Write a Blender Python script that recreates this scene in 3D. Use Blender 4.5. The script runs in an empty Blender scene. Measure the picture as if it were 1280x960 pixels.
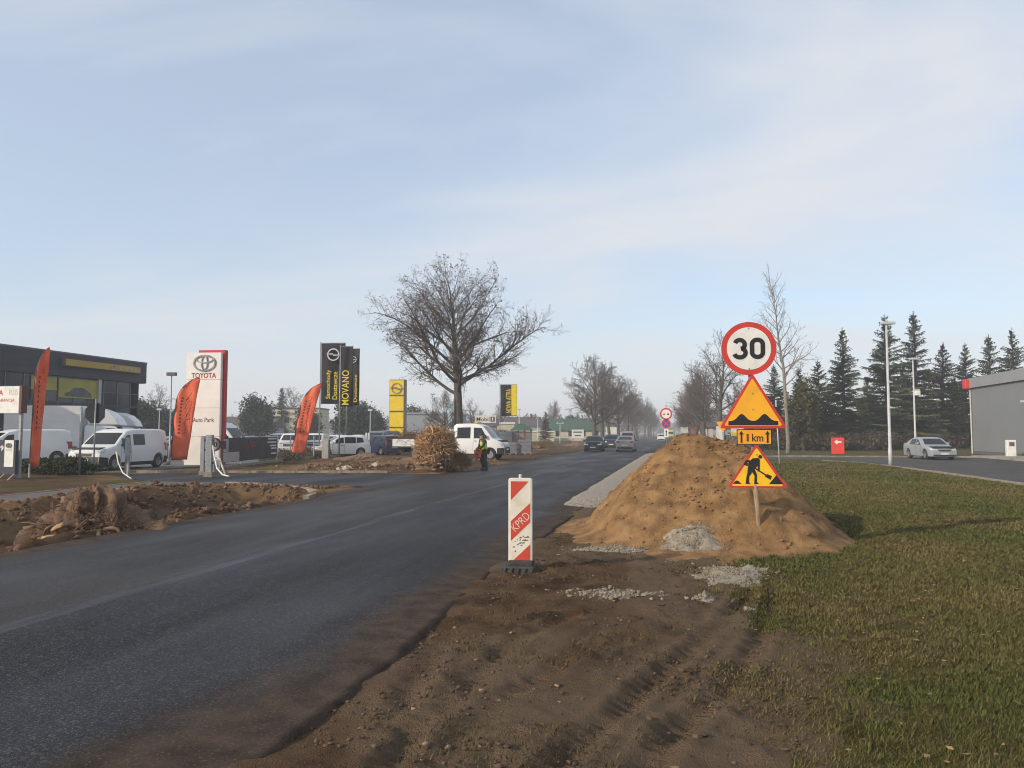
import bpy, math, random
import numpy as np
from mathutils import Vector, Matrix
from mathutils.bvhtree import BVHTree

R = math.radians
sc = bpy.context.scene
COL = sc.collection

# ------------------------------------------------------------------ camera
FOC, HOR, CAMZ = 960.0, 541.0, 1.75          # survey constants of a 1280 x 960 view
TH = math.atan((HOR - 480.0) / FOC)          # pitch up
PS = math.atan(210.0 / FOC)                  # the road runs along +Y, the view looks left of it
cam_d = bpy.data.cameras.new('camera')
cam = bpy.data.objects.new('camera', cam_d)
COL.objects.link(cam)
cam.location = (0, 0, CAMZ)
cam.rotation_euler = (math.pi / 2 + TH, 0, PS)
cam_d.sensor_width = 36.0
cam_d.lens = 36.0 * FOC / 1280.0
cam_d.clip_end = 6000.0
cam_d.clip_start = 0.05
sc.camera = cam

# ------------------------------------------------------------------ sky, sun, exposure
SUN_EL = R(24.0)
SUN_AZ = math.atan2(-0.72, -0.69)            # compass-like, from +Y towards +X
world = bpy.data.worlds.new('World')
sc.world = world
world.use_nodes = True
nt = world.node_tree
for n in list(nt.nodes):
    nt.nodes.remove(n)
L_ = nt.links.new
out = nt.nodes.new('ShaderNodeOutputWorld')
bg = nt.nodes.new('ShaderNodeBackground')
sky = nt.nodes.new('ShaderNodeTexSky')
sky.sky_type = 'NISHITA'
sky.sun_disc = False
sky.sun_elevation = SUN_EL
sky.sun_rotation = SUN_AZ
sky.altitude = 100
sky.air_density = 1.0
sky.dust_density = 1.6
sky.ozone_density = 1.0
bg.inputs['Strength'].default_value = 0.15
tc = nt.nodes.new('ShaderNodeTexCoord')
sep = nt.nodes.new('ShaderNodeSeparateXYZ')
L_(tc.outputs['Generated'], sep.inputs[0])
zm = nt.nodes.new('ShaderNodeMath'); zm.operation = 'MAXIMUM'; zm.inputs[1].default_value = 0.0
L_(sep.outputs['Z'], zm.inputs[0])
za = nt.nodes.new('ShaderNodeMath'); za.operation = 'ADD'; za.inputs[1].default_value = 0.22
L_(zm.outputs[0], za.inputs[0])
dv = nt.nodes.new('ShaderNodeVectorMath'); dv.operation = 'DIVIDE'
L_(tc.outputs['Generated'], dv.inputs[0])
cmb = nt.nodes.new('ShaderNodeCombineXYZ')
for i in range(3):
    L_(za.outputs[0], cmb.inputs[i])
L_(cmb.outputs[0], dv.inputs[1])
mp = nt.nodes.new('ShaderNodeMapping')
mp.inputs['Scale'].default_value = (0.55, 1.0, 0.0)
mp.inputs['Rotation'].default_value = (0, 0, R(20))
mp.inputs['Location'].default_value = (3.1, 1.7, 0)
L_(dv.outputs[0], mp.inputs['Vector'])
cn = nt.nodes.new('ShaderNodeTexNoise')
cn.inputs['Scale'].default_value = 1.3
cn.inputs['Detail'].default_value = 7
cn.inputs['Roughness'].default_value = 0.5
cn.inputs['Distortion'].default_value = 0.6
L_(mp.outputs[0], cn.inputs['Vector'])
cr = nt.nodes.new('ShaderNodeValToRGB')
cr.color_ramp.elements[0].position = 0.40
cr.color_ramp.elements[0].color = (0.50, 0.50, 0.50, 1)
cr.color_ramp.elements[1].position = 0.66
cr.color_ramp.elements[1].color = (0.92, 0.92, 0.92, 1)
L_(cn.outputs['Fac'], cr.inputs[0])
cm = nt.nodes.new('ShaderNodeMix'); cm.data_type = 'RGBA'
vc = nt.nodes.new('ShaderNodeMix'); vc.data_type = 'RGBA'      # thin veil is bluish, thick cloud is white, in sky units
vc.inputs['A'].default_value = (3.35, 3.86, 4.60, 1); vc.inputs['B'].default_value = (4.05, 4.12, 4.28, 1)
vf = nt.nodes.new('ShaderNodeMapRange'); vf.inputs['From Min'].default_value = 0.42; vf.inputs['From Max'].default_value = 0.95
L_(vc.outputs['Result'], cm.inputs['B'])
hz1 = nt.nodes.new('ShaderNodeMapRange')               # the veil thickens towards the horizon all round
hz1.inputs['From Min'].default_value = 0.34; hz1.inputs['From Max'].default_value = 0.0
hz1.inputs['To Min'].default_value = 0.0; hz1.inputs['To Max'].default_value = 0.94
hz1.interpolation_type = 'SMOOTHSTEP'
L_(zm.outputs[0], hz1.inputs['Value'])
mxf = nt.nodes.new('ShaderNodeMath'); mxf.operation = 'MAXIMUM'
L_(cr.outputs[0], mxf.inputs[0]); L_(hz1.outputs[0], mxf.inputs[1])
L_(mxf.outputs[0], cm.inputs['Factor']); L_(mxf.outputs[0], vf.inputs['Value']); L_(vf.outputs[0], vc.inputs['Factor'])
L_(sky.outputs[0], cm.inputs['A'])
L_(cm.outputs['Result'], bg.inputs['Color'])
L_(bg.outputs[0], out.inputs[0])

sun_d = bpy.data.lights.new('sun', 'SUN')
sun_d.energy = 2.7
sun_d.angle = R(0.6)
sun_d.color = (1.0, 0.87, 0.70)
sun = bpy.data.objects.new('sun', sun_d)
COL.objects.link(sun)
sdir = Vector((math.sin(SUN_AZ) * math.cos(SUN_EL), math.cos(SUN_AZ) * math.cos(SUN_EL), math.sin(SUN_EL)))
sun.rotation_euler = sdir.to_track_quat('Z', 'Y').to_euler()
sun.location = (0, 0, 60)

sc.view_settings.view_transform = 'Standard'
sc.view_settings.look = 'None'
sc.view_settings.exposure = 0.38
sc.view_settings.gamma = 1.0
sc.view_settings.use_curve_mapping = False
sc.render.engine = 'CYCLES'
sc.cycles.use_denoising = True
sc.cycles.filter_width = 1.05
try:
    sc.cycles.denoising_prefilter = 'ACCURATE'
    sc.cycles.denoising_input_passes = 'RGB_ALBEDO_NORMAL'
except Exception:
    pass
sc.cycles.max_bounces = 6
sc.cycles.volume_bounces = 1
sc.cycles.transparent_max_bounces = 8
sc.cycles.volume_step_rate = 1.0

# ------------------------------------------------------------------ survey helpers: a bearing and a distance give a place
def at(px, d):
    u = (px - 640.0) / FOC / math.cos(TH) * 1.0
    fx, fy = -math.sin(PS), math.cos(PS)
    rx, ry = math.cos(PS), math.sin(PS)
    return (fx * d + rx * u * d * math.cos(TH) , fy * d + ry * u * d * math.cos(TH))
def gp(px, py, z=0.0):
    u = (px - 640.0) / FOC; v = (480.0 - py) / FOC
    y = math.cos(TH) - v * math.sin(TH); zz = math.sin(TH) + v * math.cos(TH)
    t = (z - CAMZ) / zz
    return ((u * math.cos(PS) - y * math.sin(PS)) * t, (u * math.sin(PS) + y * math.cos(PS)) * t)
def zat(py, d):
    return CAMZ + (HOR - py) / FOC * d
def depth(x, y):
    return -math.sin(PS) * x + math.cos(PS) * y

# ------------------------------------------------------------------ noise
def _hash(ix, iy, seed):
    h = (ix.astype(np.int64) * 374761393 + iy.astype(np.int64) * 668265263 + seed * 1442695041) & 0xffffffff
    h = ((h ^ (h >> 13)) * 1274126177) & 0xffffffff
    return ((h ^ (h >> 16)) & 0xffff) / 65535.0
def vnoise(x, y, seed=0):
    ix = np.floor(x); iy = np.floor(y)
    fx = x - ix; fy = y - iy
    fx = fx * fx * fx * (fx * (fx * 6 - 15) + 10); fy = fy * fy * fy * (fy * (fy * 6 - 15) + 10)
    a = _hash(ix, iy, seed); b = _hash(ix + 1, iy, seed); c = _hash(ix, iy + 1, seed); d = _hash(ix + 1, iy + 1, seed)
    return (a * (1 - fx) + b * fx) * (1 - fy) + (c * (1 - fx) + d * fx) * fy
def fbm(x, y, octv=4, seed=0, gain=0.5):
    s = 0; amp = 1.0; tot = 0
    for o in range(octv):
        s = s + amp * vnoise(x * 2 ** o + 17.3 * o, y * 2 ** o - 9.1 * o, seed + o)
        tot += amp; amp *= gain
    return s / tot
def sstep(a, b, x):
    t = np.clip((x - a) / (b - a), 0, 1)
    return t * t * (3 - 2 * t)

# ------------------------------------------------------------------ materials
MATS = {}
def mat(name, col, rough=0.6, col2=None, scale=6.0, metal=0.0, bump=0.0, bscale=None, coat=0.0, spec=0.5, detail=4, trans=0.0, lo=0.35, hi=0.65, stretch=(1, 1, 1), sss=0.0):
    if name in MATS:
        return MATS[name]
    m = bpy.data.materials.new(name); m.use_nodes = True
    t = m.node_tree; b = t.nodes['Principled BSDF']
    b.inputs['Roughness'].default_value = rough
    b.inputs['Metallic'].default_value = metal
    b.inputs['Coat Weight'].default_value = coat
    b.inputs['Coat Roughness'].default_value = 0.08
    b.inputs['Specular IOR Level'].default_value = spec
    if trans:
        b.inputs['Transmission Weight'].default_value = trans
    c1 = (*col, 1)
    if col2 is None:
        col2 = tuple(c * 0.80 for c in col)
    c2 = (*col2, 1)
    tcn = t.nodes.new('ShaderNodeTexCoord'); mpn = t.nodes.new('ShaderNodeMapping')
    mpn.inputs['Scale'].default_value = stretch
    t.links.new(tcn.outputs['Object'], mpn.inputs[0])
    nz = t.nodes.new('ShaderNodeTexNoise'); nz.inputs['Scale'].default_value = scale; nz.inputs['Detail'].default_value = detail
    t.links.new(mpn.outputs[0], nz.inputs['Vector'])
    rp = t.nodes.new('ShaderNodeMapRange'); rp.inputs['From Min'].default_value = lo; rp.inputs['From Max'].default_value = hi
    t.links.new(nz.outputs['Fac'], rp.inputs['Value'])
    mx = t.nodes.new('ShaderNodeMix'); mx.data_type = 'RGBA'
    mx.inputs['A'].default_value = c1; mx.inputs['B'].default_value = c2
    t.links.new(rp.outputs[0], mx.inputs['Factor'])
    t.links.new(mx.outputs['Result'], b.inputs['Base Color'])
    if bump:
        n2 = t.nodes.new('ShaderNodeTexNoise'); n2.inputs['Scale'].default_value = bscale or scale * 4; n2.inputs['Detail'].default_value = 3
        t.links.new(mpn.outputs[0], n2.inputs['Vector'])
        bp = t.nodes.new('ShaderNodeBump'); bp.inputs['Strength'].default_value = bump; bp.inputs['Distance'].default_value = 0.02
        t.links.new(n2.outputs['Fac'], bp.inputs['Height'])
        t.links.new(bp.outputs[0], b.inputs['Normal'])
    m.diffuse_color = c1
    MATS[name] = m
    return m

# ------------------------------------------------------------------ mesh helpers
def _ico(sub):
    import bmesh
    bm = bmesh.new(); bmesh.ops.create_icosphere(bm, subdivisions=sub, radius=1.0)
    v = np.array([p.co[:] for p in bm.verts]); f = np.array([[q.index for q in p.verts] for p in bm.faces]); bm.free()
    return v, f
ICO = {1: _ico(1), 2: _ico(2), 3: _ico(3), 4: _ico(5)}

def finish(me, name, m, parent=None, loc=None, rot=None, smooth=False, kind=None, bevel=0.0):
    if m is not None:
        if isinstance(m, (list, tuple)):
            for q in m: me.materials.append(q)
        else:
            me.materials.append(m)
    if smooth:
        me.shade_smooth()
    o = bpy.data.objects.new(name, me); COL.objects.link(o)
    if parent is not None: o.parent = parent
    if loc is not None: o.location = loc
    if rot is not None: o.rotation_euler = rot
    if kind: o['kind'] = kind
    if bevel:
        b = o.modifiers.new('Bevel', 'BEVEL'); b.width = bevel; b.segments = 2; b.limit_method = 'ANGLE'; b.angle_limit = R(40)
    return o

class MB:
    def __init__(s):
        s.v = []; s.f = []
    def add(s, vs, fs):
        o = len(s.v); s.v.extend(tuple(p) for p in vs); s.f.extend(tuple(i + o for i in f) for f in fs); return s
    def box(s, x0, y0, z0, x1, y1, z1):
        return s.add([(x0, y0, z0), (x1, y0, z0), (x1, y1, z0), (x0, y1, z0), (x0, y0, z1), (x1, y0, z1), (x1, y1, z1), (x0, y1, z1)],
                     [(3, 2, 1, 0), (4, 5, 6, 7), (0, 1, 5, 4), (1, 2, 6, 5), (2, 3, 7, 6), (3, 0, 4, 7)])
    def prism(s, pts, y0, y1):                 # outline in the xz plane, pushed along y
        if sum(a[0] * b[1] - b[0] * a[1] for a, b in zip(pts, pts[1:] + pts[:1])) < 0: pts = pts[::-1]
        n = len(pts)
        vs = [(p[0], y0, p[1]) for p in pts] + [(p[0], y1, p[1]) for p in pts]
        return s.add(vs, [tuple(range(n)), tuple(range(2 * n - 1, n - 1, -1))] + [((i + 1) % n, i, i + n, (i + 1) % n + n) for i in range(n)])
    def hprism(s, pts, z0, z1):                # outline in the xy plane, pushed along z
        if sum(a[0] * b[1] - b[0] * a[1] for a, b in zip(pts, pts[1:] + pts[:1])) < 0: pts = pts[::-1]
        n = len(pts)
        vs = [(p[0], p[1], z0) for p in pts] + [(p[0], p[1], z1) for p in pts]
        return s.add(vs, [tuple(range(n - 1, -1, -1)), tuple(range(n, 2 * n))] + [(i, (i + 1) % n, (i + 1) % n + n, i + n) for i in range(n)])
    def xprism(s, pts, x0, x1):                # outline in the yz plane, pushed along x
        n = len(pts)
        vs = [(x0, p[0], p[1]) for p in pts] + [(x1, p[0], p[1]) for p in pts]
        return s.add(vs, [tuple(range(n)), tuple(range(2 * n - 1, n - 1, -1))] + [((i + 1) % n, i, i + n, (i + 1) % n + n) for i in range(n)])
    def tube(s, pts, rad, n=8, cap=True):
        pts = [Vector(p) for p in pts]
        if not isinstance(rad, (list, tuple)): rad = [rad] * len(pts)
        vs = []; a = None
        for i, p in enumerate(pts):
            d = (pts[min(i + 1, len(pts) - 1)] - pts[max(i - 1, 0)]).normalized()
            if a is None:
                a = d.cross(Vector((0, 0, 1)) if abs(d.z) < 0.9 else Vector((1, 0, 0))).normalized()
            else:
                a = (a - d * a.dot(d)).normalized()
            b = d.cross(a)
            for k in range(n):
                w = 2 * math.pi * k / n
                vs.append(p + (a * math.cos(w) + b * math.sin(w)) * rad[i])
        fs = []
        for i in range(len(pts) - 1):
            for k in range(n):
                fs.append((i * n + k, i * n + (k + 1) % n, (i + 1) * n + (k + 1) % n, (i + 1) * n + k))
        if cap:
            fs.append(tuple(range(n - 1, -1, -1))); fs.append(tuple(range((len(pts) - 1) * n, len(pts) * n)))
        return s.add(vs, fs)
    def lump(s, c, r, seed=0, rough=0.25, sub=1, freq=1.3):
        v, f = ICO[sub]
        k = 1 + rough * (2 * fbm(v[:, 0] * freq + seed * 3.7 + v[:, 2] * 0.9, v[:, 1] * freq + seed * 1.9 - v[:, 2] * 1.1, 4 if sub > 2 else 1, seed, 0.62) - 1)
        if not isinstance(r, (list, tuple)): r = (r, r, r)
        w = v * k[:, None] * np.array(r) + np.array(c)
        return s.add([tuple(p) for p in w], [tuple(q) for q in f])
    def build(s, name, m, parent=None, loc=None, rot=None, smooth=False, kind=None, bevel=0.0):
        me = bpy.data.meshes.new(name); me.from_pydata(s.v, [], s.f); me.update()
        return finish(me, name, m, parent, loc, rot, smooth, kind, bevel)

def np_mesh(name, v, f, attrs=None, smooth=False):
    me = bpy.data.meshes.new(name)
    v = np.ascontiguousarray(v, dtype=np.float32); f = np.ascontiguousarray(f, dtype=np.int32)
    k = f.shape[1]
    me.vertices.add(len(v)); me.vertices.foreach_set('co', v.ravel())
    me.loops.add(f.size); me.loops.foreach_set('vertex_index', f.ravel())
    me.polygons.add(len(f)); me.polygons.foreach_set('loop_start', np.arange(0, f.size, k, dtype=np.int32))
    me.update(calc_edges=True)
    if attrs:
        for an, av in attrs.items():
            a = me.color_attributes.new(an, 'FLOAT_COLOR', 'POINT')
            c = np.ones((len(v), 4), dtype=np.float32); c[:, :av.shape[1]] = av
            a.data.foreach_set('color', c.ravel())
    if smooth: me.shade_smooth()
    return me

def tag(o, label, cat, group=None):
    o['label'] = label; o['category'] = cat
    if group: o['group'] = group
    return o
def thing(name, label, cat, loc=(0, 0, 0), rz=0.0, group=None):
    o = bpy.data.objects.new(name, None); COL.objects.link(o)
    o.empty_display_size = 0.2
    o.location = loc; o.rotation_euler = (0, 0, rz)
    return tag(o, label, cat, group)
def struct(o):
    o['kind'] = 'structure'; return o
def copy_tree(o, parent=None):
    c = o.copy(); COL.objects.link(c); c.parent = parent
    for ch in list(o.children):
        copy_tree(ch, c)
    return c

def circle(cx, cz, r, n=40, ry=None, a0=0.0):
    ry = ry or r
    return [(cx + r * math.cos(a0 + 2 * math.pi * i / n), cz + ry * math.sin(a0 + 2 * math.pi * i / n)) for i in range(n)]
def rounded(pts, r, n=5):
    out_ = []; k = len(pts)
    for i in range(k):
        p = Vector(pts[i]); a = Vector(pts[i - 1]); b = Vector(pts[(i + 1) % k])
        da = (a - p).normalized(); db = (b - p).normalized()
        ang = da.angle(db); t = r / math.tan(ang / 2)
        p0 = p + da * t; p1 = p + db * t
        for j in range(n + 1):
            s_ = j / n
            out_.append(tuple((p0 * (1 - s_) ** 2 + p * 2 * s_ * (1 - s_) + p1 * s_ ** 2)))
    return out_
def scale_poly(pts, c, k):
    return [(c[0] + (p[0] - c[0]) * k, c[1] + (p[1] - c[1]) * k) for p in pts]

def lettering(txt, w, h, m, parent, name='lettering', loc=(0, 0, 0), rot=(0, 0, 0), bold=0.0, depth_=0.002, space=1.0, outline=0):
    """flat letters fitted to w x h metres, facing local -Y, centred on loc"""
    cu = bpy.data.curves.new(name, 'FONT'); cu.body = txt; cu.size = 1.0; cu.align_x = 'CENTER'
    cu.resolution_u = 3; cu.offset = bold; cu.space_character = space; cu.extrude = 0.0
    tmp = bpy.data.objects.new('tmp', cu); COL.objects.link(tmp)
    dg = bpy.context.evaluated_depsgraph_get()
    me = bpy.data.meshes.new_from_object(tmp.evaluated_get(dg))
    bpy.data.objects.remove(tmp); bpy.data.curves.remove(cu)
    n = len(me.vertices); co = np.empty(n * 3, dtype=np.float32); me.vertices.foreach_get('co', co); co = co.reshape(-1, 3)
    lo = co.min(0); hi = co.max(0); c = (lo + hi) / 2
    x = (co[:, 0] - c[0]) / max(hi[0] - lo[0], 1e-6) * w; z = (co[:, 1] - c[1]) / max(hi[1] - lo[1], 1e-6) * h
    new = np.stack([x, np.zeros(n), z], 1).astype(np.float32)
    me.vertices.foreach_set('co', new.ravel()); me.name = name; me.materials.clear(); me.update()
    o = finish(me, name, m, parent, loc, rot)
    return o
# ================================================================== THE SETTING
rng = np.random.default_rng(7)
random.seed(7)

def lines(*segs):
    o = []
    for a, b, s in segs:
        n = max(1, int(round((b - a) / s)))
        o += [a + (b - a) * i / n for i in range(n)]
    o.append(segs[-1][1])
    return np.array(o)
def grow_lines(a, b, n, p=2.2):
    t = (np.arange(1, n + 1) / n) ** p
    return a + (b - a) * t

def polydist(x, y, pts):
    best = np.full(x.shape, 1e9); s_at = np.zeros(x.shape); acc = 0.0
    for (ax, ay), (bx, by) in zip(pts[:-1], pts[1:]):
        L = math.hypot(bx - ax, by - ay)
        t = np.clip(((x - ax) * (bx - ax) + (y - ay) * (by - ay)) / L ** 2, 0, 1)
        d = np.hypot(x - ax - t * (bx - ax), y - ay - t * (by - ay))
        m = d < best
        best = np.where(m, d, best); s_at = np.where(m, acc + t * L, s_at); acc += L
    return best, s_at

RUTS = [([(640, 1010), (694, 949), (745, 911), (800, 858), (850, 820), (905, 775), (935, 742)], 0.066, 0.075),
        ([(800, 965), (841, 913), (880, 880), (915, 848), (945, 808), (962, 770), (966, 735)], 0.062, 0.075),
        ([(560, 930), (600, 890), (650, 856), (720, 812), (800, 790), (880, 772)], 0.035, 0.08),
        ([(470, 960), (560, 868), (640, 800), (720, 762), (800, 745)], 0.04, 0.08),
        ([(500, 945), (505, 900), (510, 850), (560, 790)], 0.035, 0.09)]
RUTS = [([gp(*q) for q in pts], dp, w) for pts, dp, w in RUTS]

def right_edge(y):                     # ragged right edge of the carriageway
    return -2.28 + 0.22 * (fbm(y * 0.55, y * 0 + 3.1, 3, 21) - 0.5) + 0.07 * (vnoise(y * 3.0, y * 0 + 8.1, 5) - 0.5)

def height(x, y, fine=True):
    z = 0.05 * (fbm(x * 0.13, y * 0.13, 3, 3) - 0.5)
    # bed of the carriageway
    bed = sstep(-10.3, -9.9, x) * (1 - sstep(-2.85, -2.40, x))
    z = z * (1 - bed) - 0.13 * bed
    # right verge: slightly below the asphalt, churned up
    vr = sstep(-2.75, -2.40, x) * (1 - sstep(0.6, 2.4, x)) * sstep(1.0, 2.6, y) * (1 - sstep(60, 80, y))
    edge_drop = 0.038 * sstep(3.6, 4.6, y) * (1 - sstep(7.6, 9.0, y)) * (1 - sstep(-1.9, -1.1, x)) * sstep(0.25, 0.5, vnoise(y * 0.9, y * 0, 13))
    z = z + vr * (-0.030 - edge_drop + 0.07 * (fbm(x * 0.9, y * 0.9, 4, 11) - 0.46))
    churn = sstep(-2.4, -2.0, x) * (1 - sstep(1.6, 3.2, x)) * (1 - sstep(18, 24, y))
    if fine:
        n1 = fbm(x * 7, y * 7, 4, 31); n2 = fbm(x * 2.3, y * 2.3, 3, 41)
        z = z + churn * (0.040 * (n1 - 0.5) * (0.25 + 1.6 * n2) + 0.11 * np.clip(n2 - 0.54, 0, 1) + 0.085 * np.clip(n1 - 0.60, 0, 1))
        near = sstep(0.4, 1.4, x) * (1 - sstep(9, 12, x)) * (1 - sstep(18, 26, y))
        z = z + near * 0.03 * (fbm(x * 3.1, y * 3.1, 3, 51) - 0.5)
        for pts, dp, w in RUTS:
            msk = (np.abs(x) < 5) & (y < 13) & (y > 2)
            if not msk.any(): continue
            d, s = polydist(x[msk], y[msk], pts)
            fade = (0.40 + 0.70 * vnoise(s * 1.7, s * 0 + dp * 90, 77)) * (0.6 + 0.8 * fbm(x[msk] * 9, y[msk] * 9, 3, 79))
            zz = -dp * np.exp(-(d / w) ** 2) * fade + dp * 0.45 * np.exp(-((d - 2.0 * w) / (0.7 * w)) ** 2) * fade
            zz = zz + dp * 0.55 * np.sin(2 * math.pi * s / 0.115 + d * 22) * np.exp(-(d / (1.1 * w)) ** 2) * fade
            z[msk] += zz
    # excavated strip on the left between carriageway and footpath
    tip = 22.9 - 0.35 * np.clip(x + 15.5, 0, 6) ** 1.2 * 0.35
    dig = sstep(-15.6, -15.0, x) * (1 - sstep(-10.35, -9.95, x)) * (1 - sstep(-0.5, 0.5, y - tip + 0.6))
    lum = fbm(x * 0.8, y * 0.8, 4, 61)
    prof = -0.50 * sstep(-10.2, -11.1, x) * sstep(-15.2, -12.6, x)
    rim = 0.26 * np.exp(-((x + 14.2) / 0.75) ** 2) * (0.35 + 1.3 * vnoise(y * 0.7, y * 0, 91))
    z = z + dig * (prof + rim + 0.42 * (lum - 0.5) + (0.30 * (fbm(x * 2.2, y * 2.2, 4, 71, 0.65) - 0.5)))
    # disturbed ground beyond the side road
    dug = sstep(-21.0, -19.0, x) * (1 - sstep(-11.2, -10.3, x)) * sstep(31.9, 33.2, y + 0.22 * (x + 11.5)) * (1 - sstep(47, 52, y))
    z = z + dug * (0.55 * (fbm(x * 0.45, y * 0.45, 4, 81) - 0.42) + 0.22 * (fbm(x * 2.0, y * 2.0, 4, 85, 0.65) - 0.5))
    far = sstep(-16.5, -13.0, x) * (1 - sstep(-10.6, -10.0, x)) * sstep(60, 70, y) * (1 - sstep(105, 120, y))
    z = z + far * 0.5 * np.clip(fbm(x * 0.3, y * 0.22, 3, 88) - 0.45, 0, 1)
    # flat beds under the side road, the path and the forecourt sheets
    flat = np.maximum(sstep(-15.85, -16.0, x) * (1 - sstep(-18.3, -18.5, x)) * (1 - sstep(24.4, 24.8, y)), 0)
    z = z * (1 - flat) - 0.05 * flat
    sr = (1 - sstep(-10.0, -9.8, x)) * sstep(-0.3, 0.3, y - 24.2 - 0.82 * np.clip(-18.6 - x, 0, 20)) * sstep(23.9, 24.4, y + np.clip(x + 14.5, 0, 6) * 0.30) * (1 - sstep(31.4, 31.8, y - 0.22 * (x + 11.5)))
    z = z * (1 - sr) - 0.07 * sr
    lot = (1 - sstep(-24.4, -24.0, x)) * sstep(-90, -80, x) * sstep(30.0, 31.6, y) * (1 - sstep(119, 120, y))
    z = z * (1 - lot) - 0.05 * lot
    rd = sstep(10.6, 10.9, x) * (1 - sstep(60, 61, x)) * sstep(-29, -28, y) * (1 - sstep(62.0, 62.3, y))
    rd = np.maximum(rd, sstep(-2.2, -2.0, x) * (1 - sstep(11, 12, x)) * sstep(54.4, 54.9, y) * (1 - sstep(58.7, 59.0, y)))
    z = z * (1 - rd) - 0.07 * rd
    return z

def grass_amount(x, y):
    n = fbm(x * 0.9, y * 0.9, 4, 101) - 0.5
    n2 = fbm(x * 4.0, y * 4.0, 3, 105) - 0.5
    edge = np.where(y < 11, 0.48 + 0.06 * (y - 3), 0.85 - 0.25 * np.clip(y - 13, 0, 6))
    g = sstep(-0.75, 1.15, x - edge + 2.6 * n + 1.4 * n2)
    g = g * (0.62 + 0.38 * sstep(-0.15, 0.1, n + 0.08))
    left = np.where(x < -18.6, 0.7 * sstep(0.45, 0.65, fbm(x * 0.5, y * 0.5, 3, 111)), 0.0)
    left = np.where((x < -10) & (y > 66), sstep(0.42, 0.58, fbm(x * 0.2, y * 0.12, 3, 115)) * 0.8, left)
    return np.where(x > -2.3, g, left)

xs = np.concatenate([-grow_lines(64, 1600, 14)[::-1], lines((-64, -26, 3.0), (-26, -16.2, 0.45), (-16.2, -9.6, 0.11), (-9.6, -2.7, 1.15), (-2.7, 3.6, 0.034), (3.6, 8, 0.11), (8, 20, 0.6), (20, 64, 4)), grow_lines(64, 1600, 14)])
ys = np.concatenate([-grow_lines(10, 500, 8)[::-1], lines((-10, 2.4, 1.0), (2.4, 8.2, 0.034), (8.2, 16, 0.06), (16, 36, 0.13), (36, 72, 0.5), (72, 150, 3)), grow_lines(150, 1900, 18)])
GX, GY = np.meshgrid(xs, ys)
gx = GX.ravel(); gy = GY.ravel()
gz = height(gx, gy)
nx = len(xs); ny = len(ys)
ii = (np.arange(ny - 1)[:, None] * nx + np.arange(nx - 1)[None, :]).ravel()
gf = np.stack([ii, ii + 1, ii + nx + 1, ii + nx], 1)
g_grass = grass_amount(gx, gy)
pd = np.hypot((gx - 0.25) / 1.25, gy - 14.6)
g_sand = (1 - sstep(1.6, 2.6, pd + 1.6 * (fbm(gx * 1.1, gy * 1.1, 3, 121) - 0.5))) * 0.9
g_sand = np.maximum(g_sand, 0.55 * sstep(0.50, 0.64, fbm(gx * 0.55 + 4, gy * 0.3, 4, 125)) * (gx < -9.7) * (gy < 120))
g_dust = sstep(0.44, 0.62, fbm(gx * 0.75 + 2, gy * 0.35 + 1, 4, 131)) * (gx > -2.6) * (gx < 2)
gme = np_mesh('ground', np.stack([gx, gy, gz], 1), gf, {'mask': np.stack([g_grass, g_sand, g_dust], 1)}, smooth=True)

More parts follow.
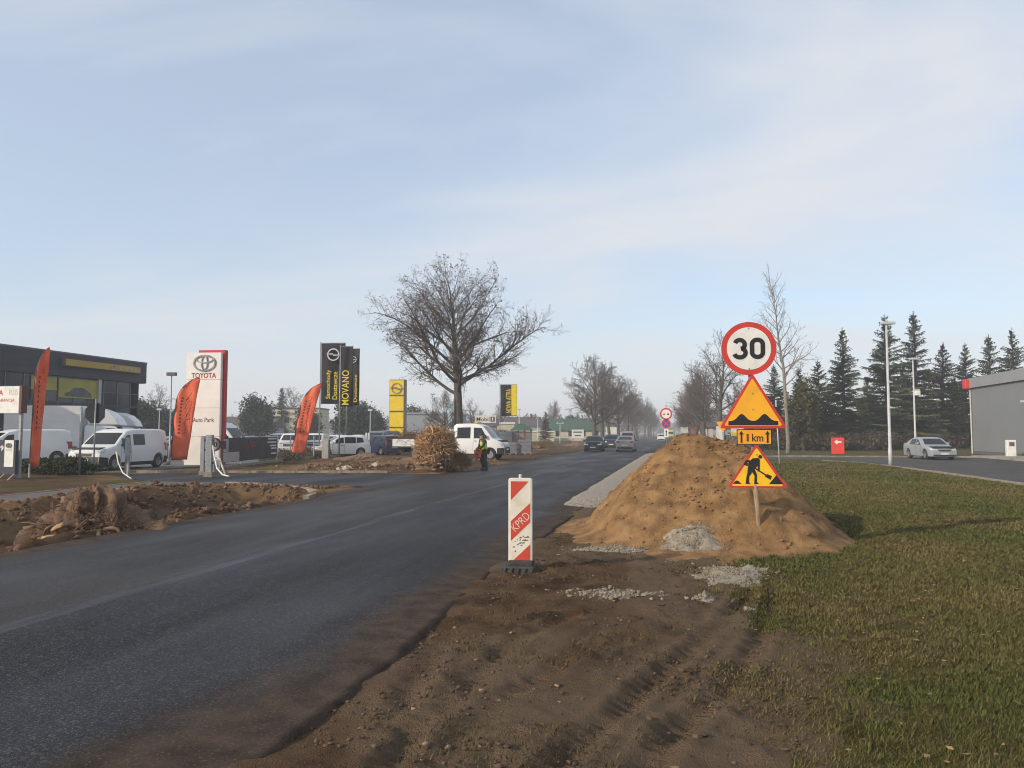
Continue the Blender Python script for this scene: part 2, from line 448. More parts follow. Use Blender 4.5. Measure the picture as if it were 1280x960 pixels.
def ground_material():
    m = bpy.data.materials.new('ground_soil'); m.use_nodes = True
    t = m.node_tree; N = t.nodes; b = N['Principled BSDF']; k = t.links.new
    tcn = N.new('ShaderNodeTexCoord'); at_ = N.new('ShaderNodeVertexColor'); at_.layer_name = 'mask'
    sp = N.new('ShaderNodeSeparateColor'); k(at_.outputs['Color'], sp.inputs[0])
    def noise(s, d=5, r=0.55):
        n = N.new('ShaderNodeTexNoise'); n.inputs['Scale'].default_value = s; n.inputs['Detail'].default_value = d; n.inputs['Roughness'].default_value = r
        k(tcn.outputs['Object'], n.inputs['Vector']); return n.outputs['Fac']
    def ramp(src, lo, hi):
        r = N.new('ShaderNodeMapRange'); r.inputs['From Min'].default_value = lo; r.inputs['From Max'].default_value = hi; k(src, r.inputs['Value']); return r.outputs[0]
    def mix(f, a, b_):
        x = N.new('ShaderNodeMix'); x.data_type = 'RGBA'
        if isinstance(f, float): x.inputs['Factor'].default_value = f
        else: k(f, x.inputs['Factor'])
        for s_, v in (('A', a), ('B', b_)):
            if isinstance(v, tuple): x.inputs[s_].default_value = (*v, 1)
            else: k(v, x.inputs[s_])
        return x.outputs['Result']
    def mul(a, b_):
        x = N.new('ShaderNodeMath'); x.operation = 'MULTIPLY'; x.use_clamp = True
        for i, v in enumerate((a, b_)):
            if isinstance(v, float): x.inputs[i].default_value = v
            else: k(v, x.inputs[i])
        return x.outputs[0]
    soil = mix(ramp(noise(2.2, 6), 0.35, 0.65), (0.158, 0.100, 0.059), (0.066, 0.041, 0.024))
    soil = mix(mul(ramp(noise(38, 4), 0.5, 0.72), 0.7), soil, (0.185, 0.122, 0.078))
    soil = mix(mul(ramp(noise(1.1, 5), 0.54, 0.64), 0.65), soil, (0.042, 0.028, 0.019))
    soil = mix(mul(ramp(noise(0.7, 3), 0.5, 0.62), 0.45), soil, (0.130, 0.075, 0.046))
    soil = mix(mul(sp.outputs['Blue'], 0.75), soil, (0.178, 0.128, 0.085))
    sand = mix(ramp(noise(5, 5), 0.35, 0.65), (0.36, 0.225, 0.108), (0.25, 0.15, 0.075))
    grs = mix(ramp(noise(3.0, 6), 0.38, 0.62), (0.080, 0.083, 0.025), (0.118, 0.100, 0.038))
    grs = mix(mul(ramp(noise(0.8, 4), 0.48, 0.62), 0.7), grs, (0.17, 0.125, 0.055))
    grs = mix(mul(ramp(noise(60, 3), 0.45, 0.7), 0.4), grs, (0.055, 0.050, 0.020))
    c = mix(sp.outputs['Green'], soil, sand)
    gm = ramp(sp.outputs['Red'], 0.1, 0.8)
    c = mix(gm, c, grs)
    k(c, b.inputs['Base Color'])
    b.inputs['Roughness'].default_value = 0.95; b.inputs['Specular IOR Level'].default_value = 0.04
    bp = N.new('ShaderNodeBump'); bp.inputs['Strength'].default_value = 1.0; bp.inputs['Distance'].default_value = 0.035
    ad = N.new('ShaderNodeMath'); ad.operation = 'ADD'; k(noise(24, 6, 0.65), ad.inputs[0]); k(noise(90, 3), ad.inputs[1])
    k(ad.outputs[0], bp.inputs['Height']); k(bp.outputs[0], b.inputs['Normal'])
    return m
ground = struct(finish(gme, 'ground', ground_material()))

# ------------------------------------------------------------------ carriageway
ry = np.concatenate([lines((-14, 2, 0.5), (2, 14, 0.06), (14, 40, 0.2), (40, 150, 2)), grow_lines(150, 1500, 20)])
tcol = np.concatenate([np.array([0.0, 0.006]), np.linspace(0.02, 0.49, 9), np.array([0.4935, 0.4985, 0.5035]), np.linspace(0.515, 0.93, 10), np.array([0.95, 0.965, 0.98, 0.99, 1.0])])
RY, TC = np.meshgrid(ry, tcol, indexing='ij')
rl = -9.75 + 0.14 * (fbm(RY * 0.5, RY * 0, 3, 141) - 0.5)
rr = right_edge(RY) + 0.12 * np.clip(RY - 10, 0, 8) * 0
rx_ = rl * (1 - TC) + rr * TC
rz_ = 0.03 - 0.0032 * (rx_ + 6.0) ** 2 + 0.012 * (TC > 0.4985) * (1 - sstep(0.5, 0.75, TC)) + 0.004 * (fbm(rx_ * 1.1, RY * 0.25, 3, 145) - 0.5)
rz_ = rz_ - 0.02 * sstep(0.94, 1.0, TC) * fbm(RY * 1.5, RY * 0, 2, 9)
nr, ncl = RY.shape
pv = np.stack([rx_.ravel(), RY.ravel(), rz_.ravel()], 1)
q = (np.arange(nr - 1)[:, None] * ncl + np.arange(ncl - 1)[None, :]).ravel()
rf = np.stack([q, q + 1, q + ncl + 1, q + ncl], 1)
# broken edge: a skirt down to the bed on both sides
base = len(pv)
sk1 = np.stack([rx_[:, -1] + 0.03 + 0.03 * vnoise(ry * 9, ry * 0, 3), ry, np.full(nr, -0.20)], 1)
sk0 = np.stack([rx_[:, 0] - 0.04, ry, np.full(nr, -0.20)], 1)
pv = np.concatenate([pv, sk1, sk0])
r_ = np.arange(nr - 1)
f1 = np.stack([r_ * ncl + ncl - 1, base + r_, base + r_ + 1, (r_ + 1) * ncl + ncl - 1], 1)
f0 = np.stack([base + nr + r_, r_ * ncl, (r_ + 1) * ncl, base + nr + r_ + 1], 1)
rme = np_mesh('road', pv, np.concatenate([rf, f1, f0]), smooth=False)

def road_material(name='asphalt_road', dusty=True):
    m = bpy.data.materials.new(name); m.use_nodes = True
    t = m.node_tree; N = t.nodes; b = N['Principled BSDF']; k = t.links.new
    tcn = N.new('ShaderNodeTexCoord')
    def noise(s, d=4, st=None, r=0.5):
        n = N.new('ShaderNodeTexNoise'); n.inputs['Scale'].default_value = s; n.inputs['Detail'].default_value = d; n.inputs['Roughness'].default_value = r
        if st:
            mpn = N.new('ShaderNodeMapping'); mpn.inputs['Scale'].default_value = st; k(tcn.outputs['Object'], mpn.inputs[0]); k(mpn.outputs[0], n.inputs['Vector'])
        else: k(tcn.outputs['Object'], n.inputs['Vector'])
        return n.outputs['Fac']
    def ramp(src, lo, hi, a=0.0, b_=1.0):
        r = N.new('ShaderNodeMapRange'); r.inputs['From Min'].default_value = lo; r.inputs['From Max'].default_value = hi
        r.inputs['To Min'].default_value = a; r.inputs['To Max'].default_value = b_; k(src, r.inputs['Value']); return r.outputs[0]
    def mix(f, a, b_):
        x = N.new('ShaderNodeMix'); x.data_type = 'RGBA'
        if isinstance(f, float): x.inputs['Factor'].default_value = f
        else: k(f, x.inputs['Factor'])
        for s_, v in (('A', a), ('B', b_)):
            if isinstance(v, tuple): x.inputs[s_].default_value = (*v, 1)
            else: k(v, x.inputs[s_])
        return x.outputs['Result']
    def op(o, a, b_=None):
        x = N.new('ShaderNodeMath'); x.operation = o
        for i, v in enumerate((a, b_)):
            if v is None: continue
            if isinstance(v, float): x.inputs[i].default_value = v
            else: k(v, x.inputs[i])
        return x.outputs[0]
    streak = noise(1.0, 4, (2.2, 0.09, 1))
    streak2 = noise(1.0, 3, (0.7, 0.16, 1))
    c = mix(ramp(streak, 0.38, 0.62), (0.0115, 0.0128, 0.0180), (0.025, 0.0268, 0.034))
    c = mix(ramp(noise(0.5, 3), 0.45, 0.65, 0, 0.5), c, (0.038, 0.037, 0.038))
    c = mix(ramp(noise(140, 2, None, 0.7), 0.60, 0.70, 0, 0.85), c, (0.19, 0.185, 0.18))
    c = mix(ramp(noise(95, 2), 0.30, 0.42, 0.7, 0), c, (0.018, 0.018, 0.021))
    vo = N.new('ShaderNodeTexVoronoi'); vo.inputs['Scale'].default_value = 85.0; k(tcn.outputs['Object'], vo.inputs['Vector'])
    sv_ = N.new('ShaderNodeSeparateColor'); k(vo.outputs['Color'], sv_.inputs[0])
    c = mix(ramp(sv_.outputs[0], 0.80, 0.98, 0, 0.65), c, (0.13, 0.125, 0.12))
    c = mix(ramp(sv_.outputs[1], 0.25, 0.0, 0, 0.75), c, (0.008, 0.008, 0.010))
    vo2 = N.new('ShaderNodeTexVoronoi'); vo2.inputs['Scale'].default_value = 22.0; k(tcn.outputs['Object'], vo2.inputs['Vector'])
    sv2 = N.new('ShaderNodeSeparateColor'); k(vo2.outputs['Color'], sv2.inputs[0])
    c = mix(ramp(sv2.outputs[0], 0.95, 1.0, 0, 0.22), c, (0.12, 0.118, 0.11))
    rough = ramp(streak2, 0.35, 0.65, 0.50, 0.72)
    if dusty:
        sp = N.new('ShaderNodeSeparateXYZ'); k(tcn.outputs['Object'], sp.inputs[0])
        X = sp.outputs[0]
        wob = op('MULTIPLY', op('SUBTRACT', noise(1.0, 5, (0.8, 0.5, 1)), 0.5), 2.2)
        xe = op('ADD', X, wob)
        d1 = ramp(xe, -3.35, -2.5, 0, 0.92); d1.node.interpolation_type = 'SMOOTHSTEP'
        d2 = ramp(xe, -8.9, -9.8, 0, 0.85); d2.node.interpolation_type = 'SMOOTHSTEP'
        dust = op('MAXIMUM', d1, d2)
        c = mix(op('MULTIPLY', ramp(X, -5.9, -6.1, 0, 0.45), ramp(noise(0.8, 4, (1, 0.3, 1)), 0.3, 0.6)), c, (0.075, 0.067, 0.061))
        c = mix(dust, c, mix(ramp(noise(4, 5), 0.35, 0.65), (0.088, 0.060, 0.041), (0.042, 0.030, 0.022)))
        c = mix(ramp(sv_.outputs[2], 0.86, 1.0, 0, 0.45), c, (0.15, 0.12, 0.095))
        c = mix(ramp(noise(45, 4), 0.55, 0.7, 0, 0.5), c, (0.028, 0.021, 0.016))
        seam_sheen = op('MULTIPLY', op('COMPARE', X, -5.82), 1.0)
        seam_sheen.node.inputs[1].default_value = 1.0
        cmpn = [n for n in N if n.type == 'MATH' and n.operation == 'COMPARE'][0]
        cmpn.inputs[2].default_value = 0.12
        c = mix(op('MULTIPLY', seam_sheen, ramp(noise(1.0, 4, (6, 0.6, 1)), 0.38, 0.62, 0.05, 0.8)), c, (0.085, 0.088, 0.098))  # bluish sheen along the lane joint, put into the base colour
        rough = op('ADD', rough, op('MULTIPLY', dust, 0.4))
    k(c, b.inputs['Base Color']); k(rough, b.inputs['Roughness'])
    b.inputs['Specular IOR Level'].default_value = 0.12
    bp = N.new('ShaderNodeBump'); bp.inputs['Strength'].default_value = 0.55; bp.inputs['Distance'].default_value = 0.006
    k(noise(120, 3), bp.inputs['Height']); k(bp.outputs[0], b.inputs['Normal'])
    return m
road = struct(finish(rme, 'road', road_material()))
ASPH = road_material('asphalt_side', False)
ASPS = mat('asphalt_service', (0.062, 0.058, 0.055), 0.85, (0.085, 0.078, 0.07), 0.6, bump=0.3, bscale=60, spec=0.25)

def sheet(name, pts, z, m, skirt=0.15):
    mb = MB(); mb.hprism(pts, z - skirt, z)
    return struct(mb.build(name, m))

near_edge = [(-9.62, 18.6), (-9.9, 20.0), (-10.4, 21.3), (-11.3, 22.5), (-12.6, 23.5), (-14.2, 24.15), (-18.6, 24.6), (-21.4, 26.4), (-24.4, 28.9), (-26.2, 30.8)]
far_edge = [(-26.2, 33.5), (-23.6, 29.5), (-19, 30.25), (-14, 31.35), (-12.2, 31.75), (-11.0, 32.7), (-10.2, 34.4), (-9.62, 37.5)]
sheet('side_road', near_edge + far_edge, -0.028, ASPH)
PAVE = mat('path_paving', (0.115, 0.105, 0.095), 0.9, (0.105, 0.08, 0.06), 1.2, bump=0.4, bscale=30)
sheet('path', [(-18.3, -14), (-16.02, -14), (-16.02, 24.3), (-18.3, 24.3)], 0.015, PAVE)
LOT = mat('forecourt_paving', (0.15, 0.145, 0.14), 0.8, (0.10, 0.095, 0.09), 0.8, bump=0.3, bscale=20)
sheet('forecourt', [(-24.6, 30.0), (-29.0, 31.6), (-80, 31.6), (-80, 118), (-24.6, 118)], 0.005, LOT)
sheet('service_road', [(-2.2, 54.6), (6.5, 54.4), (8.6, 53.0), (10.3, 49.0), (11.0, 44.0), (11.55, 36), (11.75, 30), (11.95, -28), (60, -28), (60, 61.6), (9.5, 59.6), (-2.2, 58.6)], 0.0, ASPS)
FOOT = mat('footway', (0.34, 0.31, 0.27), 0.9, (0.26, 0.23, 0.20), 1.5, bump=0.3)
sheet('pavement', [(-1.4, 58.75), (9.4, 59.75), (21.5, 61.0), (21.5, 63.2), (9.4, 61.4), (-1.4, 60.4)], 0.03, FOOT)
sheet('pavement', [(20.6, 61.7), (23.95, 62.0), (23.95, -28), (20.6, -28)], 0.12, FOOT)
# crushed-stone shoulder laid against the carriageway beyond the heap
GRAVEL = mat('crushed_stone', (0.35, 0.30, 0.235), 0.95, (0.19, 0.165, 0.13), 22, lo=0.42, hi=0.6, bump=1.0, bscale=60, detail=6)
sy = lines((18.3, 30, 0.25), (30, 62, 1.0))
sv = []
for y in sy:
    k0 = float(sstep(18.2, 19.4, np.array(y)))
    xa = -2.92 + 0.1 * float(fbm(np.array([y * 0.8]), np.array([0.0]), 3, 3)[0])
    w = 2.0 * k0 + 0.25 * float(vnoise(np.array([y]), np.array([2.0]), 6)[0])
    for t in np.linspace(0, 1, 9):
        bumpy = 0.03 * float(fbm(np.array([y * 2.0]), np.array([t * 4.0]), 3, 12)[0])
        sv.append((xa + w * t, y, -0.06 + k0 * (0.10 + bumpy + 0.13 * math.sin(math.pi * t)) * (1.0 if 0 < t < 1 else 0.0 if t == 1 else 0.45)))
n9 = 9
sf = [(i * n9 + j, i * n9 + j + 1, (i + 1) * n9 + j + 1, (i + 1) * n9 + j) for i in range(len(sy) - 1) for j in range(n9 - 1)]
struct(finish(np_mesh('gravel_shoulder', np.array(sv), np.array(sf), smooth=True), 'gravel_shoulder', GRAVEL))

KERB = mat('kerb_concrete', (0.31, 0.27, 0.22), 0.9, (0.20, 0.17, 0.135), 5, bump=0.4)
def kerb_run(pts, w=0.16, z0=-0.15, z1=0.07, length=1.0, jitter=0.01):
    root = bpy.data.objects.new('kerb', None); COL.objects.link(root); struct(root)
    root.location = (pts[0][0], pts[0][1], 0)
    rest = 0.0; P = [Vector(p) for p in pts]
    me = None
    acc = [0.0]
    for a, b in zip(P[:-1], P[1:]): acc.append(acc[-1] + (b - a).length)
    def pos(s):
        for i in range(len(P) - 1):
            if s <= acc[i + 1] or i == len(P) - 2:
                return P[i].lerp(P[i + 1], (s - acc[i]) / (acc[i + 1] - acc[i]))
    s = 0.0
    mb = MB(); mb.box(-length / 2 + 0.008, -w / 2, z0, length / 2 - 0.008, w / 2, z1)
    me = bpy.data.meshes.new('kerb_stone'); me.from_pydata(mb.v, [], mb.f); me.materials.append(KERB)
    while s + length <= acc[-1] + 0.01:
        a, b = pos(s), pos(min(s + length, acc[-1])); c = (a + b) / 2
        o = bpy.data.objects.new('kerb_stone', me); COL.objects.link(o); o.parent = root
        o.location = (c.x - pts[0][0], c.y - pts[0][1], random.uniform(-jitter, jitter))
        o.rotation_euler = (random.uniform(-0.012, 0.012), 0, math.atan2(b.y - a.y, b.x - a.x))
        s += length
kerb_run([(-9.95, 19.3), (-10.25, 20.5), (-10.9, 21.7), (-12.0, 22.85), (-13.4, 23.7), (-14.8, 24.1), (-16.0, 24.3)], z1=0.045, length=0.8)
kerb_run([(-23.3, 29.55), (-19, 30.38), (-14, 31.48), (-12.3, 31.86)], z1=0.10)
kerb_run([(-15.93, 4), (-15.93, 24.0)], w=0.09, z1=0.035)
kerb_run([(-18.38, 8), (-18.38, 24.0)], w=0.09, z1=0.035)
kerb_run([(11.62, 26.5), (11.42, 36), (10.88, 44), (10.2, 48.9), (8.5, 52.9)], w=0.10, z1=0.03)
kerb_run([(-1.4, 58.66), (9.4, 59.68), (20.4, 60.9)], w=0.14, z1=0.09)
# ================================================================== EARTH, STONE AND GRASS
def scatter_lumps(name, P, S, m, parent=None, flat=0.7, seed=1, kind='stuff', cols=None):
    r = np.random.default_rng(seed)
    v, f = ICO[1]; n = len(P)
    jit = 1 + 0.9 * (r.random((n, len(v), 1)) - 0.5)
    A = v[None] * jit * np.stack([0.7 + 0.6 * r.random(n), 0.7 + 0.6 * r.random(n), flat * (0.6 + 0.7 * r.random(n))], 1)[:, None, :]
    an = r.random(n) * 6.283; c, s = np.cos(an)[:, None], np.sin(an)[:, None]
    B = np.stack([A[..., 0] * c - A[..., 1] * s, A[..., 0] * s + A[..., 1] * c, A[..., 2]], -1)
    V = (B * S[:, None, None] + P[:, None, :]).reshape(-1, 3)
    Fc = (f[None] + (np.arange(n) * len(v))[:, None, None]).reshape(-1, 3)
    at_ = None
    if cols is not None:
        at_ = {'tint': np.repeat(cols, len(v), axis=0)}
    me = np_mesh(name, V, Fc, at_)
    return finish(me, name, m, parent, kind=kind)

def tint_mat(name, rough=0.9, k2=0.7, spec=0.2, translucent=False):
    if name in MATS: return MATS[name]
    m = bpy.data.materials.new(name); m.use_nodes = True
    t = m.node_tree; b = t.nodes['Principled BSDF']
    a = t.nodes.new('ShaderNodeVertexColor'); a.layer_name = 'tint'
    t.links.new(a.outputs['Color'], b.inputs['Base Color'])
    b.inputs['Roughness'].default_value = rough; b.inputs['Specular IOR Level'].default_value = spec
    MATS[name] = m
    return m
TINT = tint_mat('tinted_matter')

def pile_height(x, y):
    cx = np.clip(x, -0.02, 0.98)
    dx = (x - cx) / 1.80
    dy = (y - 14.75) / np.where(y < 14.75, 3.05, 3.0)
    r = np.sqrt(dx * dx + dy * dy)
    ang = np.arctan2(dy, dx)
    r = r * (1 + 0.10 * (fbm(np.cos(ang) * 1.6 + 5, np.sin(ang) * 1.6 + 2, 3, 151) - 0.5) * 2)
    h = 1.80 * (1 - r)
    h = np.where(h > 1.35, 1.35 + (h - 1.35) * 0.72, h)
    h = np.where(h < 0.22, 0.22 * np.exp((h - 0.22) / 0.20) - 0.055, h)   # run-out at the toe
    h = h + 0.30 * (fbm(x * 0.9, y * 0.9, 3, 161) - 0.5) * sstep(0, 0.6, h) + 0.11 * (fbm(x * 3.2, y * 3.2, 3, 165) - 0.5) * sstep(-0.05, 0.3, h)
    rill = fbm(np.arctan2(y - 14.75, x - 0.2) * 9, np.hypot(x - 0.2, y - 14.75) * 0.5, 3, 171)
    return h + 0.08 * (rill - 0.5) * sstep(0.05, 0.5, h) + 0.060 * (fbm(x * 9, y * 9, 4, 168, 0.6) - 0.5) * sstep(0.0, 0.3, h)
px_ = np.arange(-3.4, 3.9, 0.035); py_ = np.arange(10.8, 18.6, 0.035)
PX, PY = np.meshgrid(px_, py_)
PZ = pile_height(PX, PY)
GZ = height(PX.ravel(), PY.ravel()).reshape(PX.shape)
n0, n1_ = PX.shape
keep = PZ > -0.075
idx = (np.arange(n0 - 1)[:, None] * n1_ + np.arange(n1_ - 1)[None, :]).ravel()
kk = keep.ravel()
kf = kk[idx] | kk[idx + 1] | kk[idx + n1_] | kk[idx + n1_ + 1]
idx = idx[kf]
SAND = mat('heaped_soil', (0.300, 0.175, 0.077), 0.95, (0.165, 0.092, 0.041), 3.6, bump=1.0, bscale=30, detail=7, spec=0.15)
pm = np_mesh('soil', np.stack([PX.ravel(), PY.ravel(), PZ.ravel()], 1), np.stack([idx, idx + 1, idx + n1_ + 1, idx + n1_], 1), smooth=True)
soil_heap = thing('soil_heap', 'large heap of orange brown sandy soil around the sign post', 'soil heap', (0.2, 14.7, 0))
o = finish(pm, 'soil', SAND, soil_heap, loc=(-0.2, -14.7, 0))
r = np.random.default_rng(3)
n = 15000
cx_ = r.uniform(-2.6, 3.1, n); cy_ = r.uniform(11.0, 17.5, n); ch = pile_height(cx_, cy_)
ok = (ch > 0.0) & (r.random(n) < 0.10 + 0.55 * sstep(0.3, 1.2, ch) * sstep(0.35, 0.6, fbm(cx_ * 1.3, cy_ * 1.3, 3, 19)))
cx_, cy_, ch = cx_[ok], cy_[ok], ch[ok]
S = 0.008 + 0.036 * r.random(len(cx_)) ** 4
cl = np.array([0.24, 0.139, 0.062]) * (0.75 + 0.4 * r.random((len(cx_), 1)))
scatter_lumps('loose_clods', np.stack([cx_ - 0.2, cy_ - 14.7, ch + S * 0.2], 1), S, TINT, soil_heap, 0.8, 5, cols=cl)

def mound(name, label, c, rx, ryy, h, m, stones, seed, cat='gravel', tint=(0.25, 0.21, 0.155), base=None, smax=0.02, group=None):
    g = 44
    t = np.linspace(-1, 1, g); X, Y = np.meshgrid(t, t)
    rad = np.hypot(X, Y) * (1 + 0.50 * (fbm(X * 2.2 + seed, Y * 2.2, 4, seed) - 0.5) * 2)
    wx = c[0] + X * rx * 1.25; wy = c[1] + Y * ryy * 1.25
    bz = (base(wx.ravel(), wy.ravel()) if base else height(wx.ravel(), wy.ravel())).reshape(X.shape)
    H = h * np.clip(1 - (rad * 1.2) ** 1.3, -0.6, 1) + 0.25 * h * (fbm(X * 4, Y * 4, 3, seed + 2) - 0.5)
    Z = bz + H
    root = thing(name, label, cat, (c[0], c[1], 0), group=group)
    ix = (np.arange(g - 1)[:, None] * g + np.arange(g - 1)[None, :]).ravel()
    kp = (H.ravel() > -0.3 * h)
    s_ = kp[ix] | kp[ix + 1] | kp[ix + g] | kp[ix + g + 1]; ix = ix[s_]
    finish(np_mesh('fines', np.stack([wx.ravel() - c[0], wy.ravel() - c[1], Z.ravel()], 1), np.stack([ix, ix + 1, ix + g + 1, ix + g], 1), smooth=True), 'fines', m, root)
    rr_ = np.random.default_rng(seed)
    a = rr_.random(stones) * 6.283; q = np.abs(rr_.normal(size=stones)) * 0.62 + 0.15 * rr_.random(stones)
    sx = c[0] + np.cos(a) * q * rx; sy_ = c[1] + np.sin(a) * q * ryy
    b0 = base(sx, sy_) if base else height(sx, sy_)
    hh = b0 + h * np.clip(1 - (q * 1.0) ** 1.3, 0, 1) * 0.9
    S_ = 0.006 + smax * rr_.random(stones) ** 3
    co = np.array(tint) * (0.65 + 0.6 * rr_.random((stones, 1)))
    scatter_lumps('stones', np.stack([sx - c[0], sy_ - c[1], hh + S_ * 0.3], 1), S_, TINT, root, 0.8, seed, cols=co)
    return root
def base_pile(x, y):
    return np.maximum(height(x, y), pile_height(x, y))
PALE = mat('pale_gravel', (0.36, 0.31, 0.235), 0.95, (0.22, 0.185, 0.14), 14, bump=0.9, bscale=70, detail=6, spec=0.2)
c = gp(868, 687)
mound('gravel_heap', 'small pale gravel cone spilled at the foot of the soil heap', (c[0] - 0.02, c[1] + 0.04), 0.38, 0.27, 0.09, PALE, 1300, 21, base=base_pile, smax=0.012)
c = gp(912, 716)
mound('gravel_patch', 'flat pale gravel patch on the dirt below the road works sign', c, 0.40, 0.66, 0.05, PALE, 1200, 22, smax=0.014)
c = gp(772, 741)
mound('gravel_patch', 'thin scatter of coarse pale pebbles on the dirt verge', c, 0.46, 0.20, 0.004, mat('dusty_fines', (0.15, 0.115, 0.08), 0.95, (0.10, 0.072, 0.05), 6), 700, 23, smax=0.022)
c = gp(775, 686)
mound('gravel_patch', 'grey gravel fringe along the toe of the soil heap', c, 0.60, 0.22, 0.035, GRAVEL, 500, 24)
c = gp(880, 747)
mound('gravel_patch', 'little crumbled chunk patch beside the flat pale gravel', c, 0.10, 0.10, 0.03, GRAVEL, 60, 25, smax=0.03)
c = gp(933, 765)
mound('gravel_patch', 'tiny pale crumbs at the edge of the grass', c, 0.09, 0.09, 0.025, PALE, 50, 26, smax=0.025)

# clods and crumbs lying on the verge
r = np.random.default_rng(11)
n = 40000
vx = r.uniform(-2.25, 2.4, n); vy = 2.6 + 13 * r.random(n) ** 1.6
gr = grass_amount(vx, vy)
dn = fbm(vx * 1.5, vy * 1.5, 3, 201)
ok = (r.random(n) > gr * 0.85) & (r.random(n) < 0.06 + 3.4 * np.clip(dn - 0.46, 0, 1)) & (pile_height(vx, vy) < 0.0)
vx, vy = vx[ok], vy[ok]
S = 0.004 + 0.017 * r.random(len(vx)) ** 5
bright = 0.55 + 0.8 * r.random((len(vx), 1)) + 1.6 * (r.random((len(vx), 1)) > 0.985)
cl = np.array([0.105, 0.070, 0.048]) * bright
scatter_lumps('verge_clods', np.stack([vx, vy, height(vx, vy) + S * 0.25], 1), S, TINT, None, 0.7, 12, cols=cl)
bpy.data.objects['verge_clods']['label'] = 'small clods and crumbs of dirt strewn on the verge'
bpy.data.objects['verge_clods']['category'] = 'soil'
# clods along the excavated strips on the left
n = 16000
lx = r.uniform(-15.2, -9.8, n); ly = r.uniform(5, 23.5, n)
k = fbm(lx * 1.2, ly * 1.2, 3, 211)
ok = (k > 0.45) & ~((ly > 19.3) & (lx > -10.8))
lx, ly = lx[ok], ly[ok]
S = 0.012 + 0.085 * r.random(len(lx)) ** 6
cl = np.array([0.15, 0.088, 0.055]) * (0.55 + 0.8 * r.random((len(lx), 1)))
cl = np.where(r.random((len(lx), 1)) > 0.97, cl * 2.2, cl)
tag(scatter_lumps('trench_clods', np.stack([lx, ly, height(lx, ly) + S * 0.2], 1), S, TINT, None, 0.8, 13, cols=cl), 'reddish soil clods in the excavated strip by the footpath', 'soil')
n = 3200
lx = r.uniform(-20, -10.6, n); ly = r.uniform(32.2, 50, n)
ok = fbm(lx * 0.7, ly * 0.7, 3, 221) > 0.5
lx, ly = lx[ok], ly[ok]
S = 0.02 + 0.11 * r.random(len(lx)) ** 6
cl = np.array([0.20, 0.118, 0.068]) * (0.5 + 0.9 * r.random((len(lx), 1)))
tag(scatter_lumps('verge_rubble', np.stack([lx, ly, height(lx, ly) + S * 0.2], 1), S, TINT, None, 0.8, 14, cols=cl), 'brown soil rubble on the dug up verge past the side road', 'soil')

# ---------------------------------------------------------------- grass
def grass(name, label, xr, yr, dens0, seed, amount, hgt=(0.014, 0.042), dmin=3.5, straw=0.24, zf=None, keepout=None):
    r = np.random.default_rng(seed)
    cs = 0.5; P = []
    for yy in np.arange(yr[0], yr[1], cs):
        xx = np.arange(xr[0], xr[1], cs)
        d = np.hypot(xx, yy)
        vis = (xx < 0.50 * yy + 1.4)
        nn = (dens0 * (5.0 / np.maximum(d, dmin)) ** 1.6 * cs * cs * vis).astype(int)
        tot = int(nn.sum())
        if not tot: continue
        bx = np.repeat(xx, nn) + r.random(tot) * cs; by = yy + r.random(tot) * cs
        P.append(np.stack([bx, by], 1))
    P = np.concatenate(P)
    g = amount(P[:, 0], P[:, 1])
    tuft = fbm(P[:, 0] * 2.1, P[:, 1] * 2.1, 3, seed + 1)
    ok = r.random(len(P)) < g * (0.35 + 1.1 * tuft)
    if keepout is not None: ok &= ~keepout(P[:, 0], P[:, 1])
    P = P[ok]; tuft = tuft[ok]; n = len(P)
    d = np.hypot(P[:, 0], P[:, 1])
    z = (zf or height)(P[:, 0], P[:, 1])
    hh = (hgt[0] + (hgt[1] - hgt[0]) * r.random(n) ** 1.5) * (0.6 + 0.9 * tuft)
    lean = np.deg2rad(20 + 62 * r.random(n)); az = r.random(n) * 6.283
    w = (0.0028 + 0.003 * r.random(n)) * np.maximum(1, d / 5.0)
    hh = hh * np.maximum(1, (d / 9.0) ** 0.35)
    dx, dy = np.cos(az), np.sin(az)
    tip = np.stack([P[:, 0] + dx * np.sin(lean) * hh * 1.3, P[:, 1] + dy * np.sin(lean) * hh * 1.3, z + np.cos(lean) * hh + 0.004], 1)
    b0 = np.stack([P[:, 0] - dy * w, P[:, 1] + dx * w, z - 0.004], 1)
    b1 = np.stack([P[:, 0] + dy * w, P[:, 1] - dx * w, z - 0.004], 1)
    V = np.stack([b0, b1, tip], 1).reshape(-1, 3)
    F_ = np.arange(3 * n).reshape(-1, 3)
    patch = fbm(P[:, 0] * 0.55, P[:, 1] * 0.55, 3, seed + 5)
    st = np.clip(straw + 2.2 * (patch - 0.44) + 0.5 * (r.random(n) - 0.5), 0, 1)[:, None]
    gcol = np.array([0.090, 0.097, 0.026]) * (0.6 + 0.8 * r.random((n, 1)))
    scol = np.array([0.165, 0.122, 0.050]) * (0.5 + 0.9 * r.random((n, 1)))
    col = (gcol * (1 - st) + scol * st) * (0.62 if straw > 1 else 1.0)
    me = np_mesh(name, V, F_, {'tint': np.repeat(col, 3, axis=0)})
    o = finish(me, name, TINT, kind='stuff'); o['label'] = label; o['category'] = 'grass'
    return n
onpile = lambda x, y: (pile_height(x, y) > 0.02) | (x > 11.3 - 0.02 * (y - 40)) | ((y > 50) & (y < 61.5))
grass('lawn', 'short green and straw coloured lawn beside the dirt verge', (0, 13), (3.0, 49.5), 9500, 31, lambda x, y: np.clip(grass_amount(x, y) * 1.15, 0, 1), keepout=onpile)
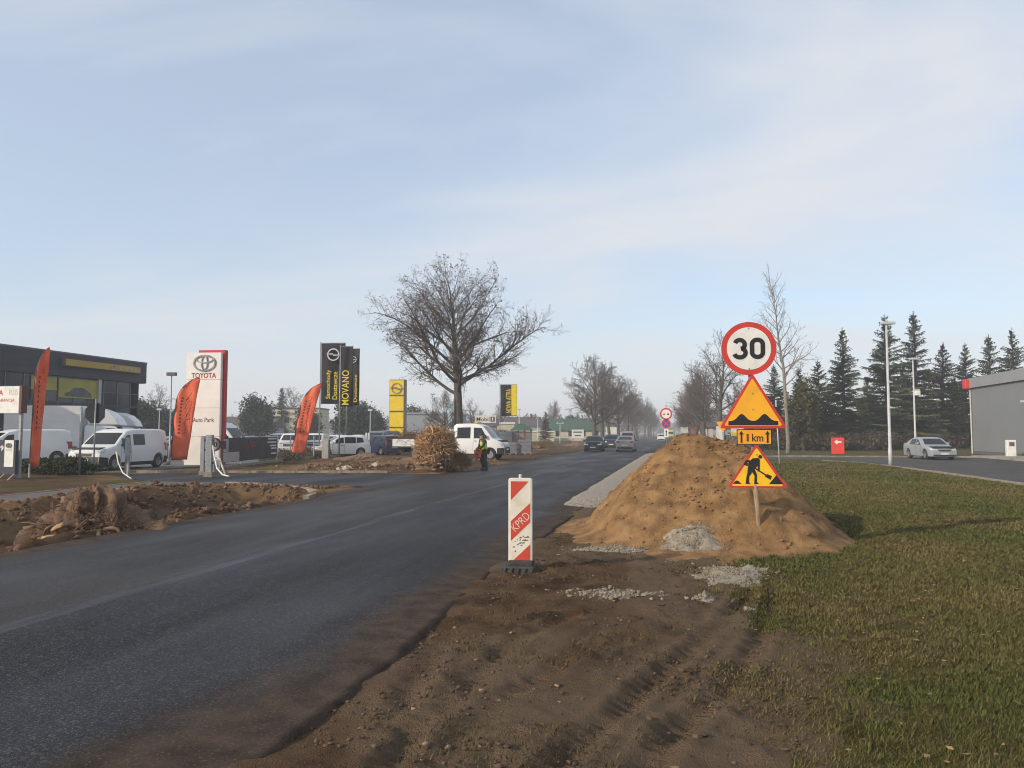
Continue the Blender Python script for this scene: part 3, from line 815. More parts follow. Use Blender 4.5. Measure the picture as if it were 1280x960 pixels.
# wilted tufts in the dirt
grass('wilted_grass', 'wilted brown grass trodden into the dirt verge', (-2.0, 2.6), (3.0, 13), 1300, 41, lambda x, y: sstep(0.50, 0.66, fbm(x * 1.6, y * 1.6, 3, 231)) * 0.9, hgt=(0.02, 0.05), straw=1.6, keepout=lambda x, y: (pile_height(x, y) > 0.0) | (x < right_edge(y) + 0.15))
# fallen leaves
r = np.random.default_rng(51); n = 750
fx = r.uniform(-2, 8, n); fy = 3.2 + 16 * r.random(n) ** 1.4
ok = (pile_height(fx, fy) < 0) & (r.random(n) < 0.25 + 0.75 * (fx > 0.5)); fx, fy = fx[ok], fy[ok]; n = len(fx)
sz = 0.012 + 0.02 * r.random(n); az = r.random(n) * 6.283
fz = height(fx, fy) + 0.012 + 0.02 * r.random(n) * (fx > 0.6)
q = []
for a, l, up in ((0, 1.0, 0.3), (1.57, 0.55, -0.1), (3.14, 1.0, 0.2), (4.71, 0.55, 0.35)):
    q.append(np.stack([fx + np.cos(az + a) * sz * l, fy + np.sin(az + a) * sz * l, fz + sz * up * r.random(n)], 1))
V = np.stack(q, 1).reshape(-1, 3); F_ = np.arange(4 * n).reshape(-1, 4)
lc = np.array([0.30, 0.19, 0.09]) * (0.5 + 0.9 * r.random((n, 1)))
o = finish(np_mesh('fallen_leaves', V, F_, {'tint': np.repeat(lc, 4, axis=0)}), 'fallen_leaves', TINT, kind='stuff')
tag(o, 'dry tan leaves fallen on the grass and dirt', 'leaves')

# ---------------------------------------------------------------- twig heaps, stump
def segs(p0, p1, r0, r1, n=3):
    d = p1 - p0; L = np.linalg.norm(d, axis=1, keepdims=True); d = d / np.maximum(L, 1e-6)
    ref = np.where(np.abs(d[:, 2:3]) < 0.9, np.array([[0, 0, 1.0]]), np.array([[1.0, 0, 0]]))
    a = np.cross(d, ref); a /= np.linalg.norm(a, axis=1, keepdims=True); b = np.cross(d, a)
    rings = []
    for p, rr_ in ((p0, r0), (p1, r1)):
        for k in range(n):
            w = 2 * math.pi * k / n
            rings.append(p + (a * math.cos(w) + b * math.sin(w)) * rr_[:, None])
    V = np.stack(rings, 1)
    m = len(p0)
    f = np.array([[k, (k + 1) % n, n + (k + 1) % n, n + k] for k in range(n)])
    return V.reshape(-1, 3), (f[None] + (np.arange(m) * 2 * n)[:, None, None]).reshape(-1, 4)

def twig_cloud(name, centre_fn, n, ln, rad, m_or_cols, seed, parent, out_bias=0.5, kind='stuff', droop=0.0):
    r = np.random.default_rng(seed)
    P, N_ = centre_fn(r, n)
    d = N_ * out_bias + r.normal(size=(n, 3)) * 0.6; d[:, 2] -= droop
    d /= np.linalg.norm(d, axis=1, keepdims=True)
    L = (ln[0] + (ln[1] - ln[0]) * r.random(n))[:, None]
    mid = P + d * L * 0.5; d2 = d + r.normal(size=(n, 3)) * 0.35
    d2 /= np.linalg.norm(d2, axis=1, keepdims=True)
    end = mid + d2 * L * 0.5
    rr_ = rad[0] + (rad[1] - rad[0]) * r.random(n) ** 2
    V1, F1 = segs(P, mid, rr_, rr_ * 0.8); V2, F2 = segs(mid, end, rr_ * 0.8, rr_ * 0.35)
    V = np.concatenate([V1, V2]); F_ = np.concatenate([F1, F2 + len(V1)])
    cols = np.array(m_or_cols[0]) * (1 - 0) + 0 * r.random((n, 1))
    t = r.random((n, 1)); cols = (np.array(m_or_cols[0]) * (1 - t) + np.array(m_or_cols[1]) * t) * (0.6 + 0.8 * r.random((n, 1)))
    tint = np.concatenate([np.repeat(cols, 6, axis=0)] * 2)
    return finish(np_mesh(name, V, F_, {'tint': tint}), name, TINT, parent, kind=kind)

# bundle of dug-out roots and dry branches
cx, cy = at(546, 35.2)
root_heap = thing('root_heap', 'tall tangled heap of tan dry roots and branches behind the workman', 'brush heap', (cx, cy, 0))
EARTH = mat('root_earth', (0.20, 0.125, 0.07), 0.95, (0.11, 0.07, 0.042), 4, bump=0.8)
mb = MB(); mb.lump((0.0, 0.1, 0.82), (0.80, 0.78, 1.02), 4, 0.6, 4, 2.0); mb.lump((0.62, 0.35, 0.32), (0.55, 0.6, 0.40), 5, 0.4, 3); mb.lump((-0.5, 0.1, 0.35), (0.6, 0.6, 0.5), 7, 0.35, 2)
mb.build('core', EARTH, root_heap, smooth=True)
def heap_pts(r, n):
    u = r.normal(size=(n, 3)); u /= np.linalg.norm(u, axis=1, keepdims=True); u[:, 2] = np.abs(u[:, 2]) * np.where(r.random(n) < 0.25, -0.6, 1)
    k = 0.72 + 0.32 * r.random((n, 1))
    P = u * k * np.array([0.84, 0.8, 1.02]) + np.array([0, 0.05, 0.86])
    P[:, 2] = np.maximum(P[:, 2], 0.03)
    return P, u
twig_cloud('roots', heap_pts, 4200, (0.14, 0.52), (0.010, 0.044), ((0.58, 0.36, 0.18), (0.27, 0.15, 0.075)), 61, root_heap, 0.12)
def heap_pts2(r, n):
    u = r.normal(size=(n, 3)); u /= np.linalg.norm(u, axis=1, keepdims=True); u[:, 2] = np.abs(u[:, 2])
    return u * (0.7 + 0.4 * r.random((n, 1))) * np.array([0.60, 0.62, 0.46]) + np.array([0.70, 0.35, 0.26]), u
twig_cloud('branches', heap_pts2, 2300, (0.15, 0.5), (0.005, 0.016), ((0.16, 0.10, 0.06), (0.24, 0.15, 0.085)), 62, root_heap, 0.6)
PALEW = mat('cut_wood', (0.46, 0.28, 0.13), 0.8, (0.28, 0.165, 0.08), 9)
for k in range(7):
    mb = MB(); a = random.uniform(-0.8, 0.5); z0 = random.uniform(0.05, 0.45)
    p = Vector((a, -0.72, z0)); mb.lump((0, 0, 0), (0.09, 0.05, 0.04), k, 0.5, 2, 2.0)
    mb.build('cut_end', PALEW, root_heap, loc=p)

# uprooted stump in the excavated strip
cx, cy = gp(112, 662); cx -= 0.35; cy += 0.3
zz = float(height(np.array([cx]), np.array([cy]))[0])
stump = thing('tree_stump', 'uprooted tree stump with torn roots in the dug strip by the road', 'tree stump', (cx, cy, min(zz, -0.12)))
REDS = mat('stump_earth', (0.205, 0.118, 0.068), 0.95, (0.075, 0.046, 0.03), 3.5, bump=1.0, bscale=20)
mb = MB(); mb.lump((0.0, 0.1, 0.36), (0.66, 0.60, 0.55), 9, 0.85, 4, 2.2); mb.lump((0.10, 0.05, 0.74), (0.30, 0.30, 0.34), 10, 0.9, 4, 2.6); mb.lump((0.80, 0.2, 0.16), (0.62, 0.5, 0.36), 12, 0.9, 4, 2.2); mb.lump((-0.75, 0.25, 0.08), (0.6, 0.5, 0.32), 13, 0.9, 4, 2.2)
mb.build('root_ball', REDS, stump, smooth=True)
ROOTM = mat('root_bark', (0.21, 0.135, 0.08), 0.9, (0.12, 0.075, 0.045), 9, bump=0.5)
rr2 = random.Random(5)
for k in range(26):
    a = rr2.uniform(-2.6, -0.4) if k < 11 else rr2.uniform(0, 6.28)
    p = Vector((rr2.uniform(-0.55, 0.75), -0.35, rr2.uniform(0.15, 0.6)))
    d = Vector((math.cos(a), math.sin(a) * 0.8, rr2.uniform(-0.5, 0.3))).normalized()
    pts = [p]
    for j in range(5):
        d = (d + Vector((rr2.gauss(0, 0.35), rr2.gauss(0, 0.3), rr2.gauss(-0.12, 0.3)))).normalized(); p = p + d * rr2.uniform(0.09, 0.17); pts.append(p)
    r0 = rr2.uniform(0.02, 0.06)
    MB().tube(pts, [r0 * (1 - 0.15 * j) for j in range(6)], 6).build('root', ROOTM, stump, smooth=True)
for (x, z, s_) in ((-0.05, 0.42, 0.10), (-0.30, 0.22, 0.11), (0.22, 0.10, 0.09), (-0.16, 0.02, 0.08), (0.05, 0.12, 0.06)):
    m2 = MB(); m2.lump((0, 0, 0), (s_ * 1.5, s_ * 0.4, s_ * 0.55), int(s_ * 1000), 0.8, 3, 2.4); m2.build('torn_wood', PALEW, stump, loc=(x, -0.62 + 0.2 * abs(x), z), rot=(0, rr2.uniform(-0.5, 0.5), 0), smooth=True)
def stump_pts(r, n):
    u = r.normal(size=(n, 3)); u /= np.linalg.norm(u, axis=1, keepdims=True); u[:, 2] = np.abs(u[:, 2]); u[:, 1] = -np.abs(u[:, 1])
    return u * np.array([1.1, 0.6, 0.55]) * (0.8 + 0.3 * r.random((n, 1))) + np.array([0.1, 0.1, 0.25]), u
twig_cloud('rootlets', stump_pts, 560, (0.08, 0.38), (0.004, 0.014), ((0.20, 0.125, 0.075), (0.09, 0.056, 0.036)), 63, stump, 0.6, droop=0.15)

# stones by the gate and chunks of broken concrete
STONE = mat('field_stone', (0.36, 0.30, 0.23), 0.9, (0.24, 0.20, 0.15), 5, bump=0.5)
for px, py, s_, lab in ((192, 581, 0.22, 'rounded tan boulder beside the rear wheel of the white van'), (206, 581, 0.24, 'low brown boulder at the foot of the orange flag'), (236, 580, 0.27, 'pale boulder at the foot of the tall white and red sign')):
    x, y = gp(px, py)
    mb = MB(); mb.lump((0, 0, s_ * 0.55), (s_ * 1.35, s_ * 1.0, s_ * 0.75), px, 0.3, 3); tag(mb.build('boulder', STONE, loc=(x, y, 0), smooth=True), lab, 'boulder')
CHUNK = mat('broken_concrete', (0.42, 0.35, 0.27), 0.9, (0.38, 0.32, 0.25), 6, bump=0.4)
for px, py, s_ in ((424, 587, 0.15), (433, 588, 0.18), (469, 588, 0.16), (520, 584, 0.12)):
    x, y = gp(px, py); z = float(height(np.array([x]), np.array([y]))[0])
    mb = MB(); mb.lump((0, 0, s_ * 0.4), (s_ * 1.2, s_, s_ * 0.75), px, 0.55, 2, 2.0)
    tag(mb.build('concrete_chunk', CHUNK, loc=(x, y, z)), {424: 'smaller of two touching pale chunks on the dug up verge', 433: 'larger of two touching pale chunks on the dug up verge', 469: 'lone pale chunk at the kerb end below the gate posts', 520: 'small pale chunk beside the root heap'}[px], 'rubble', 'pale chunks on the dug verge')
# ================================================================== SIGNS, FLAGS, POSTS
WHITE = mat('sign_white', (0.78, 0.77, 0.73), 0.4, (0.60, 0.58, 0.52), 3.5, detail=8, lo=0.42, hi=0.8)
RED = mat('sign_red', (0.62, 0.045, 0.03), 0.4, (0.50, 0.04, 0.028), 6)
ORANGE = mat('sign_orange', (0.86, 0.36, 0.015), 0.4, (0.66, 0.27, 0.03), 4, detail=9, lo=0.48, hi=0.8)
YELLOWO = mat('sign_yellow_orange', (0.90, 0.43, 0.015), 0.4, (0.70, 0.32, 0.03), 3.5, detail=9, lo=0.46, hi=0.8)
BLACK = mat('sign_black', (0.016, 0.016, 0.017), 0.5)
GALV = mat('galvanised_steel', (0.34, 0.35, 0.36), 0.5, (0.25, 0.26, 0.27), 8, metal=0.4)
WPOLE = mat('white_pole', (0.55, 0.56, 0.56), 0.5, (0.44, 0.45, 0.45), 4)
SBACK = mat('sign_back', (0.022, 0.027, 0.040), 0.6, (0.017, 0.021, 0.032), 6, spec=0.2)
WOOD = mat('post_wood', (0.40, 0.28, 0.17), 0.85, (0.24, 0.16, 0.095), 12, bump=0.5, stretch=(6, 6, 0.6))
RUBBER = mat('black_rubber', (0.035, 0.034, 0.034), 0.85, (0.06, 0.055, 0.05), 8, bump=0.4)
PLASTIC = mat('plastic_white', (0.75, 0.72, 0.64), 0.5, (0.52, 0.47, 0.38), 3, lo=0.45, hi=0.75)

# --- the sign cluster standing in the soil heap
sx, sy_ = at(941, 11.8); K = 11.8 / FOC
base_z = float(pile_height(np.array([sx]), np.array([sy_]))[0])
sign = thing('road_works_sign', 'post with round 30 limit, bump and road works warning signs in the soil heap', 'road sign', (sx, sy_, 0), R(4))
def lx(px): return (px - 941.0) * K
def lz(py): return zat(py, 11.8)
mb = MB(); mb.tube([(lx(946), 0.02, base_z - 0.35), (lx(945), 0.02, lz(640)), (lx(942), 0.02, lz(604))], [0.040, 0.036, 0.034], 10); mb.build('wooden_post', WOOD, sign, smooth=True)
mb = MB(); mb.tube([(lx(942.5), 0.055, lz(640)), (lx(937), 0.055, lz(401))], 0.024, 10); mb.build('steel_post', GALV, sign, smooth=True)
def plate(o, pts, m, y0, y1, name, par): return MB().prism(pts, y0, y1).build(name, m, par)
# 30 limit
c30 = (lx(937.5), lz(435.3)); r30 = 33.5 * K
p = plate(None, circle(*c30, r30, 56), RED, -0.008, 0.012, 'limit_plate', sign)
MB().prism(circle(*c30, r30 * 0.985, 56), 0.012, 0.020).build('plate_back', GALV, p)
plate(None, circle(*c30, r30 * 0.80, 56), WHITE, -0.0115, -0.006, 'white_disc', p)
def ribbon(pts, w, name, m, par, y0, y1, closed=False):
    P = [Vector(q) for q in pts]; n_ = len(P); Lf, Rt = [], []
    for i in range(n_):
        a = P[(i - 1) % n_] if (closed or i > 0) else P[i]; b = P[(i + 1) % n_] if (closed or i < n_ - 1) else P[i]
        d_ = (b - a).normalized(); nn = Vector((-d_.y, d_.x)) * w / 2
        Lf.append(P[i] + nn); Rt.append(P[i] - nn)
    mb = MB(); vs = [(q.x, y0, q.y) for q in Lf] + [(q.x, y0, q.y) for q in Rt] + [(q.x, y1, q.y) for q in Lf] + [(q.x, y1, q.y) for q in Rt]
    fs = []
    for i in range(n_ if closed else n_ - 1):
        j = (i + 1) % n_
        fs += [(i, n_ + i, n_ + j, j), (i, j, 2 * n_ + j, 2 * n_ + i), (n_ + j, n_ + i, 3 * n_ + i, 3 * n_ + j)]
    return mb.add(vs, fs).build(name, m, par)
hN = r30 * 0.40; sw_ = r30 * 0.165
def arc(cx, cz, rx, rz, a0, a1, n=16): return [(cx + rx * math.cos(R(a0 + (a1 - a0) * i / n)), cz + rz * math.sin(R(a0 + (a1 - a0) * i / n))) for i in range(n + 1)]
x0 = c30[0] + r30 * 0.31; z0 = c30[1]; rx = r30 * 0.195
ribbon(arc(x0, z0 + hN * 0.38, rx, hN * 0.43, 0, 180) + arc(x0, z0 - hN * 0.38, rx, hN * 0.43, 180, 360), sw_, 'numeral', BLACK, p, -0.0155, -0.010, True)
x0 = c30[0] - r30 * 0.33
ribbon(arc(x0, z0 + hN * 0.37, rx * 0.92, hN * 0.44, 160, -70) + arc(x0 - 0.0, z0 - hN * 0.40, rx * 1.06, hN * 0.43, 78, -165), sw_, 'numeral', BLACK, p, -0.0155, -0.010)
# bump warning
def warn(cx, ztop, zbot, half, fill, name):
    tri = [(cx - half, zbot), (cx + half, zbot), (cx, ztop)]
    cen = (cx, zbot + (ztop - zbot) / 3)
    q = plate(None, rounded(tri, 0.035), RED, -0.006, 0.012, name, sign)
    plate(None, rounded(scale_poly(tri, cen, 0.86), 0.022), fill, -0.0095, -0.004, 'yellow_field', q)
    MB().prism(rounded(scale_poly(tri, cen, 0.985), 0.035), 0.012, 0.018).build('plate_back', GALV, q)
    return q
w1 = warn(lx(941), lz(466), lz(535.5), 41.0 * K, YELLOWO, 'bump_plate')
bx0, bx1, bz0 = lx(911), lx(971), lz(531.5)
pts = [(bx0, bz0), (bx1, bz0)]
top = []
for i in range(41):
    t = i / 40; x = bx0 + (bx1 - bx0) * t
    h = 5.0 * K + 9.0 * K * (math.exp(-((t - 0.27) / 0.115) ** 2) + math.exp(-((t - 0.73) / 0.115) ** 2))
    top.append((x, bz0 + h))
plate(None, pts + top[::-1], BLACK, -0.0125, -0.008, 'bump_symbol', w1)
# distance plate
q = plate(None, rounded([(lx(921), lz(556)), (lx(963), lz(556)), (lx(963), lz(536.5)), (lx(921), lz(536.5))], 0.012), BLACK, -0.003, 0.01, 'distance_plate', sign)
plate(None, rounded([(lx(922), lz(555)), (lx(962), lz(555)), (lx(962), lz(537.5)), (lx(922), lz(537.5))], 0.010), ORANGE, -0.0060, -0.001, 'yellow_field', q)
lettering('km', 13.5 * K, 9.5 * K, BLACK, q, 'lettering', (lx(946), -0.0085, lz(547)), bold=0.012)
lettering('1', 2.6 * K, 9.5 * K, mat('numeral_brown', (0.16, 0.055, 0.02), 0.5), q, 'numeral', (lx(934), -0.0085, lz(547)), bold=0.01)
for ax in (926.5, 958.0):
    a = [(lx(ax - 1.1), lz(553.5)), (lx(ax + 1.1), lz(553.5)), (lx(ax + 1.1), lz(543)), (lx(ax + 3), lz(543)), (lx(ax), lz(538.6)), (lx(ax - 3), lz(543)), (lx(ax - 1.1), lz(543))]
    plate(None, a, BLACK, -0.0085, -0.004, 'arrow', q)
# road works warning
w2 = warn(lx(944.5), lz(554), lz(609.5), 36.5 * K, mat('sign_yellow', (0.90, 0.53, 0.015), 0.4, (0.66, 0.38, 0.05), 4, detail=9, lo=0.46, hi=0.8), 'works_plate')
def zz_(x, y): return (lx(861 + x / 3.2), lz(380 + y / 3.2))       # traced at 3.2 px per photo px, kept in metres
sym = [[zz_(*a) for a in ((172, 718), (206, 718), (196, 708), (189, 704), (181, 709))],
       [zz_(*a) for a in ((312, 718), (366, 718), (340, 683))],
       [zz_(*a) for a in ((236, 632), (250, 617), (272, 614), (279, 622), (274, 640), (262, 655), (246, 660), (232, 656))],
       [zz_(*a) for a in ((232, 652), (248, 657), (246, 676), (236, 690), (236, 712), (242, 718), (222, 718), (226, 690), (230, 672))],
       [zz_(*a) for a in ((244, 655), (256, 654), (266, 680), (266, 710), (274, 718), (255, 718), (257, 686), (246, 668))],
       [zz_(*a) for a in ((240, 622), (222, 626), (217, 642), (230, 648), (233, 642), (226, 638), (230, 632), (238, 634))],
       [zz_(*a) for a in ((270, 618), (278, 622), (277, 668), (269, 668))],
       [zz_(*a) for a in ((226, 637), (229, 633), (305, 682), (302, 687))],
       [zz_(*a) for a in ((296, 688), (305, 678), (323, 686), (317, 701))]]
mbs = MB()
for i, s_ in enumerate(sym): mbs.prism(s_, -0.0125 - 0.0004 * i, -0.008)
mbs.prism(circle(*zz_(280, 610), 7.2 / 3.2 * K, 20), -0.017, -0.008)
mbs.build('workman_symbol', BLACK, w2)

for bx2, bz2 in ((937.5, 410), (937.5, 461), (941, 492), (941, 512), (944.5, 568)):
    MB().prism(circle(lx(bx2), lz(bz2), 0.011, 10), -0.0175, -0.004).build('bolt_head', GALV, sign)
for cz2 in (420, 452, 500, 528, 548, 590):
    MB().box(lx(940) - 0.05, 0.016, lz(cz2) - 0.02, lx(940) + 0.05, 0.085, lz(cz2) + 0.02).build('clamp', GALV, sign)

# --- guidance board
bx_, by_ = gp(650.5, 712.5); kb = depth(bx_, by_) / FOC
bc = thing('guide_board', 'red and white striped guide board on a black rubber foot at the road edge', 'traffic board', (bx_, by_, -0.035), R(3))
def gx_(px): return (px - 651.3) * kb
def gz_(py): return zat(py, depth(bx_, by_)) + 0.035
MB().prism(rounded([(gx_(636.6), gz_(706)), (gx_(666.4), gz_(706)), (gx_(666.4), gz_(597)), (gx_(636.6), gz_(597))], 0.035, 6), -0.028, 0.028).build('board', PLASTIC, bc, bevel=0.010)
xa, xb = gx_(639.8), gx_(663.8)
fieldm = mat('board_white', (0.72, 0.68, 0.60), 0.45, (0.56, 0.48, 0.35), 4, lo=0.45, hi=0.7)
bred = mat('board_red', (0.60, 0.062, 0.035), 0.45, (0.47, 0.055, 0.032), 5)
fo = MB().prism([(xa, gz_(702.5)), (xb, gz_(702.5)), (xb, gz_(600.5)), (xa, gz_(600.5))], -0.0305, -0.026).build('reflective_field', fieldm, bc)
st = [[(xa, gz_(601)), (gx_(662), gz_(601)), (xa, gz_(624))], [(xb, gz_(627.5)), (xb, gz_(651)), (xa, gz_(674)), (xa, gz_(650))], [(xb, gz_(678)), (xb, gz_(702)), (gx_(642), gz_(702)), (xa, gz_(700.5))]]
for s_ in st: MB().prism(s_, -0.0333, -0.029).build('red_stripe', bred, bc)
lettering('KPRD', 26.5 * kb, 9.5 * kb, mat('board_paint', (0.74, 0.60, 0.54), 0.6, (0.60, 0.44, 0.38), 20), bc, 'lettering', (gx_(652.0), -0.0350, gz_(650.4)), (0, R(-44), 0), bold=-0.004)
random.seed(3)
smear = mat('tar_smear', (0.13, 0.10, 0.07), 0.9, (0.22, 0.17, 0.11), 60)
for k in range(26):
    t = random.random(); px = 642 + 19 * t + random.gauss(0, 1.5); py = 678 - 10 * t + random.gauss(0, 4)
    if not (640.5 < px < 663 and py < 700 - (px - 640) * 0.95 and py > 676 - (px - 640) * 0.9): continue
    MB().prism(rounded([(gx_(px - random.uniform(.6, 2)), gz_(py + random.uniform(.5, 1.2))), (gx_(px + random.uniform(.6, 2.4)), gz_(py + 0.8)), (gx_(px + 1.0), gz_(py - random.uniform(.5, 1.8)))], 0.002, 3), -0.0318 - 0.00002 * k, -0.029).build('tar_spot', smear, bc)
MB().tube([(0, 0, gz_(600)), (0, 0, gz_(592.5))], 0.0205, 12).build('top_tube', PLASTIC, bc)
mb = MB(); mb.hprism(rounded([(-0.24, -0.16), (0.19, -0.16), (0.19, 0.18), (-0.24, 0.18)], 0.04), 0.0, 0.10)
foot = mb.build('rubber_foot', RUBBER, bc, bevel=0.015)
mb = MB(); mb.hprism([(-0.15, -0.10), (0.17, -0.10), (0.17, 0.12), (-0.15, 0.12)], 0.09, 0.165); mb.build('foot_socket', RUBBER, foot, bevel=0.02)
for k in range(5):
    x = -0.20 + k * 0.085
    MB().prism([(x, 0.012), (x + 0.03, 0.012), (x + 0.052, 0.088), (x + 0.022, 0.088)], -0.178, -0.155).build('tread_lug', RUBBER, foot, bevel=0.006)

# --- no overtaking / no stopping signs by the far carriageway
def post_sign(name, label, px, d, pole_top, pole_r=0.03, rz=0.0, pm=GALV, cat='road sign', zb=-0.3):
    x, y = at(px, d)
    t = thing(name, label, cat, (x, y, 0), rz)
    MB().tube([(0, 0.04, zb), (0, 0.04, pole_top)], pole_r, 10).build('pole', pm, t, smooth=True)
    return t
BLUE = mat('sign_blue', (0.025, 0.10, 0.42), 0.4, (0.02, 0.08, 0.35), 6)
GLOWR = mat('sign_reflex_border', (0.72, 0.28, 0.27), 0.4, (0.66, 0.22, 0.22), 6)
d = 55.0; k = d / FOC
t = post_sign('traffic_sign', 'no overtaking and no stopping discs on one pole beyond the soil heap', 832.5, d, zat(507, d) + 0.05)
q = MB().prism(circle(0, zat(517.5, d), 7.6 * k, 36), -0.01, 0.01).build('overtaking_plate', RED, t)
MB().prism(circle(0, zat(517.5, d), 5.6 * k, 36), -0.016, -0.008).build('white_disc', WHITE, q)
for s_, mm in ((-1, RED), (1, BLACK)):
    zc = zat(518, d); MB().prism([(s_ * 2.5 * k - 1.4 * k, zc - 0.7 * k), (s_ * 2.5 * k + 1.4 * k, zc - 0.7 * k), (s_ * 2.5 * k + 1.4 * k, zc + 0.4 * k), (s_ * 2.5 * k + 0.8 * k, zc + 1.1 * k), (s_ * 2.5 * k - 0.8 * k, zc + 1.1 * k), (s_ * 2.5 * k - 1.4 * k, zc + 0.4 * k)], -0.022, -0.014).build('car_symbol', mm, q)
q = MB().prism(circle(0, zat(529.6, d), 5.6 * k, 36), -0.01, 0.01).build('stopping_plate', RED, t)
MB().prism(circle(0, zat(529.6, d), 4.5 * k, 36), -0.016, -0.008).build('blue_disc', BLUE, q)
for a in (45, -45):
    ca, sa = math.cos(R(a)), math.sin(R(a)); zc = zat(529.6, d); w_, l_ = 0.7 * k, 4.6 * k
    MB().prism([(ca * x - sa * z, zc + sa * x + ca * z) for x, z in ((-l_, -w_), (l_, -w_), (l_, w_), (-l_, w_))], -0.022 - 0.002 * (a > 0), -0.014).build('cross_bar', RED, q)
MB().prism([(-2.6 * k, zat(546.5, d)), (2.6 * k, zat(546.5, d)), (2.6 * k, zat(536, d)), (-2.6 * k, zat(536, d))], -0.01, 0.01).build('plate', WHITE, t)
MB().prism([(-0.5 * k, zat(545, d)), (0.5 * k, zat(545, d)), (0.5 * k, zat(540, d)), (1.4 * k, zat(540, d)), (0, zat(537.4, d)), (-1.4 * k, zat(540, d)), (-0.5 * k, zat(540, d))], -0.015, -0.008).build('arrow', BLACK, t)

# inverted yellow sign seen left of the heap's sign, white pole to its right
d = 34.0; k = d / FOC
t = post_sign('yield_sign', 'inverted yellow triangle sign on a thin pole behind the soil heap', 903, d, zat(528, d))
MB().prism(rounded([(-8 * k, zat(527, d)), (8 * k, zat(527, d)), (0, zat(541, d))], 0.03), -0.01, 0.01).build('plate', ORANGE, t)
d = 43.0
t = post_sign('thin_pole', 'thin white pole leaning on the lawn behind the sign cluster', 973, d, zat(500, d), 0.035, pm=WPOLE, cat='pole')
t.rotation_euler = (0, R(-2), 0)
MB().prism(circle(0, zat(515, d), 0.3, 24), 0.0, 0.02).build('plate', SBACK, t)

# --- tall dealership sign, white with red back
d = 42.0; k = d / FOC
x, y = at(255, d)
t = thing('sign_tower', 'tall white and red dealership sign tower with oval emblem at the gate', 'sign tower', (x, y, 0), R(6))
ZT = zat(438, d); W2 = 1.0
PW = mat('tower_white', (0.82, 0.79, 0.74), 0.35, (0.76, 0.73, 0.68), 2)
PR = mat('tower_red', (0.50, 0.025, 0.03), 0.4, (0.42, 0.022, 0.028), 4)
b_ = [0.0, 1.55, 3.1, 4.65, ZT - 0.12]
for z0, z1 in zip(b_[:-1], b_[1:]):
    MB().box(-W2, -0.14, z0 + 0.006, W2 - 0.02, 0.10, z1 - 0.006).build('white_panel', PW, t, bevel=0.008)
MB().box(-W2 + 0.55, 0.12, 0.0, W2 + 0.08, 0.46, ZT + 0.04).build('red_slab', PR, t, bevel=0.01)
CHROME = mat('emblem_metal', (0.42, 0.42, 0.43), 0.35, (0.16, 0.16, 0.17), 3, metal=0.6)
zc = zat(454, d)
def ring(cx, cz, rx, rz, w_, n=44):
    o_ = circle(cx, cz, rx, n, rz); i_ = circle(cx, cz, rx - w_, n, rz - w_)
    mb = MB(); vs = [(p[0], -0.19, p[1]) for p in o_] + [(p[0], -0.19, p[1]) for p in i_] + [(p[0], -0.13, p[1]) for p in o_] + [(p[0], -0.13, p[1]) for p in i_]
    fs = []
    for i in range(n):
        j = (i + 1) % n
        fs += [(i, j, n + j, n + i), (2 * n + i, 2 * n + j, j, i), (n + i, n + j, 3 * n + j, 3 * n + i)]
    return mb.add(vs, fs)
e = ring(0.05, zc, 0.66, 0.46, 0.085).build('emblem_ring', CHROME, t)
ring(0.05, zc + 0.20, 0.50, 0.205, 0.06).build('emblem_oval', CHROME, e, loc=(0, 0.004, 0))
ring(0.05, zc + 0.02, 0.20, 0.415, 0.055).build('emblem_oval', CHROME, e, loc=(0, -0.004, 0))
lettering('TOYOTA', 1.42, 0.30, mat('letter_red', (0.42, 0.02, 0.03), 0.5), t, 'lettering', (0.02, -0.146, zat(469.5, d)), bold=0.03)
for wd_, xo_ in (('Auto', -0.27), ('Park', 0.40)): lettering(wd_, 0.56, 0.25, mat('letter_grey', (0.10, 0.09, 0.09), 0.5), t, 'lettering', (xo_, -0.146, zat(525, d)), bold=0.01)

# --- yellow dealership sign tower
d = 80.0
x, y = at(497, d)
t = thing('sign_tower', 'slim yellow sign tower with grey frame and lightning emblem past the parked cars', 'sign tower', (x, y, 0), R(8))
YEL = mat('brand_yellow', (0.86, 0.60, 0.015), 0.4, (0.78, 0.53, 0.012), 3)
DGREY = mat('frame_grey', (0.11, 0.105, 0.115), 0.5, (0.085, 0.08, 0.09), 4)
ZT = zat(474.5, d)
MB().box(-0.86, -0.10, 0.0, 0.92, 0.18, ZT).build('frame', DGREY, t)
for a, b in ((475.5, 493.5), (495.5, 513.5), (515.5, 533.5), (535.5, 553)):
    MB().box(-0.82, -0.16, zat(b, d), 0.66, -0.08, zat(a, d)).build('yellow_panel', YEL, t)
zc = zat(485.5, d)
e = ring(-0.08, zc, 0.56, 0.56, 0.09).build('emblem_ring', CHROME, t, loc=(0, -0.03, 0))
bolt = [(-0.80, 0.06), (-0.02, 0.13), (-0.10, 0.02), (0.68, -0.02), (-0.04, -0.14), (0.06, -0.01)]
MB().prism([(a - 0.04, zc + b) for a, b in bolt], -0.24, -0.18).build('bolt', CHROME, e)

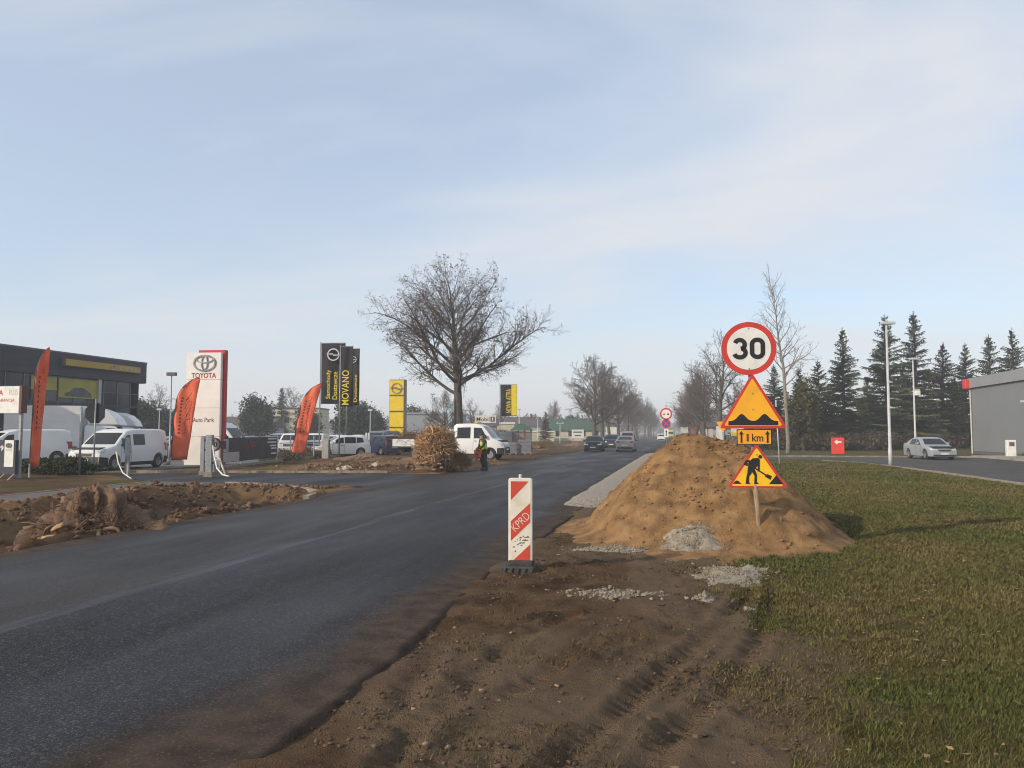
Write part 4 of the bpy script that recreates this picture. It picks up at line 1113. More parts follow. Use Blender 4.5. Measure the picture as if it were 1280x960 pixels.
# --- feather flags
FLAGR = mat('flag_red', (0.84, 0.165, 0.06), 0.7, (0.74, 0.11, 0.045), 2.0)
FLAGD = mat('flag_ink', (0.10, 0.025, 0.025), 0.7)
def feather(px, d, py0, py1, half, lean, label, seed, rz, side=1):
    x, y = at(px, d); t = thing('feather_flag', label, 'flag', (x, y, 0), rz, 'orange red feather flags')
    z1 = zat(py0, d); z0 = max(zat(py1, d), 0.45)
    n = 22; rnd = random.Random(seed)
    mast = []
    for i in range(n + 1):
        s_ = i / n
        zz = z0 - 0.1 + (z1 - z0 + 0.1) * (1 - (1 - s_) ** 1.25 if s_ > 0.55 else s_ * (1 - 0.45 ** 1.25) / 0.55)
        xx = side * (-half * 0.95 + (half * 1.85) * max(0, (s_ - 0.55) / 0.45) ** 2.4) + lean * (zz - z0)
        mast.append((xx, zz))
    cols = 9; V = []; Fs = []
    for i, (mx, mz) in enumerate(mast):
        s_ = i / n
        free = side * (half * (0.45 + 0.55 * s_)) + lean * (mz - z0)
        if side * (free - mx) < 0.02: free = mx + side * 0.02
        for j in range(cols):
            u = j / (cols - 1)
            wob = 0.07 * math.sin(u * 5.0 + s_ * 6 + seed) * u + 0.03 * math.sin(s_ * 21 + u * 7 + seed)
            V.append((mx + (free - mx) * u, wob, mz - 0.10 * u * s_))
    for i in range(n):
        for j in range(cols - 1):
            a = i * cols + j; Fs.append((a, a + 1, a + cols + 1, a + cols))
    mb = MB(); mb.add(V, Fs); o = mb.build('banner', FLAGR, t, smooth=True)
    sd = o.modifiers.new('Solidify', 'SOLIDIFY'); sd.thickness = 0.006
    MB().tube([(mast[0][0], 0, -0.05), (mast[0][0], 0, z0 - 0.1)] + [(a - side * 0.012, 0, b) for a, b in mast], [0.03, 0.028] + [0.022 - 0.010 * i / n for i in range(n + 1)], 8).build('mast', BLACK if seed != 1 else DGREY, t, smooth=True)
    MB().tube([(mast[0][0], 0, -0.1), (mast[0][0], 0, z0 + 0.02)], 0.032, 8).build('foot_sleeve', WPOLE, t)
    # brush-like marks printed down the cloth
    hk = half / 0.56
    mb = MB(); m3 = MB()
    for k in range(11):
        s_ = 0.66 - 0.038 * k; i = int(s_ * n); f_ = s_ * n - i; mx = mast[i][0] * (1 - f_) + mast[i + 1][0] * f_; mz = mast[i][1] * (1 - f_) + mast[i + 1][1] * f_
        cx = mx + side * half * 0.52; hh = (z1 - z0) * 0.012
        mb.prism([(cx - 0.05 * hk, mz - hh), (cx + 0.05 * hk, mz - hh), (cx + 0.05 * hk, mz + hh), (cx - 0.05 * hk, mz + hh)], -0.125, -0.120)
    mb.build('printed_writing', FLAGD, o, kind='stuff')
    m3 = MB()
    for k in range(17):
        s_ = 0.73 - 0.028 * k; i = int(s_ * n); f_ = s_ * n - i; mx = mast[i][0] * (1 - f_) + mast[i + 1][0] * f_; mz = mast[i][1] * (1 - f_) + mast[i + 1][1] * f_
        cx = mx + side * half * (0.98 + rnd.uniform(-0.16, 0.16)); a = rnd.uniform(0.2, 1.3); l_ = rnd.uniform(0.05, 0.15) * hk; w_ = rnd.uniform(0.012, 0.032) * hk
        ca, sa = math.cos(a), math.sin(a)
        m3.prism([(cx + ca * p_ - sa * q_, mz + sa * p_ + ca * q_) for p_, q_ in ((-l_, -w_), (l_ * 0.7, -w_ * 0.6), (l_, w_ * 0.2), (-l_ * 0.6, w_))], -0.126 - 0.0004 * k, -0.121)
    m3.build('printed_script', FLAGD, o, kind='stuff')
    return t
feather(48, 30.5, 433, 580, 0.24, 0.02, 'narrow red feather flag beside the black notice board', 1, R(58))
feather(229, 40.0, 471, 572, 0.56, 0.06, 'broad orange feather flag in front of the white and red sign tower', 2, R(25))
feather(376, 50.0, 479, 567, 0.56, 0.17, 'leaning orange red feather flag beside the black hanging banners', 3, R(18))

# --- black banners on tall poles
FLAGB = mat('flag_black', (0.020, 0.019, 0.022), 0.75, (0.034, 0.031, 0.034), 1.5, spec=0.2)
LY = mat('letter_yellow', (0.80, 0.62, 0.02), 0.6)
LW = mat('letter_white', (0.68, 0.68, 0.66), 0.6)
def hanging(px, d, py0, py1, wpx, label, seed, rz, texts, emblem=True, poletop=None, pole_base=-0.1, yellow=False):
    x, y = at(px, d); t = thing('banner_pole', label, 'flag', (x, y, 0), rz, 'hanging banners on tall poles')
    k = d / FOC; W = wpx * k; z1, z0 = zat(py0, d), zat(py1, d)
    MB().tube([(-0.05, 0, pole_base), (-0.05, 0, z1 + 0.12)], [0.055, 0.04], 10).build('pole', GALV, t, smooth=True)
    MB().tube([(-0.05, 0, z1 + 0.03), (W, 0, z1 + 0.03)], 0.022, 8).build('arm', GALV, t)
    cols, rows = 15, 24; V = []; Fs = []
    def off(u, v): return 0.075 * math.sin(u * 8 + v * 3 + seed) * (0.3 + v) + 0.05 * math.sin(v * 7 + u * 4 + seed * 2) * v
    for i in range(rows + 1):
        v = i / rows
        for j in range(cols + 1):
            u = j / cols; V.append((W * u * (1 - 0.03 * v) + 0.10 * v * math.sin(seed) * 0.5, off(u, v), z1 - (z1 - z0) * v))
    for i in range(rows):
        for j in range(cols):
            a = i * (cols + 1) + j; Fs.append((a, a + 1, a + cols + 2, a + cols + 1))
    o = MB().add(V, Fs).build('cloth', FLAGB, t, smooth=True)
    sd = o.modifiers.new('Solidify', 'SOLIDIFY'); sd.thickness = 0.006
    if yellow:
        MB().box(W * 0.66, -0.20, z0 + 0.05, W * 0.98, -0.165, z1 - 0.02).build('yellow_stripe', LY, o)
    for txt, cx, cz0, hgt, ln, mm in texts:
        lettering(txt, ln, hgt, mm, o, 'lettering', (W * cx, -0.205, z1 - (z1 - z0) * cz0), (0, R(-90), 0), bold=0.006)
    if emblem:
        zc = z1 - (z1 - z0) * 0.19; rr_ = W * 0.25; cx = W * 0.53
        e = ring(cx, zc, rr_, rr_, rr_ * 0.17, 32).build('emblem_ring', LW, o, loc=(0, -0.02, 0))
        MB().prism([(cx + a * rr_ * 1.5, zc + b * rr_ * 1.5) for a, b in ((-0.88, 0.05), (-0.02, 0.14), (-0.1, 0.02), (0.88, -0.05), (0.0, -0.15), (0.08, -0.02))], -0.222, -0.195).build('bolt', LW, e)
    return t
hanging(400.5, 57, 429, 505, 31, 'black hanging banner reading Samochody Dostawcze on its tall pole', 1, R(8), [('Samochody', 0.36, 0.68, 0.42, 2.15, LY), ('Dostawcze', 0.62, 0.70, 0.36, 2.05, LY)])
hanging(425.5, 55.5, 433, 508, 15.5, 'narrow black hanging banner reading MOVANO', 2, R(8), [('MOVANO', 0.45, 0.69, 0.52, 2.5, LY)], emblem=False)
hanging(434, 62, 436, 507, 15.5, 'rearmost black hanging banner with a white ring emblem', 3.3, R(6), [('Dostawcze', 0.72, 0.70, 0.26, 2.2, LY)])
hanging(625.5, 88, 481, 520, 21, 'black and yellow hanging banner by the oil sign', 2.2, R(10), [('NOWA ASTRA', 0.50, 0.52, 0.62, 2.7, LY)], emblem=False, yellow=True)

# --- oil sign
d = 72.0; k = d / FOC; x, y = at(607, d)
t = thing('oil_sign', 'white rectangular oil brand sign on two posts behind the tipper truck', 'sign', (x, y, 0), R(14))
zc = zat(524, d)
MB().box(-13 * k, -0.08, zc - 4.8 * k, 13 * k, 0.08, zc + 4.8 * k).build('panel', WHITE, t)
lettering('Mobil', 16 * k, 5.0 * k, BLACK, t, 'lettering', (-3.2 * k, -0.085, zc), bold=0.005)
q = MB().box(6.2 * k, -0.10, zc - 3.0 * k, 11.2 * k, -0.07, zc + 3.0 * k).build('number_tile', BLACK, t)
lettering('1', 1.8 * k, 4.4 * k, WHITE, q, 'numeral', (8.7 * k, -0.104, zc), bold=0.03)
for xx in (-7, 8):
    MB().box(xx * k - 0.05, 0.08, -0.1, xx * k + 0.05, 0.18, zc + 2 * k).build('post', GALV, t)

# --- boards on the left edge
d = 30.0; k = d / FOC; x, y = at(9, d)
t = thing('billboard', 'white warranty billboard with red lettering on steel posts', 'billboard', (x, y, 0), R(-4))
MB().box(-1.10, -0.10, zat(516.5, d), 22.0 * k, 0.14, zat(483, d)).build('panel', WHITE, t)
MB().box(22.0 * k, -0.10, zat(516.5, d), 26.0 * k, 0.16, zat(482.6, d)).build('side_panel', mat('board_rust', (0.12, 0.045, 0.035), 0.6), t)
lettering('TOYOTA', 1.25, 0.22, RED, t, 'lettering', (-0.74, -0.106, zat(491, d)), bold=0.02)
lettering('PLUS', 0.42, 0.24, mat('letter_pale', (0.52, 0.53, 0.55), 0.5), t, 'lettering', (13 * k, -0.106, zat(490.5, d)), bold=-0.005)
lettering('GWARANCJA', 1.12, 0.15, RED, t, 'lettering', (-3.0 * k, -0.106, zat(501, d)))
for xx in (20.6, -30): MB().box(xx * k - 0.05, 0.02, -0.1, xx * k + 0.05, 0.12, zat(515, d)).build('post', GALV, t)
d = 29.0; k = d / FOC; x, y = at(10, d)
t = thing('notice_board', 'low dark notice board with a white emblem poster in front of the hedge', 'notice board', (x, y, 0), R(-6))
MB().box(-1.3, -0.06, zat(592, d), 18 * k, 0.06, zat(550, d)).build('panel', mat('board_navy', (0.022, 0.027, 0.045), 0.5, (0.03, 0.035, 0.05), 2), t)
q = MB().box(0.5 * k, -0.085, zat(583, d), 15.5 * k, -0.05, zat(550, d)).build('poster', WHITE, t)
ring(8 * k, zat(556.5, d), 4.6 * k, 3.2 * k, 0.7 * k, 28).build('emblem_ring', CHROME, q, loc=(0, 0.07, 0))
ring(8 * k, zat(555.3, d), 3.4 * k, 1.5 * k, 0.5 * k, 28).build('emblem_oval', CHROME, q, loc=(0, 0.072, 0))
ring(8 * k, zat(556.6, d), 1.5 * k, 2.8 * k, 0.5 * k, 28).build('emblem_oval', CHROME, q, loc=(0, 0.068, 0))
lettering('TOYOTA', 11 * k, 2.0 * k, CHROME, q, 'lettering', (8 * k, -0.090, zat(562.5, d)))
lettering('19', 9 * k, 6.5 * k, WHITE, t, 'numerals', (-6.5 * k, -0.066, zat(560, d)), bold=0.02)
for xx in (0.5, 16.5): MB().tube([(xx * k, 0.02, zat(590, d)), (xx * k - 0.05, -0.32, -0.05)], 0.022, 8).build('foot', WPOLE, t)

# --- give-way octagon seen from the back, and its neighbours
d = 33.5; x, y = at(119.5, d)
t = thing('stop_sign', 'dark back of an octagonal stop sign on a steel pole by the vans', 'road sign', (x, y, 0), R(10))
MB().tube([(0, 0, -0.1), (0, 0, zat(499, d))], 0.032, 10).build('pole', GALV, t, smooth=True)
MB().prism(circle(-0.05, zat(516.5, d), 0.475, 8, a0=R(22.5)), 0.05, 0.065).build('octagon', SBACK, t)
for pz in (508, 524): MB().box(-0.25, 0.032, zat(pz, d) - 0.02, 0.17, 0.05, zat(pz, d) + 0.02).build('bracket', SBACK, t)
for px, d, py, r_, lab in ((102, 32.0, 509, 0.045, 'bare steel pole rising from the low hedge'), (160, 32.5, 546, 0.06, 'thick short steel post with a small green plate by the side road')):
    x, y = at(px, d); t = thing('steel_post', lab, 'post', (x, y, 0))
    MB().tube([(0, 0, -0.1), (0, 0, zat(py, d))], r_ if px != 160 else 0.055, 10).build('pole', GALV, t, smooth=True)
    if px == 160:
        MB().box(0.06, -0.05, -0.1, 0.15, 0.05, zat(py + 1, d)).build('pole', GALV, t)
        MB().prism([(-0.26, zat(548, d)), (-0.02, zat(548, d)), (-0.02, zat(563, d)), (-0.10, zat(563, d))], -0.03, -0.02).build('plate', mat('sign_green', (0.02, 0.12, 0.10), 0.5), t)
def pipe(name, label, pts, r_, m, cat):
    c0 = pts[0]; t = MB().tube([(a - c0[0], b - c0[1], c - c0[2]) for a, b, c in pts], r_, 8).build(name, m, loc=c0, smooth=True); return tag(t, label, cat)
d = 31.0
pipe('plastic_pipe', 'white plastic strip leaning from the steel post onto the path', [(*at(147, d), 1.0), (*at(150, d), 0.55), (*at(156, d - 1), 0.2), (*at(167, d - 2), 0.03)], 0.024, PLASTIC, 'pipe')

# --- gate posts, limit sign and fence banner
for px, d, lab in ((255, 32.4, 'slim grey gate post behind the thick one'), (263.5, 31.3, 'thick grey gate post at the kerb of the side road')):
    x, y = at(px, d); w_ = 0.08 if px == 255 else 0.12
    t = thing('gate_post', lab, 'gate post', (x, y, 0), R(12))
    MB().box(-w_, -w_, -0.1, w_, w_, zat(545 if px == 255 else 543.5, d)).build('post', GALV, t, bevel=0.01)
    MB().box(-w_ * 1.4, -w_ * 1.4, -0.1, w_ * 1.4, w_ * 1.4, 0.16).build('footing', KERB, t)
    for zz in (0.5, 1.0, 1.4): MB().box(w_, -0.03, zz, w_ + 0.06, 0.03, zz + 0.08).build('hinge', DGREY, t)
d = 31.6; x, y = at(269, d)
t = thing('limit_sign', 'small worn round 10 limit sign mounted by the gate posts', 'road sign', (x, y, 0), R(14))
MB().tube([(0, 0.03, -0.1), (0, 0.03, zat(548, d))], 0.025, 8).build('pole', GALV, t)
q = MB().prism(circle(0, zat(555.5, d), 0.285, 32), -0.01, 0.01).build('plate', mat('worn_red', (0.17, 0.045, 0.04), 0.6), t)
MB().prism(circle(0, zat(555.5, d), 0.215, 32), -0.016, -0.006).build('disc', mat('worn_white', (0.42, 0.38, 0.36), 0.6), q)
lettering('10', 0.24, 0.20, BLACK, q, 'numerals', (0, -0.019, zat(555.5, d)), bold=0.03)
MB().box(0.28, -0.01, zat(561, d), 0.48, 0.01, zat(551, d)).build('side_plate', mat('worn_red', (0.17, 0.045, 0.04), 0.6), t)
d = 31.0
pipe('plastic_pipe', 'bent white plastic pipe hanging off the gate post onto the kerb', [(*at(267, d), 1.25), (*at(269, d), 0.85), (*at(273, d - .4), 0.35), (*at(280, d - .9), 0.12), (*at(288, d - 1.4), 0.09)], 0.030, PLASTIC, 'pipe')
pipe('plastic_pipe', 'crumpled white plastic sheet strip beside the bent pipe', [(*at(270, d), 0.75), (*at(276, d), 0.72), (*at(279, d), 0.45), (*at(283, d - .3), 0.12)], 0.035, PLASTIC, 'pipe')

def fence(label, P, posts_t, hgt, banner=None, rails=True, m=GALV):
    a, b = Vector(P[0]), Vector(P[1]); L = (b - a).length; ang = math.atan2(b.y - a.y, b.x - a.x)
    t = thing('wire_fence', label, 'fence', (a.x, a.y, 0), ang)
    for s_ in posts_t:
        MB().box(s_ * L - 0.035, -0.035, -0.1, s_ * L + 0.035, 0.035, hgt + 0.06).build('post', m, t)
    for zz in np.arange(0.12, hgt + 0.01, 0.2):
        MB().box(0, -0.006, zz, L, 0.006, zz + 0.012).build('rail', m, t)
    mb = MB()
    for xx in np.arange(0, L, 0.25): mb.box(xx - 0.003, -0.010, 0.1, xx + 0.003, -0.006, hgt)
    mb.build('vertical_wires', m, t, kind='stuff')
    MB().box(0, -0.05, -0.15, L, 0.05, 0.14).build('plinth', KERB, t)
    return t, L
fa = at(276, 37.5); fb = at(366, 50.0)
ft, L = fence('wire fence carrying a dark printed banner beside the sign tower', (fa, fb), (0.0, 0.24, 0.48, 0.74, 0.97), 1.5)
BAN = mat('banner_dark', (0.045, 0.035, 0.038), 0.6, (0.025, 0.022, 0.026), 1.2)
q = thing('printed_banner', 'dark printed banner with red swirl and white writing hung on the wire fence', 'banner', (fa[0], fa[1], 0), ft.rotation_euler[2])
MB().box(0.25, -0.075, 0.28, L * 0.72, -0.055, 1.50).build('cloth', BAN, q)
MB().box(0.26, -0.085, 0.30, L * 0.20, -0.070, 0.78).build('pale_corner', mat('banner_pale', (0.42, 0.38, 0.37), 0.6), q)
MB().box(0.26, -0.085, 0.80, L * 0.075, -0.070, 1.45).build('pale_edge', mat('banner_pale2', (0.34, 0.34, 0.37), 0.6), q)
swirl = mat('banner_red', (0.30, 0.045, 0.04), 0.6, (0.18, 0.03, 0.03), 8)
cx = L * 0.33
for k in range(9):
    a = k * 0.7; l_ = 0.9 - 0.06 * k; zc = 1.02
    MB().prism([(cx, zc - 0.05), (cx + math.cos(a) * l_ * 1.3, zc + math.sin(a) * l_ * 0.40), (cx + math.cos(a + 0.25) * l_, zc + math.sin(a + 0.25) * l_ * 0.36)], -0.088 - 0.0006 * k, -0.076).build('swirl', swirl, q)
for k, (w_, z_) in enumerate(((1.5, 1.36), (1.6, 1.16), (1.1, 0.96), (0.9, 0.80), (0.9, 0.50))):
    MB().box(L * 0.70 - w_, -0.088, z_, L * 0.705, -0.076, z_ + 0.085).build('line_of_writing', LW, q)
fa2 = at(371, 51.0); fb2 = at(460, 60)
fence('wire fence between the parked cars and the dug up verge', (fa2, fb2), (0.0, 0.22, 0.42, 0.62, 0.8, 1.0), 1.45)
x, y = at(408, 52.5)
t = thing('utility_cabinet', 'pale concrete utility cabinet by the banner poles', 'cabinet', (x, y, 0), R(14))
MB().box(-0.22, -0.20, -0.1, 0.22, 0.22, zat(548.5, 52.5)).build('body', mat('cabinet_concrete', (0.48, 0.45, 0.40), 0.8, (0.38, 0.35, 0.31), 4), t, bevel=0.015)
MB().box(0.222, -0.18, 0.0, 0.25, 0.20, zat(550, 52.5)).build('door', DGREY, t)
for px, glab in ((458.5, 'white gate post next to the parked white estate car'), (461.8, 'white gate post next to the black hatchback')):
    x, y = at(px, 58.0); MBp = MB().box(-0.06, -0.06, -0.1, 0.06, 0.06, zat(541, 58)); tag(MBp.build('gate_post', WPOLE, loc=(x, y, 0)), glab, 'gate post', 'white gate post pair')

# --- lamp posts
def lamp(px, d, pytop, label, w=0.07, head=0.55, m=WPOLE, rz=0.0, kind='flat'):
    x, y = at(px, d); t = thing('street_lamp', label, 'street lamp', (x, y, 0), rz)
    zt = zat(pytop, d)
    MB().tube([(0, 0, -0.1), (0, 0, 0.9), (0, 0, 0.92), (0, 0, zt)], [w * 1.25, w * 1.25, w, w * 0.62], 12).build('pole', m, t, smooth=True)
    if kind == 'flat':
        o_ = MB(); o_.hprism(rounded([(-head * 0.45, -0.17), (head * 0.75, -0.13), (head * 0.75, 0.13), (-head * 0.45, 0.17)], 0.1), zt - 0.02, zt + 0.14)
        o_.build('lamp_head', m, t, bevel=0.04)
        MB().box(-head * 0.3, -0.10, zt - 0.04, head * 0.5, 0.10, zt - 0.015).build('lens', LW, t)
    else:
        for s_ in (-1, 1):
            MB().box(s_ * head * 0.5 - 0.13, -0.12, zt - 0.08, s_ * head * 0.5 + 0.13, 0.12, zt + 0.12).build('floodlight', DGREY if kind == 'flood' else m, t)
        MB().box(-head * 0.5, -0.03, zt - 0.06, head * 0.5, 0.03, zt).build('crossbar', m, t)
    return t
lamp(1111, 42.5, 404.5, 'tall white lamp post at the corner of the lawn', 0.085, 0.62)
t = lamp(1143, 68.0, 449, 'thinner white lamp post with a camera behind the silver car', 0.09, 0.62)
z_ = zat(491, 68)
MB().box(0.05, -0.18, z_ - 0.25, 0.5, 0.18, z_ + 0.2).build('camera_box', WHITE, t, bevel=0.05)
MB().tube([(0.0, 0, z_ + 0.3), (0.5, 0, z_ + 0.3)], 0.04, 8).build('camera_arm', WPOLE, t)
lamp(213.5, 46.0, 468, 'slim grey floodlight pole between the van and the orange flag', 0.05, 0.28, GALV, R(10), 'flood')
lamp(199.5, 88.0, 512, 'short distant lamp post behind the white vans', 0.06, 0.3, WPOLE, 0, 'pair')
lamp(541, 110.0, 493, 'tall thin lamp post behind the big tree', 0.07, 0.4, GALV, 0, 'pair')
lamp(463, 95.0, 513, 'thin white lamp post above the grey van', 0.06, 0.3, WPOLE, 0, 'pair')
lamp(700, 130.0, 529, 'double headed lamp post before the green roofed shed', 0.08, 0.9, WPOLE, 0, 'pair')
lamp(649, 118.0, 512, 'bare pale pole beside the red framed kiosk', 0.09, 0.2, WPOLE, 0, 'pair')
lamp(672, 150.0, 523, 'curved far lamp beyond the kiosk', 0.08, 0.6, WPOLE, R(120))

# --- red arrow box on the right lawn, price box by the building
d = 63.0; x, y = at(1046, d); k = d / FOC
t = thing('arrow_sign', 'red box sign with a white arrow on the lawn before the spruces', 'sign', (x, y, 0), R(-6))
MB().box(-7.4 * k, -0.16, 0.02, 7.4 * k, 0.16, zat(547, d)).build('box', mat('box_red', (0.72, 0.055, 0.035), 0.4, (0.62, 0.045, 0.03), 3), t, bevel=0.02)
zc = zat(552.5, d)
MB().prism([(-4.2 * k, zc), (-0.6 * k, zc + 3.4 * k), (-0.6 * k, zc + 1.1 * k), (4 * k, zc + 1.1 * k), (4 * k, zc - 1.1 * k), (-0.6 * k, zc - 1.1 * k), (-0.6 * k, zc - 3.4 * k)], -0.18, -0.15).build('arrow', WHITE, t)
MB().box(-6 * k, -0.1, -0.1, 6 * k, 0.1, 0.04).build('plinth', DGREY, t)
# ================================================================== VEHICLES
GLASS = mat('car_glass', (0.010, 0.012, 0.016), 0.06, (0.018, 0.021, 0.025), 1.0, spec=0.32)
TYRE = mat('tyre', (0.022, 0.022, 0.023), 0.85, (0.035, 0.033, 0.03), 20)
RIM = mat('rim', (0.42, 0.43, 0.45), 0.35, (0.25, 0.25, 0.27), 9, metal=0.7)
TRIM = mat('black_trim', (0.020, 0.020, 0.022), 0.6, (0.03, 0.03, 0.032), 6)
HEADL = mat('headlamp', (0.62, 0.64, 0.66), 0.15, (0.35, 0.36, 0.38), 14)
TAILL = mat('tail_lamp', (0.35, 0.02, 0.02), 0.25, (0.25, 0.015, 0.015), 10)
PLATE = mat('number_plate', (0.72, 0.72, 0.68), 0.5)
def paint(name, c, rough=0.38, metal=0.0): return mat('paint_' + name, c, rough, tuple(v * 0.92 for v in c), 1.5, metal=metal, coat=0.12, spec=0.35)
P_WHITE = paint('white', (0.74, 0.74, 0.72)); P_SILVER = paint('silver', (0.29, 0.32, 0.34), 0.36, 0.0); P_DARK = paint('dark', (0.030, 0.033, 0.042))
P_NAVY = paint('navy', (0.022, 0.030, 0.075)); P_GREY = paint('grey', (0.15, 0.16, 0.18)); P_BEIGE = paint('champagne', (0.33, 0.30, 0.27), 0.42, 0.0); P_BLUE = paint('steel_blue', (0.10, 0.14, 0.20)); P_YEL = paint('yellow', (0.72, 0.48, 0.02))

def make_wheel(Rw, wd, parent, loc):
    key = 'wheel_%.2f' % Rw
    def lathe(pr, n=26):
        vs = []; fs = []
        for k in range(n):
            a = 2 * math.pi * k / n
            for x, r_ in pr: vs.append((x, r_ * math.cos(a), r_ * math.sin(a)))
        m_ = len(pr)
        for k in range(n):
            for j in range(m_ - 1):
                fs.append((k * m_ + j, k * m_ + j + 1, ((k + 1) % n) * m_ + j + 1, ((k + 1) % n) * m_ + j))
        return vs, fs
    if key not in bpy.data.meshes:
        h = wd / 2
        v, f = lathe([(-h, Rw * 0.62), (-h, Rw * 0.92), (-h * 0.8, Rw), (h * 0.8, Rw), (h, Rw * 0.92), (h, Rw * 0.62)])
        me = bpy.data.meshes.new(key); me.from_pydata(v, [], f); me.materials.append(TYRE); me.shade_smooth()
        mb = MB(); v, f = lathe([(h * 0.80, Rw * 0.30), (h * 0.72, Rw * 0.50), (h * 0.98, Rw * 0.60), (h * 0.98, Rw * 0.64), (-h, Rw * 0.63)]); mb.add(v, f)
        v, f = lathe([(h * 0.86, 0.001), (h * 0.86, Rw * 0.16), (h * 0.6, Rw * 0.20)], 14); mb.add(v, f)
        for k in range(7):
            a = 2 * math.pi * k / 7; c_, s_ = math.cos(a), math.sin(a); w0, w1 = Rw * 0.075, Rw * 0.11
            q0, q1 = Rw * 0.12, Rw * 0.62
            mb.add([(h * 0.82, q0 * c_ - w0 * s_, q0 * s_ + w0 * c_), (h * 0.82, q0 * c_ + w0 * s_, q0 * s_ - w0 * c_), (h * 0.86, q1 * c_ + w1 * s_, q1 * s_ - w1 * c_), (h * 0.86, q1 * c_ - w1 * s_, q1 * s_ + w1 * c_)], [(0, 1, 2, 3)])
        m2 = bpy.data.meshes.new(key + '_rim'); m2.from_pydata(mb.v, [], mb.f); m2.materials.append(RIM)
        mb = MB(); v, f = lathe([(h * 0.25, 0.001), (h * 0.25, Rw * 0.62)], 20); mb.add(v, f)
        m3 = bpy.data.meshes.new(key + '_drum'); m3.from_pydata(mb.v, [], mb.f); m3.materials.append(TRIM)
    w = bpy.data.objects.new('wheel', None); COL.objects.link(w); w.parent = parent; w.location = loc
    if loc[0] < 0: w.rotation_euler = (0, 0, math.pi)
    for nm, kk in (('tyre', key), ('rim', key + '_rim'), ('brake_drum', key + '_drum')):
        o = bpy.data.objects.new(nm, bpy.data.meshes[kk]); COL.objects.link(o); o.parent = w
    return w

